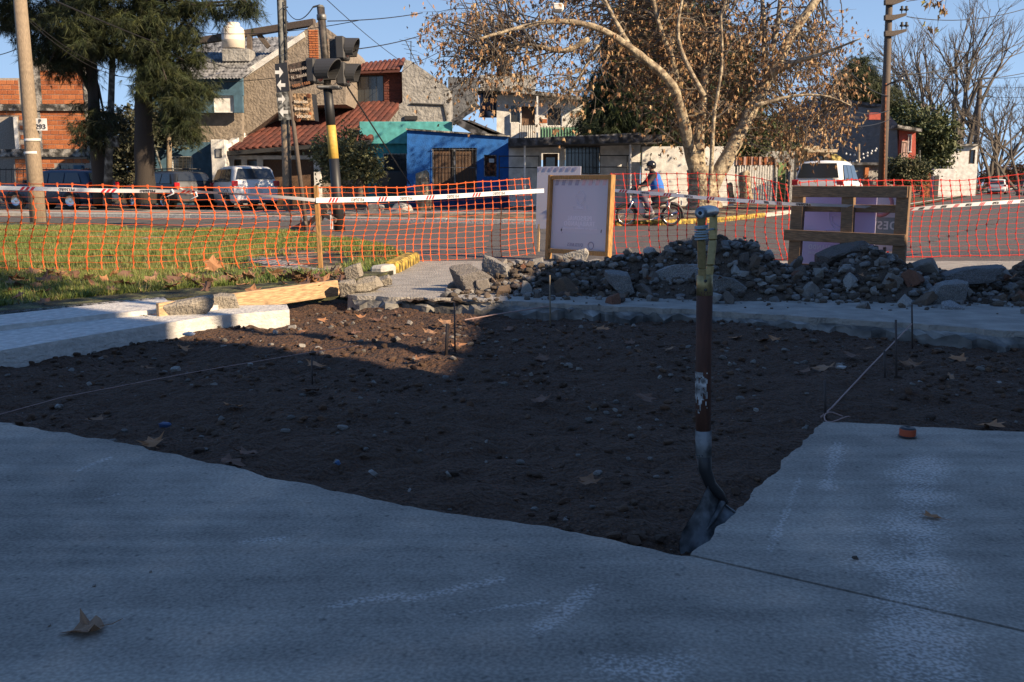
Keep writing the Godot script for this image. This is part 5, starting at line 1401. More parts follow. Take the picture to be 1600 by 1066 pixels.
# ---------- motorcycle and rider
func ring(st, c: Vector3, r: float, tr: float, axis: Vector3, n := 28, m := 8):
	var u := axis.cross(Vector3.UP).normalized(); var v := axis.cross(u)
	for i in n:
		for k in m:
			var f := func(a, b):
				var e: Vector3 = u * cos(TAU * a / n) + v * sin(TAU * a / n)
				return c + e * (r + tr * cos(TAU * b / m)) + axis * tr * sin(TAU * b / m)
			quad(st, f.call(i, k), f.call(i + 1, k), f.call(i + 1, k + 1), f.call(i, k + 1))
func build_motorcycle():
	# local axes: nose along -x, ground at y = 0; the rider is a thing of its own
	var d := 23.4
	var at := P(1015, 300, d); at.y = 0.0
	var turn := 0.06
	var t := thing("motorcycle", "small dark step-through motorcycle ridden along the far kerb", "motorcycle", at, turn)
	t.scale = Vector3.ONE * 0.9
	var fw := Vector3(-0.62, 0.28, 0); var rw := Vector3(0.60, 0.28, 0)
	for c in [fw, rw]:
		var st := tool(true); ring(st, c, 0.245, 0.036, Vector3(0, 0, 1)); var wh := part("wheel", st, M.rubber, t)
		st = tool(true); ring(st, c, 0.215, 0.012, Vector3(0, 0, 1), 24, 6); part("rim", st, M.chrome, wh)
		st = tool(true); tube(st, [c - Vector3(0, 0, 0.06), c + Vector3(0, 0, 0.06)], 0.045, 10); part("hub", st, M.chrome, wh)
		for i in 12:
			st = tool(); var a := TAU * i / 12.0; tube(st, [c + Vector3(cos(a) * 0.04, sin(a) * 0.04, 0.03 * (1 if i % 2 else -1)), c + Vector3(cos(a + 0.3) * 0.21, sin(a + 0.3) * 0.21, 0)], 0.004, 4); part("spoke", st, M.chrome, wh)
	for s in [-1, 1]:
		var st := tool(true); tube(st, [fw + Vector3(0, 0, 0.07 * s), Vector3(-0.44, 0.72, 0.07 * s)], 0.022, 8); part("fork", st, M.chrome, t)
		st = tool(true); tube(st, [Vector3(0.02, 0.32, 0.09 * s), rw + Vector3(0, 0, 0.08 * s)], 0.022, 8); part("swing_arm", st, M.black, t)
		st = tool(true); tube(st, [rw + Vector3(-0.02, 0.03, 0.11 * s), Vector3(0.46, 0.66, 0.11 * s)], 0.025, 8); part("shock_absorber", st, M.chrome, t)
		st = tool(true); tube(st, [Vector3(-0.42, 0.98, 0.02 * s), Vector3(-0.40, 1.02, 0.2 * s), Vector3(-0.32, 1.02, 0.34 * s)], 0.014, 7); part("handlebar", st, M.black, t)
		st = tool(true); tube(st, [Vector3(-0.38, 1.03, 0.24 * s), Vector3(-0.42, 1.17, 0.30 * s)], 0.007, 5); var mr := part("mirror_stem", st, M.black, t)
		st = tool(true); lathe(st, [Vector2(0, 0.02), Vector2(0.055, 0.0), Vector2(0, -0.015)], Vector3(-0.42, 1.2, 0.32 * s), Basis(Vector3(0, 0, 1), PI / 2), 10); part("mirror", st, M.black, mr)
		st = tool(true); tube(st, [Vector3(-0.02, 0.27, 0.1 * s), Vector3(-0.02, 0.27, 0.3 * s)], 0.018, 6); part("footpeg", st, M.rubber, t)
	var st := tool(true)
	var arch := []; for i in 9: var a := PI * 0.08 + PI * 0.75 * i / 8; arch.append(fw + Vector3(cos(a), sin(a), 0) * 0.31)
	tube(st, arch, 0.045, 6); part("front_mudguard", st, M.black, t)
	st = tool(true); arch = []; for i in 9: var a := -0.25 + PI * 0.6 * i / 8; arch.append(rw + Vector3(cos(a), sin(a), 0) * 0.32)
	tube(st, arch, 0.05, 6); part("rear_mudguard", st, M.black, t)
	st = tool(true); tube(st, [Vector3(-0.42, 0.66, 0), Vector3(-0.30, 0.62, 0), Vector3(-0.20, 0.40, 0), Vector3(-0.12, 0.30, 0)], [0.09, 0.13, 0.12, 0.07], 10); part("leg_shield", st, mat(Color(0.5, 0.49, 0.47), 0.4), t)
	st = tool(true); tube(st, [Vector3(-0.30, 0.52, 0), Vector3(-0.05, 0.46, 0), Vector3(0.2, 0.58, 0), Vector3(0.5, 0.70, 0)], [0.07, 0.08, 0.09, 0.06], 10); part("frame", st, M.black, t)
	st = tool(true); tube(st, [Vector3(0.05, 0.72, 0), Vector3(0.2, 0.76, 0), Vector3(0.48, 0.79, 0), Vector3(0.70, 0.83, 0)], [0.06, 0.10, 0.10, 0.05], 10); part("seat", st, M.plastic, t)
	st = tool(true); tube(st, [Vector3(0.10, 0.62, 0), Vector3(0.4, 0.68, 0), Vector3(0.76, 0.80, 0)], [0.11, 0.11, 0.04], 10); part("tail_fairing", st, M.car_dark, t)
	st = tool(true); tube(st, [Vector3(0.55, 0.80, 0.1), Vector3(0.82, 0.90, 0.08), Vector3(0.82, 0.90, -0.08), Vector3(0.55, 0.80, -0.1)], 0.013, 6); part("grab_rail", st, M.chrome, t)
	st = tool(); cbox(st, Transform3D(Basis(), Vector3(-0.02, 0.30, 0)), Vector3(0.30, 0.20, 0.22), 0.05); var en := part("engine", st, M.steel, t)
	st = tool(true); lathe(st, [Vector2(0.09, 0.0), Vector2(0.085, 0.04), Vector2(0, 0.05)], Vector3(0.03, 0.30, 0.11), Basis(Vector3.RIGHT, PI / 2), 14); part("crankcase", st, M.chrome, en)
	st = tool(true); tube(st, [Vector3(-0.12, 0.30, -0.1), Vector3(0.05, 0.16, -0.13), Vector3(0.4, 0.24, -0.15), Vector3(0.85, 0.36, -0.16)], [0.02, 0.025, 0.05, 0.045], 8); part("exhaust", st, M.chrome, t)
	st = tool(true); lathe(st, [Vector2(0, -0.1), Vector2(0.07, -0.08), Vector2(0.095, 0.0), Vector2(0.08, 0.02), Vector2(0, 0.03)], Vector3(-0.50, 0.90, 0), Basis(Vector3(0, 0, 1), PI / 2), 14); part("headlight", st, M.chrome, t)
	st = tool(); cbox(st, Transform3D(Basis(Vector3(0, 0, 1), 0.3), Vector3(-0.44, 0.93, 0)), Vector3(0.16, 0.2, 0.2), 0.05); part("fairing", st, M.black, t)
	st = tool(); cbox(st, Transform3D(Basis(), Vector3(0.87, 0.62, 0)), Vector3(0.01, 0.12, 0.16), 0.003); part("number_plate", st, M.white_paint, t)
	st = tool(); cbox(st, Transform3D(Basis(), Vector3(0.80, 0.80, 0)), Vector3(0.05, 0.06, 0.12), 0.015); part("tail_light", st, M.red_lens, t)
	# rider
	var r := thing("person", "motorcycle rider in black helmet, dark jacket and bright blue vest", "person", at, turn)
	r.scale = Vector3.ONE * 0.9
	var hip := Vector3(0.24, 0.93, 0); var chest := Vector3(0.10, 1.26, 0); var neck := Vector3(0.05, 1.44, 0)
	var bones := []
	bones.append([hip, Vector3(0.2, 1.05, 0), 0.155, 0.145]); bones.append([Vector3(0.2, 1.05, 0), chest, 0.145, 0.155]); bones.append([chest, neck, 0.13, 0.065])
	bones.append([chest + Vector3(-0.02, 0.10, -0.15), chest + Vector3(-0.02, 0.10, 0.15), 0.085, 0.085])
	var arms := []
	for s in [-1, 1]:
		var sh: Vector3 = chest + Vector3(-0.02, 0.10, 0.18 * s); var el := Vector3(-0.10, 1.12, 0.27 * s); var wr := Vector3(-0.31, 1.045, 0.29 * s)
		arms.append([sh, el, 0.068, 0.052]); arms.append([el, wr, 0.05, 0.036])
	var legs := []
	for s in [-1, 1]:
		var hp: Vector3 = hip + Vector3(0, -0.02, 0.1 * s); var kn := Vector3(-0.20, 0.80, 0.17 * s); var an := Vector3(0.02, 0.40, 0.20 * s)
		legs.append([hp, kn, 0.10, 0.068]); legs.append([kn, an, 0.064, 0.045])
	var body := part("body", sdf([bones, arms, legs].reduce(func(a, b): return a + b), 0.02, 0.05), mat(Color(0.035, 0.028, 0.025), 0.85), r)
	var skin := mat(Color(0.30, 0.17, 0.11), 0.6)
	var hd := part("head", sdf([[Vector3(0.035, 1.50, 0), Vector3(0.02, 1.60, 0), 0.06, 0.085], [Vector3(-0.05, 1.545, 0), Vector3(-0.07, 1.56, 0), 0.03, 0.02], [Vector3(-0.04, 1.50, 0), Vector3(-0.035, 1.50, 0), 0.04, 0.04]], 0.012, 0.03), skin, r)
	st = tool(); for s in [-1, 1]: lathe(st, [Vector2(0, 0.012), Vector2(0.012, 0.004), Vector2(0, -0.01)], Vector3(-0.062, 1.59, 0.03 * s), Basis(Vector3(0, 0, 1), PI / 2), 8)
	part("eyes", st, M.ink, hd)
	st = tool(true)
	for i in 10:
		for k in 20:
			var f := func(a, b):
				var th: float = PI * a / 10.0 * 0.70; var ph: float = TAU * b / 20.0
				var q := Vector3(sin(th) * cos(ph) * 0.135, cos(th) * 0.135, sin(th) * sin(ph) * 0.122)
				if q.y < 0 and q.x < -0.03: q.y *= 0.25
				return Vector3(0.03, 1.605, 0) + q
			quad(st, f.call(i, k), f.call(i + 1, k), f.call(i + 1, k + 1), f.call(i, k + 1))
	var hel := part("helmet", st, mat(Color(0.015, 0.015, 0.018), 0.2), r)
	st = tool(); cbox(st, Transform3D(Basis(Vector3(0, 0, 1), 0.25), Vector3(-0.13, 1.655, 0)), Vector3(0.12, 0.012, 0.18), 0.005); part("peak", st, M.black, hel)
	st = tool(true); tube(st, [Vector3(-0.06, 1.50, -0.1), Vector3(-0.115, 1.50, -0.04), Vector3(-0.115, 1.50, 0.04), Vector3(-0.06, 1.50, 0.1)], 0.035, 8); part("chin_bar", st, mat(Color(0.1, 0.1, 0.1), 0.3), hel)
	part("vest", sdf([[Vector3(0.225, 1.0, 0), Vector3(0.19, 1.08, 0), 0.165, 0.165], [Vector3(0.19, 1.08, 0), Vector3(0.12, 1.27, 0), 0.165, 0.172], [Vector3(0.11, 1.33, -0.10), Vector3(0.11, 1.33, 0.10), 0.09, 0.09]], 0.02, 0.05), mat(Color(0.02, 0.14, 0.52), 0.8), r)
	var trousers := []
	for l in legs: trousers.append([l[0], l[1], l[2] + 0.012, l[3] + 0.014])
	trousers.append([hip + Vector3(0, -0.02, -0.05), hip + Vector3(0, -0.02, 0.05), 0.15, 0.15])
	part("trousers", sdf(trousers, 0.02, 0.04), mat(Color(0.10, 0.085, 0.12), 0.85), r)
	for s in [-1, 1]:
		part("shoe", sdf([[Vector3(0.05, 0.35, 0.2 * s), Vector3(-0.13, 0.315, 0.21 * s), 0.05, 0.035], [Vector3(0.03, 0.40, 0.2 * s), Vector3(0.05, 0.35, 0.2 * s), 0.05, 0.05]], 0.014, 0.03), mat(Color(0.25, 0.24, 0.23), 0.7), r)
		var hand := [[Vector3(-0.31, 1.045, 0.29 * s), Vector3(-0.345, 1.043, 0.29 * s), 0.034, 0.034]]
		for f in 4:
			var z: float = (0.26 + 0.021 * f) * s
			hand.append([Vector3(-0.35, 1.055, z), Vector3(-0.372, 1.035, z), 0.0105, 0.010]); hand.append([Vector3(-0.372, 1.035, z), Vector3(-0.362, 1.005 - 0.003 * f, z), 0.010, 0.009]); hand.append([Vector3(-0.362, 1.005, z), Vector3(-0.34, 0.998, z), 0.009, 0.008])
		hand.append([Vector3(-0.325, 1.03, 0.262 * s), Vector3(-0.335, 1.005, 0.245 * s), 0.012, 0.010]); hand.append([Vector3(-0.335, 1.005, 0.245 * s), Vector3(-0.35, 0.995, 0.25 * s), 0.010, 0.009])
		part("hand", sdf(hand, 0.006, 0.008), skin, r)
func sdf(bones: Array, cell: float, k: float) -> ArrayMesh:
	var lo := Vector3.INF; var hi := -Vector3.INF
	for b in bones:
		var m: float = max(b[2], b[3]) + k + cell * 2
		for p in [b[0], b[1]]: lo = lo.min(p - Vector3.ONE * m); hi = hi.max(p + Vector3.ONE * m)
	var nx := int((hi.x - lo.x) / cell) + 2; var ny := int((hi.y - lo.y) / cell) + 2; var nz := int((hi.z - lo.z) / cell) + 2
	var f := PackedFloat32Array(); f.resize(nx * ny * nz); f.fill(1.0)
	for b in bones:
		var m: float = max(b[2], b[3]) + k + cell * 2
		var a: Vector3 = b[0]; var e: Vector3 = b[1]; var ab := e - a; var l2: float = max(ab.length_squared(), 1e-9)
		var q0 := ((a.min(e) - Vector3.ONE * m - lo) / cell).floor(); var q1 := ((a.max(e) + Vector3.ONE * m - lo) / cell).ceil()
		for z in range(max(0, int(q0.z)), min(nz, int(q1.z) + 1)):
			for y in range(max(0, int(q0.y)), min(ny, int(q1.y) + 1)):
				for x in range(max(0, int(q0.x)), min(nx, int(q1.x) + 1)):
					var p := lo + Vector3(x, y, z) * cell
					var h: float = clamp((p - a).dot(ab) / l2, 0.0, 1.0)
					var dd: float = (p - a - ab * h).length() - lerp(float(b[2]), float(b[3]), h)
					var i := (z * ny + y) * nx + x
					var o := f[i]; var w: float = max(k - abs(o - dd), 0.0) / k
					f[i] = min(o, dd) - w * w * k * 0.25
	var idx := {}; var verts := PackedVector3Array(); var tris := PackedInt32Array()
	var sx := 1; var sy := nx; var sz := nx * ny
	for z in nz - 1:
		for y in ny - 1:
			for x in nx - 1:
				var i := z * sz + y * sy + x
				var inside := 0
				for c in 8:
					if f[i + (sx if c & 1 else 0) + (sy if c & 2 else 0) + (sz if c & 4 else 0)] < 0: inside += 1
				if inside == 0 or inside == 8: continue
				var s := Vector3.ZERO; var n := 0
				for c in 8:
					for bit in [1, 2, 4]:
						if c & bit: continue
						var i0 := i + (sx if c & 1 else 0) + (sy if c & 2 else 0) + (sz if c & 4 else 0)
						var i1: int = i0 + (sx if bit == 1 else (sy if bit == 2 else sz))
						var v0 := f[i0]; var v1 := f[i1]
						if (v0 < 0) == (v1 < 0): continue
						var p := Vector3(1 if c & 1 else 0, 1 if c & 2 else 0, 1 if c & 4 else 0)
						var u := v0 / (v0 - v1)
						if bit == 1: p.x += u
						elif bit == 2: p.y += u
						else: p.z += u
						s += p; n += 1
				idx[i] = verts.size(); verts.append(lo + (Vector3(x, y, z) + s / n) * cell)
	for i in idx:
		for ax in 3:
			var st3: int = [sx, sy, sz][ax]; var o1: int = [sy, sz, sx][ax]; var o2: int = [sz, sx, sy][ax]
			if (f[i] < 0) == (f[i + st3] < 0): continue
			if not (idx.has(i - o1) and idx.has(i - o2) and idx.has(i - o1 - o2)): continue
			var q := [idx[i], idx[i - o1], idx[i - o1 - o2], idx[i - o2]]
			if f[i] < 0: q.reverse()
			tris.append_array([q[0], q[1], q[2], q[0], q[2], q[3]])
	var arr := []; arr.resize(Mesh.ARRAY_MAX); arr[Mesh.ARRAY_VERTEX] = verts; arr[Mesh.ARRAY_INDEX] = tris
	var am := ArrayMesh.new(); am.add_surface_from_arrays(Mesh.PRIMITIVE_TRIANGLES, arr)
	var st := SurfaceTool.new(); st.create_from(am, 0); st.generate_normals()
	return st.commit()

# ---------- barrier net, tape, signs, rubble, tools
func net(called, label, tops: Array, rows: int, m, m2, sd: int, wave: float):
	# tops: [px of top, py of top, px of foot, py of foot, distance, optional 2nd material from here]
	var t := thing(called, label, "net", Vector3(P(tops[0][2], tops[0][3], tops[0][4]).x, 0.0, -tops[0][4]))
	var g := RandomNumberGenerator.new(); g.seed = sd
	var cols := []   # every column is a list of points from top to foot
	var n := noise(0.35, sd, 2)
	for i in tops.size() - 1:
		var a := P(tops[i][0], tops[i][1], tops[i][4]); var b := P(tops[i + 1][0], tops[i + 1][1], tops[i + 1][4])
		var fa := P(tops[i][2], tops[i][3], tops[i][4]); var fb := P(tops[i + 1][2], tops[i + 1][3], tops[i + 1][4])
		var k: int = max(1, int(round(a.distance_to(b) / 0.145)))
		for j in k:
			var s := float(j) / k
			var p0 := a.lerp(b, s); var p1 := fa.lerp(fb, s)
			var pts := []
			for q in rows + 1:
				var u := float(q) / rows
				var p := p0.lerp(p1, u)
				var amp: float = wave * (0.7 + 0.6 * n.get_noise_1d(p.x * 3.0)) * tops[i][5]
				p += Vector3(1.0 * amp * sin(u * TAU * 0.95 + 0.25 + 0.5 * n.get_noise_1d(p.x)), 0, amp * sin(u * TAU + 0.4)) * min(1.0, 3.0 * u)
				pts.append(p + Vector3(0, 0.012 * n.get_noise_2d(p.x * 9, q * 3), 0.01 * g.randfn()))
			cols.append(pts)
	for c in cols.size():
		var st := tool()
		var pts: Array = cols[c]
		tube(st, pts, 0.0055, 5, false)
		for p in pts: bar(st, p - Vector3(0, 0.016, 0), p + Vector3(0, 0.016, 0), 0.017, 0.010)
		wpart("strand", st, m if c % 1 == 0 else m2, t)
	for q in rows + 1:
		var st := tool(); var pts := []
		for c in cols: pts.append(c[q])
		tube(st, pts, 0.005 if q == 0 or q == rows else 0.002, 4, false)
		wpart("cross_strand", st, m, t)
	return t
func ribbon(called, label, pts: Array, w: float, twist: Array, with_text: bool):
	# printed tape: smooth ribbon with stripes and words as thin print on both faces
	var c := Curve3D.new()
	for i in pts.size():
		var tt: Vector3 = (pts[min(i + 1, pts.size() - 1)] - pts[max(i - 1, 0)]) / 6.0
		c.add_point(pts[i], -tt, tt)
	var L := c.get_baked_length(); var n := int(L / 0.12)
	var t := thing(called, label, "tape", pts[0])
	var frame := func(s: float):
		var p := c.sample_baked(s); var q := c.sample_baked(min(s + 0.02, L)); var o := c.sample_baked(max(s - 0.02, 0))
		var dir := (q - o).normalized()
		var side := dir.cross(Vector3.UP).normalized(); var up := side.cross(dir)
		var a: float = 0.0
		var u := s / L * (twist.size() - 1); var i := int(min(u, twist.size() - 1.001))
		a = lerp(twist[i], twist[i + 1], u - i)
		return Transform3D(Basis(dir, up * cos(a) + side * sin(a), side * cos(a) - up * sin(a)), p)
	var st := tool(true)
	for i in n:
		var f0: Transform3D = frame.call(L * i / n); var f1: Transform3D = frame.call(L * (i + 1) / n)
		var h := Vector3(0, w / 2, 0)
		quad(st, f0 * h, f1 * h, f1 * -h, f0 * -h)
	wpart("ribbon", st, M.tape, t)
	if not with_text: return t
	var s := 0.2
	while s < L - 1.0:
		st = tool()
		for i in 3:
			var f: Transform3D = frame.call(s + i * 0.05)
			for z in [-0.003, 0.003]: quad(st, f * Vector3(0.012, w * 0.42, z), f * Vector3(0.042, w * 0.42, z), f * Vector3(0.012, -w * 0.42, z), f * Vector3(-0.018, -w * 0.42, z))
		wpart("red_stripes", st, M.tape_red, t)
		var f2: Transform3D = frame.call(s + 0.45)
		var b := f2.basis.orthonormalized()
		var word := text("lettering", "PELIGRO", w * 0.66, 0.006, M.ink, t, Transform3D(Basis(-b.x, -b.y, b.z), f2.origin - t.position))
		s += 0.80
	return t
func build_barrier():
	# left net from the photograph's edge to the framed sign
	net("barrier_net", "orange plastic barrier net strung along the corner lawn", [[-160, 283, -150, 438, 10.2, 1.0], [0, 287, 20, 439, 10.3, 1.0], [112, 289, 115, 441, 10.3, 1.0], [300, 293, 310, 438, 10.6, 1.0], [400, 294, 430, 424, 11.1, 0.9], [497, 293, 500, 420, 11.6, 0.5], [620, 293, 625, 416, 12.2, 0.35], [700, 288, 700, 415, 12.8, 0.2], [780, 282, 785, 410, 13.4, 0.2], [838, 279, 850, 402, 13.9, 0.2]], 15, M.net, M.net, 3, 0.13)
	net("barrier_net", "red barrier net sagging between framed sign and pallet", [[955, 272, 965, 405, 13.9, 0.3], [1010, 272, 1020, 404, 13.9, 0.35], [1090, 271, 1090, 402, 13.6, 0.4], [1165, 275, 1170, 404, 13.2, 0.5], [1205, 283, 1222, 406, 12.8, 0.5], [1240, 292, 1248, 404, 12.4, 0.4]], 15, M.net_red, M.net_red, 4, 0.09)
	net("barrier_net", "bright red barrier net stretched on beyond the pallet", [[1250, 285, 1262, 402, 12.6, 0.3], [1330, 281, 1340, 401, 12.9, 0.5], [1410, 282, 1412, 402, 13.2, 0.35], [1500, 282, 1500, 400, 13.4, 0.35], [1620, 270, 1622, 398, 13.6, 0.3], [1800, 270, 1800, 396, 13.8, 0.3]], 15, M.net_red, M.net_red, 5, 0.08)
	# stake
	var t := thing("wooden_stake", "new sawn wooden stake holding net at the corner lawn", "stake", G(501, 430, 0.05))
	var st := tool(); bar(st, P(502, 434, 11.0), P(493.5, 290, 11.0), 0.05, 0.05, 0.004, Vector3(0, 0, 1)); wpart("shaft", st, M.frame_wood, t)
	st = tool(); ring(st, P(495, 311, 11.0), 0.045, 0.012, Vector3.UP, 12, 5); wpart("tape_knot", st, M.tape, t)
	# tapes
	ribbon("barrier_tape", "white warning tape strung from lawn edge to the wooden stake", [P(-120, 291, 10.1), P(60, 295, 10.15), P(180, 298, 10.3), P(290, 299, 10.5), P(380, 304, 10.7), P(440, 308, 10.85), P(494, 313, 10.94)], 0.042, [0.0, 0.1, 0.0, 0.2, 0.9, 1.0, 0.3], true)
	ribbon("barrier_tape", "white warning tape with red stripes between stake and framed sign", [P(494, 313, 10.93), P(600, 311, 11.8), P(700, 307, 12.6), P(780, 302, 13.2), P(850, 298, 13.7)], 0.058, [0.1, 0.0, 0.0, 0.05, 0.0], true)
	ribbon("barrier_tape", "warning tape sagging from framed sign to pallet", [P(952, 297, 13.3), P(1030, 303, 12.6), P(1110, 310, 11.8), P(1180, 315, 11.0), P(1240, 319, 10.0), P(1330, 322, 9.9), P(1412, 328, 9.9)], 0.042, [0.0, 0.1, 0.2, 0.1, 0.4, 0.8, 0.9], true)
	ribbon("barrier_tape", "white warning tape running on from pallet along right net", [P(1412, 328, 9.95), P(1470, 323, 11.0), P(1540, 318, 12.0), P(1640, 312, 13.2)], 0.05, [0.8, 0.6, 0.3, 0.2], true)
	for s in [[268, 296, 10.45], [305, 300, 10.5]]:
		single("tape_end", rod([P(s[0], s[1], s[2]), P(s[0] + 3, s[1] + 6, s[2] + 0.02), P(s[0] - 8, s[1] + 12, s[2])], [0.012, 0.01, 0.004]), M.tape, Vector3.ZERO, "frayed knotted end of warning tape on the orange net", "tape", "frayed tape knots on the orange net")
func build_signs():
	# framed sign, seen from behind against the light
	var film := mat(Color(0.50, 0.49, 0.54), 0.5); film.backlight_enabled = true; film.backlight = Color(0.55, 0.52, 0.62)
	var film2 := mat(Color(0.50, 0.48, 0.55), 0.5); film2.backlight_enabled = true; film2.backlight = Color(0.55, 0.55, 0.58)
	var faint := mat(Color(0.66, 0.62, 0.72), 0.5)
	var faint_dk := mat(Color(0.27, 0.26, 0.36), 0.5)
	var red_print := mat(Color(0.52, 0.36, 0.42), 0.5)
	var d := 12.6
	var c := P(902, 400, d); c.y = 0.0
	var yaw := -0.74
	var t := thing("framed_sign", "work sign in pale wooden frame, seen from behind over rubble", "sign", c, yaw)
	var W := 1.0; var y0 := 0.12; var y1 := 1.09
	var dep := 0.09
	for s in [-1, 1]:
		var st := tool(); bar(st, Vector3(s * W / 2, -0.02, 0), Vector3(s * W / 2 - s * 0.0, y1 + 0.03, -0.06), 0.05, dep, 0.004, Vector3(0, 0, 1)); part("frame_post", st, M.frame_wood, t)
	for y in [[y0, 0.0], [y1, -0.058]]:
		var st := tool(); box(st, Vector3(0, y[0], y[1]), Vector3(W - 0.052, 0.055, dep * 0.8), 0.004); part("frame_rail", st, M.frame_wood, t)
	var st := tool(); cbox(st, Transform3D(Basis(Vector3.RIGHT, -0.055), Vector3(0, (y0 + y1) / 2, -0.045)), Vector3(W - 0.054, y1 - y0 - 0.06, 0.006))
	var panel := part("panel", st, film, t)
	var tilt := Basis(Vector3.RIGHT, -0.055)
	var on := func(x: float, y: float, z := 0.0): return Vector3(x, y, -0.045 - (y - (y0 + y1) / 2) * 0.055 + 0.005 + z)
	st = tool(); cbox(st, Transform3D(tilt, on.call(0, y0 + 0.14)), Vector3(W - 0.06, 0.2, 0.004)); part("white_footer", st, film2, panel)
	for i in 8:
		st = tool(); var x := -0.42 + i * 0.112; var q := [on.call(x, 1.055), on.call(x + 0.055, 1.055), on.call(x + 0.035, 0.985), on.call(x - 0.02, 0.985)]
		extrude(st, q, Vector3(0, 0, -0.003)); part("stripe", st, red_print if i > 3 else faint_dk, panel)
	emblem(panel, on.call(0.0, 0.77), 0.2, faint, tilt)
	var rev := tilt * Basis(Vector3.UP, PI)
	text("lettering", "PERSONAL", 0.06, 0.003, faint, panel, Transform3D(rev, on.call(0.0, 0.56)))
	text("lettering", "TRABAJANDO", 0.06, 0.003, faint, panel, Transform3D(rev, on.call(0.0, 0.49)))
	text("lettering", "disculpe las molestias ocasionadas", 0.026, 0.003, faint, panel, Transform3D(rev, on.call(0.0, 0.43)))
	text("lettering", "QUILMES", 0.045, 0.003, faint_dk, panel, Transform3D(rev, on.call(-0.05, 0.215, 0.004)))
	st = tool(true); ring(st, on.call(0.21, 0.215, 0.004), 0.045, 0.006, Vector3(0, 0, 1), 24, 5); part("ring_logo", st, faint_dk, panel)
	for q in [[-0.30, 0.43, 0.02, 0.05], [-0.29, 0.36, 0.012, 0.03], [0.36, 0.42, 0.012, 0.04]]:
		st = tool(); extrude(st, [on.call(q[0], q[1]), on.call(q[0] + q[2], q[1] + 0.01), on.call(q[0] + q[2] * 0.4, q[1] - q[3]), on.call(q[0] - q[2] * 0.5, q[1] - q[3] * 0.7)], Vector3(0, 0, -0.003)); part("scuff", st, M.ink, panel)
	# second panel behind it
	c = P(872, 330, 14.4); c.y = 0.0
	t = thing("sign_board", "plain pale board leaning behind the framed sign", "sign", c, yaw * 0.6)
	st = tool(); cbox(st, Transform3D(tilt, Vector3(0, 0.80, 0)), Vector3(0.70, 0.92, 0.012), 0.002); part("board", st, film, t)
	for s in [-1, 1]:
		st = tool(); bar(st, Vector3(s * 0.3, 0, 0.05), Vector3(s * 0.3, 1.2, -0.06), 0.03, 0.03); part("leg", st, M.pale_wood, t)
	for i in 7:
		st = tool(); var x := -0.32 + i * 0.095; extrude(st, [Vector3(x, 1.25, -0.015), Vector3(x + 0.045, 1.25, -0.015), Vector3(x + 0.03, 1.20, -0.012), Vector3(x - 0.015, 1.20, -0.012)], Vector3(0, 0, 0.003)); part("stripe", st, faint_dk, t)
	# pallet stood on edge
	d = 9.95
	c = P(1322, 400, d); c.y = 0.0
	t = thing("wooden_pallet", "weathered wooden pallet stood on edge behind the rubble heap", "pallet", c, -0.55)
	var PW := 1.14
	for x in [-PW / 2 + 0.05, 0.0, PW / 2 - 0.05]:
		st = tool(); cbox(st, Transform3D(), Vector3(0.125, 0.97, 0.09), 0.006)
		var o := part("upright", st, M.pallet_wood, t); o.position = Vector3(x, 0.50, 0); o.rotation.z = rr(-0.02, 0.02)
	for b in [[0.925, 0.115, 0.058, 0.0], [0.755, 0.08, -0.058, 0.0], [0.46, 0.115, 0.062, -0.02], [0.12, 0.09, -0.058, 0.0], [0.62, 0.09, -0.06, 0.0]]:
		if b[0] == 0.62: continue
		st = tool(); cbox(st, Transform3D(), Vector3(PW + (0.07 if b[0] == 0.46 else 0.0), b[1], 0.022), 0.004)
		var o := part("board", st, M.pallet_wood, t); o.position = Vector3(-0.03 if b[0] == 0.46 else 0.0, b[0], b[2]); o.rotation.z = b[3]
	st = tool(); bar(st, Vector3(PW / 2 - 0.02, 0.24, 0.07), Vector3(PW / 2 - 0.16, 0.25, 0.07), 0.012, 0.03); part("tied_tape", st, M.tape, t)
	# two sign panels leaning behind the pallet
	var lilac := mat(Color(0.48, 0.44, 0.55), 0.5); lilac.backlight_enabled = true; lilac.backlight = Color(0.6, 0.52, 0.7)
	var bx := Basis(Vector3.UP, -0.55)
	t = thing("work_sign", "lilac sign panel with outlined emblem leaning behind the pallet", "sign", c + bx * Vector3(-0.16, 0.0, -0.24), -0.8)
	st = tool(); box(st, Vector3(0, 0.50, 0), Vector3(0.84, 0.88, 0.008)); panel = part("panel", st, lilac, t)
	emblem(panel, Vector3(0.02, 0.58, 0.008), 0.26, mat(Color(0.56, 0.52, 0.62), 0.5), Basis())
	text("lettering", "TRABAJANDO", 0.05, 0.003, faint, panel, Transform3D(Basis(Vector3.UP, PI), Vector3(-0.1, 0.33, 0.008)))
	text("lettering", "disculpe las molestias", 0.03, 0.003, faint, panel, Transform3D(Basis(Vector3.UP, PI), Vector3(-0.1, 0.27, 0.008)))
	t = thing("detour_sign", "grey and white DESVIO sign panel behind the pallet's right half", "sign", c + bx * Vector3(0.20, 0.0, -0.36), -0.8)
	st = tool(); box(st, Vector3(0.03, 0.62, 0), Vector3(0.44, 0.62, 0.008)); panel = part("panel", st, film2, t)
	st = tool(); box(st, Vector3(0.03, 0.575, 0.006), Vector3(0.42, 0.17, 0.004)); part("grey_band", st, mat(Color(0.20, 0.24, 0.25), 0.6), panel)
	text("lettering", "DESVIO", 0.085, 0.003, mat(Color(0.62, 0.62, 0.62), 0.5), panel, Transform3D(Basis(Vector3.UP, PI), Vector3(0.03, 0.575, 0.0095)))
	st = tool(true); ring(st, Vector3(0.05, 0.80, 0.006), 0.12, 0.02, Vector3(0, 0, 1), 24, 4); part("red_circle", st, mat(Color(0.5, 0.2, 0.22), 0.6), panel)
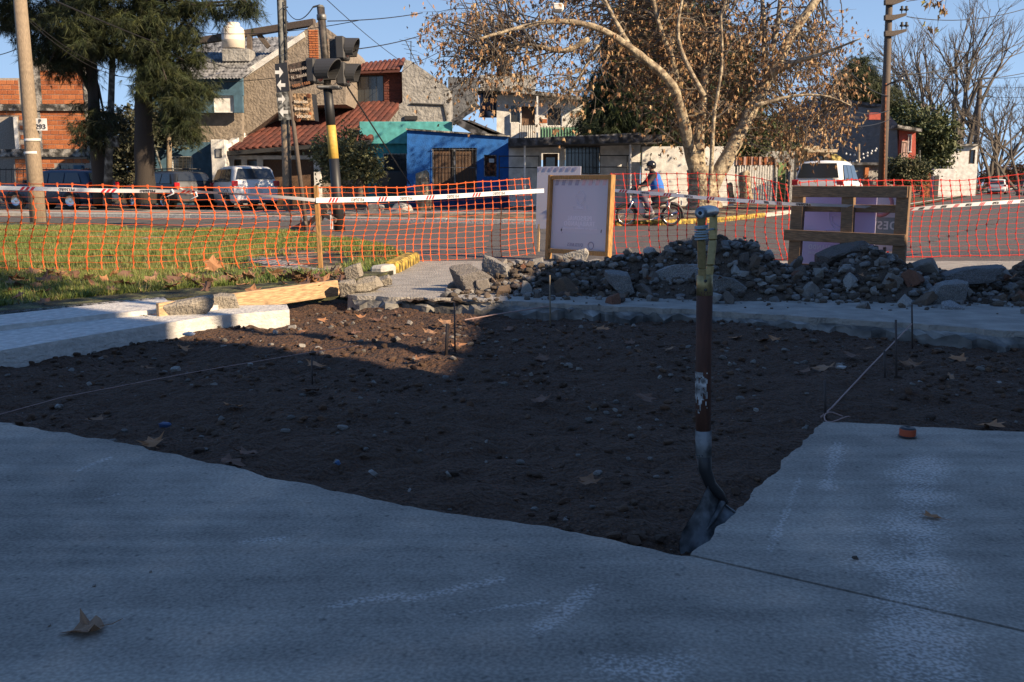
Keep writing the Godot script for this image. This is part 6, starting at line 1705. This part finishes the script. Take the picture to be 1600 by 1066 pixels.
	for s in [-0.12, 0.12]:
		st = tool(); bar(st, Vector3(s, 0, 0.0), Vector3(s, 0.35, 0.0), 0.025, 0.025); part("leg", st, M.iron, t)
func emblem(parent, c: Vector3, s: float, m, b: Basis):
	# outlined shield over a plinth with a crown line, as printed
	var st := tool()
	var ln := func(p: Array, closed: bool):
		for i in (p.size() if closed else p.size() - 1):
			bar(st, c + b * (Vector3(p[i][0], p[i][1], 0) * s), c + b * (Vector3(p[(i + 1) % p.size()][0], p[(i + 1) % p.size()][1], 0) * s), 0.003, s * 0.035, 0.0, b.z)
	ln.call([[-0.42, 0.45], [0.42, 0.45], [0.40, 0.1], [0.2, -0.15], [0.0, -0.24], [-0.2, -0.15], [-0.40, 0.1]], true)
	ln.call([[-0.3, 0.33], [0.3, 0.33], [0.28, 0.1], [0.0, -0.1], [-0.28, 0.1]], true)
	ln.call([[-0.3, 0.52], [-0.12, 0.72], [0.12, 0.72], [0.3, 0.52]], false)
	ln.call([[-0.55, -0.24], [0.55, -0.24], [0.55, -0.44], [-0.55, -0.44]], true)
	ln.call([[-0.62, -0.55], [0.62, -0.55]], false)
	part("emblem", st, m, parent)
	text("lettering", "OBRA", s * 0.16, 0.003, m, parent, Transform3D(b * Basis(Vector3.UP, PI), c + b * Vector3(0, -0.34 * s, 0)))

func build_rubble():
	# dark spoil heap
	var prof := [[-0.55, 0.0], [-0.3, 0.14], [-0.1, 0.20], [0.35, 0.21], [1.0, 0.27], [1.5, 0.36], [1.9, 0.48], [2.2, 0.40], [2.6, 0.22], [2.95, 0.20], [3.25, 0.34], [3.55, 0.26], [3.9, 0.16], [4.3, 0.10], [4.6, 0.20], [5.1, 0.26], [5.6, 0.2], [6.5, 0.15], [7.5, 0.0]]
	var n := noise(1.7, 91, 4)
	var crest := func(x: float):
		for i in prof.size() - 1:
			if x >= prof[i][0] and x <= prof[i + 1][0]: return lerp(float(prof[i][1]), float(prof[i + 1][1]), (x - prof[i][0]) / (prof[i + 1][0] - prof[i][0]))
		return 0.0
	var mid := func(x: float): return -9.35 + 0.16 * x
	var height := func(x: float, z: float):
		var c: float = crest.call(x); var w: float = 0.55 + c * 0.9
		var k: float = clamp(1.0 - abs(z - mid.call(x)) / w, 0.0, 1.0)
		return c * (k * k * (3 - 2 * k)) * (1.0 + 0.5 * n.get_noise_2d(x * 1.3, z * 1.3)) + 0.03 * n.get_noise_2d(x * 6, z * 6)
	var t := thing("rubble_heap", "long dark heap of broken pavement and soil beside the dig", "rubble", Vector3(2.5, 0.0, -9.0))
	var nx := 240; var nz := 60
	var v := PackedVector3Array(); var ix := PackedInt32Array()
	for j in nz:
		for i in nx:
			var x := -1.0 + 8.6 * i / nx; var z: float = mid.call(x) - 1.15 + 2.3 * j / nz
			v.append(Vector3(x, height.call(x, z) - 0.012, z))
	for j in nz - 1:
		for i in nx - 1:
			var k := j * nx + i; ix.append_array([k, k + 1, k + nx, k + 1, k + nx + 1, k + nx])
	var arr := []; arr.resize(Mesh.ARRAY_MAX); arr[Mesh.ARRAY_VERTEX] = v; arr[Mesh.ARRAY_INDEX] = ix
	var am := ArrayMesh.new(); am.add_surface_from_arrays(Mesh.PRIMITIVE_TRIANGLES, arr)
	var s2 := SurfaceTool.new(); s2.create_from(am, 0); s2.generate_normals()
	wpart("soil", s2.commit(), M.soil, t)
	var g := RandomNumberGenerator.new(); g.seed = 92
	# small fragments
	var mm := MultiMesh.new(); mm.transform_format = MultiMesh.TRANSFORM_3D; mm.use_colors = true; mm.mesh = rocks[0]; mm.instance_count = 7000
	for i in 7000:
		var x := g.randf_range(-0.6, 7.2); var z: float = mid.call(x) + g.randfn() * 0.42
		var s := 0.010 + 0.045 * pow(g.randf(), 2.2)
		mm.set_instance_transform(i, Transform3D(Basis.from_euler(Vector3(g.randf() * 6, g.randf() * 6, g.randf() * 6)).scaled(Vector3(s, s * 0.75, s)), Vector3(x, max(height.call(x, z), 0.006) + s * 0.3, z) - t.position))
		mm.set_instance_color(i, [Color(0.16, 0.12, 0.09), Color(0.20, 0.15, 0.11), Color(0.36, 0.33, 0.30), Color(0.13, 0.10, 0.075), Color(0.30, 0.29, 0.28), Color(0.14, 0.10, 0.08)][g.randi() % 6] * g.randf_range(0.8, 1.2))
	var frag := MultiMeshInstance3D.new(); frag.name = "fragments"; frag.multimesh = mm; frag.material_override = M.stone; t.add_child(frag); frag.set_meta("kind", "stuff")
	# chunks one by one
	for i in 270:
		var x := g.randf_range(-0.5, 7.0); var off := g.randfn() * 0.45
		if off < -0.35: off = -off
		var z: float = mid.call(x) + off
		var s := 0.03 + 0.08 * pow(g.randf(), 2.6)
		var k: int = [1, 2, 3, 4, 3, 7, 9, 10, 9, 2, 5, 11, 6, 8, 2, 1][g.randi() % 16]
		var kind: int = (k - 1) % 6
		var o := single("rubble_chunk", rocks[k], M.stone, Vector3(x, max(height.call(x, z), 0.0) + s * 0.25, z),
			["pale grey broken concrete chunk in the rubble heap", "mid grey broken concrete chunk in the rubble heap", "dark earthy concrete chunk in the rubble heap", "near-black soil clod in the rubble heap", "brown earthy clod in the rubble heap", "reddish brick fragment in the rubble heap"][kind], "rubble",
			["pale concrete chunks", "mid grey concrete chunks", "dark concrete chunks", "black soil clods", "brown clods", "brick fragments"][kind])
		o.scale = Vector3(s, s, s) * g.randf_range(0.9, 1.1); o.rotation = Vector3(g.randf() * 6, g.randf() * 6, g.randf() * 6)
	# the ones that stand out
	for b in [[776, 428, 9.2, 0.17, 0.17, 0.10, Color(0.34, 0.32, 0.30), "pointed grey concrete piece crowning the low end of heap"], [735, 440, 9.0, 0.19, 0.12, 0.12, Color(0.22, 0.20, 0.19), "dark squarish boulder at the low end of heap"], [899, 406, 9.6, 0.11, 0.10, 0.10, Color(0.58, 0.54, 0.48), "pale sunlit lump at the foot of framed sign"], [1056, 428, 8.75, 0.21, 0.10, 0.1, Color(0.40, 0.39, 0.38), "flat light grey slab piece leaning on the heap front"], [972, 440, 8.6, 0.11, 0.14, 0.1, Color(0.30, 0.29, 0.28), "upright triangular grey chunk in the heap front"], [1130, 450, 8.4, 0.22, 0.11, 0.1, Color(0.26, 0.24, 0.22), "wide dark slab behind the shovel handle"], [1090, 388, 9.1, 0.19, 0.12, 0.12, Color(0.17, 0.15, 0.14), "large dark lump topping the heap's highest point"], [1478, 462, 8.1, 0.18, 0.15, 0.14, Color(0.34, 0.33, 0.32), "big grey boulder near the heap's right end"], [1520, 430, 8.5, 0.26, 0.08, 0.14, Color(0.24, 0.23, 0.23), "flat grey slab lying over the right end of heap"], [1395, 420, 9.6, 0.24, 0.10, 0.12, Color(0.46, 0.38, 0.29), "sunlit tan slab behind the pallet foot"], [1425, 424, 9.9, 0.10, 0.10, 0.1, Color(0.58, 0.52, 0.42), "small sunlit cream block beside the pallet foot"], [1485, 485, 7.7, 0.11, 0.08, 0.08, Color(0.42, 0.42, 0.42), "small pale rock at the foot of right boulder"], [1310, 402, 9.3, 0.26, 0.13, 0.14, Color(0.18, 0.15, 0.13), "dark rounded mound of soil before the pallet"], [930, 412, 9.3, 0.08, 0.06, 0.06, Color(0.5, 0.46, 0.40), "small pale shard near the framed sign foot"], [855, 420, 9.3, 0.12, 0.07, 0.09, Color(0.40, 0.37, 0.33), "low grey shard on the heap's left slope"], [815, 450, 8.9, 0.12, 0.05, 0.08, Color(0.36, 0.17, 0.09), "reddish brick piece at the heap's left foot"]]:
		var m := rock_mesh(int(b[0]), b[6], Vector3(b[3], b[4], b[5]) * 1.1, 8, 3)
		var o := single("rubble_chunk", m, M.stone, P(b[0], b[1], b[2]), b[7], "rubble")
		o.rotation = Vector3(g.randf_range(-0.2, 0.2), g.randf_range(-0.4, 0.4), g.randf_range(-0.25, 0.25))

func build_shovel():
	var d := 2.95
	var t := thing("shovel", "short D-handled shovel standing upright at the slab corner", "shovel", P(1076, 866, 2.85))
	# wooden shaft
	var st := tool(true); tube(st, [P(1099, 682, d), P(1099, 600, d), P(1101, 455, d)], [0.0242, 0.0252, 0.0252], 18)
	wpart("shaft", st, wood(Color(0.085, 0.030, 0.016), Vector3(0, 1, 0)), t)
	var paint := mat(Color(0.5, 0.5, 0.5), 0.7, T.blotch, 0.12)
	st = tool(true)
	var lab := noise(60.0, 17, 3)
	for i in 14:
		for j in 30:
			var th := PI * 0.98 + PI * 0.62 * i / 14.0; var y: float = 580.0 + 64.0 * j / 30.0
			var edge: float = 0.25 - 0.7 * smoothstep(0.55, 1.0, j / 30.0) - 0.35 * smoothstep(0.5, 1.0, i / 14.0)
			var q := func(a, b):
				var an: float = PI * 0.98 + PI * 0.62 * a / 14.0
				return P(1099.2, 580.0 + 64.0 * b / 30.0, d) + Vector3(cos(an), 0, -sin(an)) * 0.0260
			if lab.get_noise_2d(th * 0.03, y * 0.0012) + edge < -0.12: continue
			quad(st, q.call(i, j), q.call(i + 1, j), q.call(i + 1, j + 1), q.call(i, j + 1))
	wpart("flaked_label", st, paint, t)
	# steel ferrule and socket
	st = tool(true); tube(st, [P(1099.5, 712, d), P(1099, 672, d)], [0.0252, 0.0260], 18); wpart("ferrule", st, M.steel, t)
	st = tool(true); tube(st, [P(1099, 708, d), P(1102, 735, d), P(1110, 757, d + 0.005), P(1124, 772, d + 0.01), P(1134, 786, d + 0.015)], [0.0252, 0.021, 0.019, 0.016, 0.010], 14); wpart("socket", st, M.black, t)
	# brass coloured yoke: two arms that meet above the shaft
	var brass := mat(Color(0.36, 0.28, 0.13), 0.42, T.mottle, 0.1, null, 1.0, false); brass.metallic = 0.75
	st = tool(true); tube(st, [P(1101, 461, d), P(1101, 430, d)], [0.0256, 0.0242], 16); wpart("yoke_collar", st, brass, t)
	var arm := func(pts: Array):
		var s := tool()
		for i in pts.size() - 1: bar(s, pts[i], pts[i + 1], 0.009, 0.027, 0.003, Vector3(0.75, 0, 0.66))
		wpart("yoke_arm", s, brass, t)
	arm.call([P(1098, 455, d - 0.012), P(1097, 420, d - 0.016), P(1096, 375, d - 0.03), P(1096, 336, d - 0.04)])
	arm.call([P(1105, 455, d + 0.012), P(1110, 415, d + 0.02), P(1114, 375, d + 0.04), P(1115, 336, d + 0.05)])
	var chrome := mat(Color(0.30, 0.33, 0.36), 0.35); chrome.metallic = 0.8
	st = tool(true); tube(st, [P(1094, 333, d - 0.055), P(1097, 332, d - 0.03), P(1107, 330, d + 0.02), P(1116, 330, d + 0.065)], [0.0165, 0.019, 0.0185, 0.016], 16); wpart("grip", st, chrome, t)
	st = tool(true); var gx := (P(1116, 330, d + 0.065) - P(1094, 333, d - 0.055)).normalized()
	tube(st, [P(1094, 333, d - 0.055) - gx * 0.0015, P(1094, 333, d - 0.055) + gx * 0.002], 0.006, 10); wpart("grip_hole", st, M.dark, t)
	for y in [438, 452]:
		st = tool(true); lathe(st, [Vector2(0.0, 0.004), Vector2(0.004, 0.003), Vector2(0.005, 0)], P(1100, y, d) + Vector3(0, 0, 0.0252), Basis(Vector3.RIGHT, PI / 2), 8); wpart("rivet", st, M.iron, t)
	# twine wound round the front arm
	var twine := mat(Color(0.30, 0.36, 0.38), 0.9)
	var pts := []
	for i in 90:
		var a := i * 0.62; var y: float = lerp(352.0, 374.0, i / 90.0)
		pts.append(P(1096, y + 1.5 * sin(a * 0.37), d - 0.032) + Vector3(cos(a) * 0.019, 0, sin(a) * 0.019))
	st = tool(true); tube(st, pts, 0.0028, 5); wpart("twine", st, twine, t)
	st = tool(true); tube(st, [P(1104, 360, d - 0.02), P(1112, 358, d + 0.03), P(1120, 358, d + 0.05), P(1119, 362, d + 0.06)], 0.0035, 5); wpart("twine_tail", st, twine, t)
	# blade: dished plate from the step down to the cutting edge
	st = tool(true)
	var top := P(1127, 785, d + 0.015); var tip := P(1073, 870, 2.83)
	var down := (tip - top).normalized(); var across := Vector3(0.88, 0.0, -0.42); across = (across - down * across.dot(down)).normalized(); var nrm := down.cross(across)
	var L := top.distance_to(tip) + 0.02
	var bl := func(i, j, back: float):
		var u: float = i / 10.0; var s: float = -1.0 + 2.0 * j / 12.0
		var w: float = 0.080 * (1.0 - 0.12 * u) * (1.0 - 0.55 * smoothstep(0.75, 1.0, u) * abs(s) * 0.3)
		return top + down * (u * L - 0.03 * abs(s) * smoothstep(0.8, 1.0, u)) + across * s * w + nrm * (0.028 * s * s + 0.018 * sin(u * PI) + back)
	for b in [0.0, 0.0025]:
		for i in 10:
			for j in 12: quad(st, bl.call(i, j, b), bl.call(i + 1, j, b), bl.call(i + 1, j + 1, b), bl.call(i, j + 1, b))
	wpart("blade", st, M.steel, t)
	st = tool()
	for j in 12: bar(st, bl.call(0, j, 0.001) + nrm * 0.004, bl.call(0, j + 1, 0.001) + nrm * 0.004, 0.010, 0.004)
	wpart("step", st, M.steel, t)
	st = tool(true); tube(st, [bl.call(0, 6, 0.006), bl.call(3, 6, 0.006), bl.call(5, 6, 0.002)], [0.012, 0.009, 0.003], 10); wpart("rib", st, M.steel, t)

func dry_leaf(sd: int) -> ArrayMesh:
	# fallen plane leaf: lobed outline, curled and creased, 2 layers of triangles per lobe
	var g := RandomNumberGenerator.new(); g.seed = sd
	var rim := []
	for q in [[0, -0.15, 0.0], [0.35, 0.0, 0], [0.62, 0.10, 0], [0.42, 0.30, 0], [0.78, 0.62, 0], [0.40, 0.58, 0], [0.22, 0.75, 0], [0.0, 1.15, 0], [-0.22, 0.72, 0], [-0.42, 0.60, 0], [-0.75, 0.60, 0], [-0.42, 0.28, 0], [-0.64, 0.06, 0], [-0.34, 0.0, 0]]:
		rim.append(Vector2(q[0] + g.randf_range(-0.06, 0.06), q[1] + g.randf_range(-0.06, 0.06)))
	var cx := g.randf_range(0.2, 0.8); var cy := g.randf_range(-0.3, 0.6)
	var lift := func(p: Vector2): return Vector3(p.x, 0.03 + cx * p.x * p.x * 0.7 + cy * (p.y - 0.4) * (p.y - 0.4) * 0.6 + 0.06 * sin(p.x * 7 + p.y * 5), -p.y + 0.4)
	var st := tool()
	for i in rim.size():
		var a: Vector2 = rim[i]; var b: Vector2 = rim[(i + 1) % rim.size()]; var c := Vector2(0, 0.35)
		var ma := c.lerp(a, 0.5); var mb := c.lerp(b, 0.5)
		tri(st, lift.call(c), lift.call(ma), lift.call(mb)); quad(st, lift.call(ma), lift.call(a), lift.call(b), lift.call(mb))
	tube(st, [lift.call(Vector2(0, 0.0)), lift.call(Vector2(0.03, -0.3)), lift.call(Vector2(0.1, -0.6))], 0.012, 4)
	return commit(st)
func build_small():
	var g := RandomNumberGenerator.new(); g.seed = 31
	var lm := []; for i in 5: lm.append(dry_leaf(200 + i))
	var mats := []
	for c in [Color(0.24, 0.12, 0.06), Color(0.32, 0.18, 0.10), Color(0.18, 0.095, 0.06), Color(0.42, 0.20, 0.09)]:
		var m := mat(c, 0.8, T.mottle, 0.12, null, 1.0, false); m.backlight_enabled = true; m.backlight = Color(0.15, 0.1, 0.06); mats.append(m)
	var put := func(px, py, y, size, label, group, k: int, tilt := 0.3):
		var q := G(px, py, y)
		var o := single("dry_leaf", lm[k % 5], mats[k % 4], q, label, "leaf", group)
		o.scale = Vector3.ONE * size; o.rotation = Vector3(g.randf_range(-tilt, tilt), g.randf() * TAU, g.randf_range(-tilt, tilt))
		return o
	var l1 = put.call(133, 985, 0.004, 0.08, "curled tan plane leaf lying alone on the wide near slab", "", 1, 0.1); l1.rotation.y = 1.9
	var l2 = put.call(1452, 806, 0.004, 0.034, "flat brown leaf on the slab beside the orange spool", "", 3, 0.05); l2.rotation = Vector3(0.1, 1.2, 0); l2.scale = Vector3(0.03, 0.04, 0.065)
	# on the dug earth, where the photograph shows them
	for p in [[363, 634], [590, 0], [380, 708], [360, 722], [235, 692], [922, 752], [1010, 623], [488, 612], [490, 570], [590, 500], [640, 525], [720, 540], [700, 505], [845, 625], [1210, 530], [1260, 580], [1360, 545], [1500, 560], [1550, 664], [160, 540], [283, 545], [560, 495], [670, 520], [505, 500], [520, 525], [790, 515], [980, 535], [1050, 545], [1150, 528], [1190, 532], [1420, 570], [1480, 590], [880, 520], [940, 515], [1290, 575], [230, 575], [150, 655], [1330, 555], [620, 490], [475, 520], [745, 500], [555, 520], [850, 560], [660, 560]]:
		if p[1] == 0: continue
		put.call(p[0] + g.randf_range(-4, 4), p[1], -0.075, g.randf_range(0.06, 0.105), "dry brown plane leaf lying on the dug earth", "dry leaves on the dug earth", g.randi())
	# drift along the net foot on the lawn
	for i in 95:
		var x := g.randf_range(-10, 560); var y: float = 437 - 0.03 * max(0.0, x - 300) + g.randfn() * 5.0 + (12 if g.randf() < 0.12 else 0)
		put.call(x, y, 0.085, g.randf_range(0.08, 0.14), "dry orange-brown plane leaf at the net foot on the lawn", "dry leaves along the net foot", g.randi(), 0.8)
	var big = put.call(333, 412, 0.16, 0.15, "large pale dry leaf caught upright in the orange net", "", 3, 0.2); big.rotation = Vector3(1.3, 0.4, 0.2)
	for p in [[30, 462], [110, 455], [70, 470], [180, 452], [20, 440], [140, 430], [60, 425]]:
		put.call(p[0], p[1], 0.08, g.randf_range(0.06, 0.1), "dry leaf on the shaded grass by white kerb", "dry leaves on the shaded grass", g.randi(), 0.5)
	for p in [[225, 494], [238, 492]]: put.call(p[0], p[1], 0.055, 0.05, "small brown leaf on the sunlit white kerb", "small leaves on the white kerb", g.randi(), 0.2)
	# leaves on the rubble
	for i in 16:
		var q := P(g.randf_range(800, 1590), g.randf_range(430, 480), 8.3)
		var o := single("dry_leaf", lm[i % 5], mats[i % 4], q, "dry leaf caught among the rubble chunks", "leaf", "dry leaves in the rubble")
		o.scale = Vector3.ONE * g.randf_range(0.04, 0.07); o.rotation = Vector3(g.randf_range(0.2, 1.0), g.randf() * TAU, 0)
	# stones lying in the pit
	for p in [[585, 740, 0.014], [700, 741, 0.010], [272, 578, 0.022], [335, 605, 0.02], [884, 812, 0.008], [905, 577, 0.016], [892, 572, 0.012], [110, 553, 0.02], [430, 520, 0.02], [455, 512, 0.025], [390, 570, 0.016], [1312, 573, 0.02], [1440, 600, 0.02], [1560, 600, 0.02], [380, 500, 0.03], [295, 520, 0.035], [640, 505, 0.02], [620, 530, 0.018], [526, 722, 0.010], [640, 765, 0.006], [1000, 670, 0.01], [960, 640, 0.01], [760, 690, 0.008], [830, 585, 0.01], [500, 545, 0.02], [470, 540, 0.018], [410, 535, 0.02], [350, 545, 0.022], [140, 600, 0.014], [90, 635, 0.012], [1240, 600, 0.012], [1180, 640, 0.01], [1140, 570, 0.014], [1090, 560, 0.014], [1030, 590, 0.01]]:
		var q := G(p[0], p[1], -0.09)
		var o := single("stone", rocks[1 + g.randi() % 2], M.stone, q, "small grey stone lying loose on the dug earth", "stone", "stones on the dug earth")
		o.scale = Vector3.ONE * p[2] * 1.3; o.rotation = Vector3(g.randf() * 6, g.randf() * 6, g.randf() * 6)
	var blue := mat(Color(0.03, 0.06, 0.14), 0.5)
	single("plastic_scrap", rock_mesh(77, Color.WHITE, Vector3(0.035, 0.012, 0.02), 9, 1), blue, G(258, 664, -0.085), "crumpled dark blue plastic scrap on the dug earth", "litter")
	single("plastic_scrap", rock_mesh(78, Color.WHITE, Vector3(0.012, 0.01, 0.012), 9, 1), mat(Color(0.06, 0.14, 0.28), 0.5), G(527, 723, -0.085), "tiny blue plastic bead on the dug earth", "litter")
	single("paper_scrap", rock_mesh(79, Color.WHITE, Vector3(0.045, 0.018, 0.025), 9, 1), M.white_paint, G(296, 521, -0.04), "crumpled white paper under the gutter lip", "litter")
	single("paper_scrap", rock_mesh(80, Color.WHITE, Vector3(0.035, 0.012, 0.02), 9, 1), mat(Color(0.5, 0.48, 0.45), 0.9), G(1315, 574, -0.08), "pale flat scrap on the earth below the string line", "litter")
	for p in [[1337, 872, 0.007], [235, 893, 0.004], [147, 915, 0.005], [77, 977, 0.004], [1322, 895, 0.003]]:
		single("crumb", rocks[4 if p[2] > 0.0055 else 2], M.stone, G(p[0], p[1], 0.003), "dark crumb of earth on the near concrete slabs", "crumb", "crumbs on the near slabs").scale = Vector3.ONE * p[2]
	# rebar pegs and string lines
	var pegs := [[1290, 655, 595, 0.006, "short rusty steel peg at the slab corner, string tied to it"], [1383, 598, 548, 0.006, "short steel peg left of the taller one below string"], [1401, 600, 500, 0.006, "tall steel peg standing under the string's middle"], [1426, 545, 476, 0.006, "far steel peg where the string ends at ledge"], [697, 556, 506, 0.011, "thick short steel peg in the sunlit edge of earth"], [711, 552, 474, 0.006, "thin tall steel peg beside the thick short one"], [860, 512, 430, 0.006, "thin pale steel peg before the broken ledge"], [488, 602, 556, 0.005, "thin grey peg beside the left string line"]]
	for p in pegs:
		var a := G(p[0], p[1], -0.1); var b := P(p[0] + (2 if p[3] > 0.01 else -1), p[2], -a.z)
		var st := tool(true); tube(st, [a, b], p[3], 8)
		var o := single("steel_peg", st, M.rust if p[0] != 860 else M.pole_gray, Vector3.ZERO, p[4], "peg")
		o.material_override = mat(Color(0.06, 0.045, 0.04), 0.7) if p[0] != 860 else mat(Color(0.2, 0.16, 0.11), 0.8)
	var cord := mat(Color(0.36, 0.24, 0.21), 0.9)
	var d0 := -G(1290, 655, -0.1).z; var d1 := -G(1426, 545, -0.1).z
	single("string_line", rod([P(1283, 652, d0), P(1300, 637, d0 + 0.1), P(1355, 578, lerp(d0, d1, 0.5)), P(1425, 506, d1)], 0.0042), cord, Vector3.ZERO, "taut pinkish string from slab corner peg to far peg", "string")
	single("string_line", rod([G(-60, 664, -0.04), G(100, 620, -0.03), G(300, 582, -0.02), G(470, 553, 0.0), G(560, 540, 0.0)], 0.002), cord, Vector3.ZERO, "long reddish string line across the left of the dug earth", "string")
	single("string_line", rod([G(726, 500, -0.04), G(772, 492, -0.03), G(860, 478, 0.0)], 0.005), cord, Vector3.ZERO, "pale string between the thin pegs near the ledge", "string")
	var loop := []
	for i in 14: var a := i / 13.0 * 5.2; loop.append(G(1308 + cos(a) * 20, 652 + sin(a) * 5, -0.02) + Vector3(0, 0.012 * sin(a * 2.0), 0))
	single("string_loop", rod(loop, 0.003), cord, Vector3.ZERO, "loose curl of string at the slab corner", "string")
	# spool of orange line
	var q := G(1418, 682, 0.0)
	var t := thing("string_spool", "small spool of orange mason's line on the right slab", "spool", q)
	t.scale = Vector3(0.9, 0.72, 0.9)
	var st := tool(true); lathe(st, [Vector2(0.0, 0.0), Vector2(0.040, 0.0), Vector2(0.041, 0.004), Vector2(0.025, 0.006)], Vector3.ZERO, Basis(), 20); part("base", st, M.black, t)
	st = tool(true); var pr := []
	for i in 13: pr.append(Vector2(0.034 + (0.002 if i % 2 else 0.0), 0.006 + 0.038 * i / 12)) 
	lathe(st, pr, Vector3.ZERO, Basis(), 20); part("wound_line", st, mat(Color(0.40, 0.075, 0.03), 0.8), t)
	st = tool(true); lathe(st, [Vector2(0.034, 0.044), Vector2(0.030, 0.052), Vector2(0.012, 0.054), Vector2(0.010, 0.046), Vector2(0, 0.046)], Vector3.ZERO, Basis(), 20); part("cap", st, M.black, t)
	# wreck of a wooden trestle by the signal
	t = thing("broken_trestle", "broken dark wooden trestle lying under the signal pole", "trestle", G(500, 362, 0.05))
	for b in [[[478, 320], [525, 345]], [[470, 362], [512, 322]], [[515, 318], [490, 362]], [[482, 318], [530, 324]], [[450, 362], [478, 348]]]:
		st = tool(); bar(st, P(b[0][0], b[0][1], 20.6), P(b[1][0], b[1][1], 20.3), 0.06, 0.09, 0.005); wpart("timber", st, M.pole_dark, t)
	st = tool(); bar(st, P(518, 358, 20.2), P(518, 336, 20.2), 0.05, 0.03); wpart("white_slat", st, M.white_paint, t)
	# painted boulders on the far pavement, and a cloth bundle
	for s in [[585, 322, 32.5, 0.42, "low white painted rock on the far pavement by shrub"], [628, 322, 32.2, 0.46, "larger white painted rock beside the tree stump"]]:
		single("white_rock", rock_mesh(int(s[0]), Color(0.6, 0.57, 0.52), Vector3(s[3], 0.25, 0.3), 12, 2), M.stone, Vector3(P(s[0], 300, s[2]).x, 0.2, -s[2]), s[4], "rock")
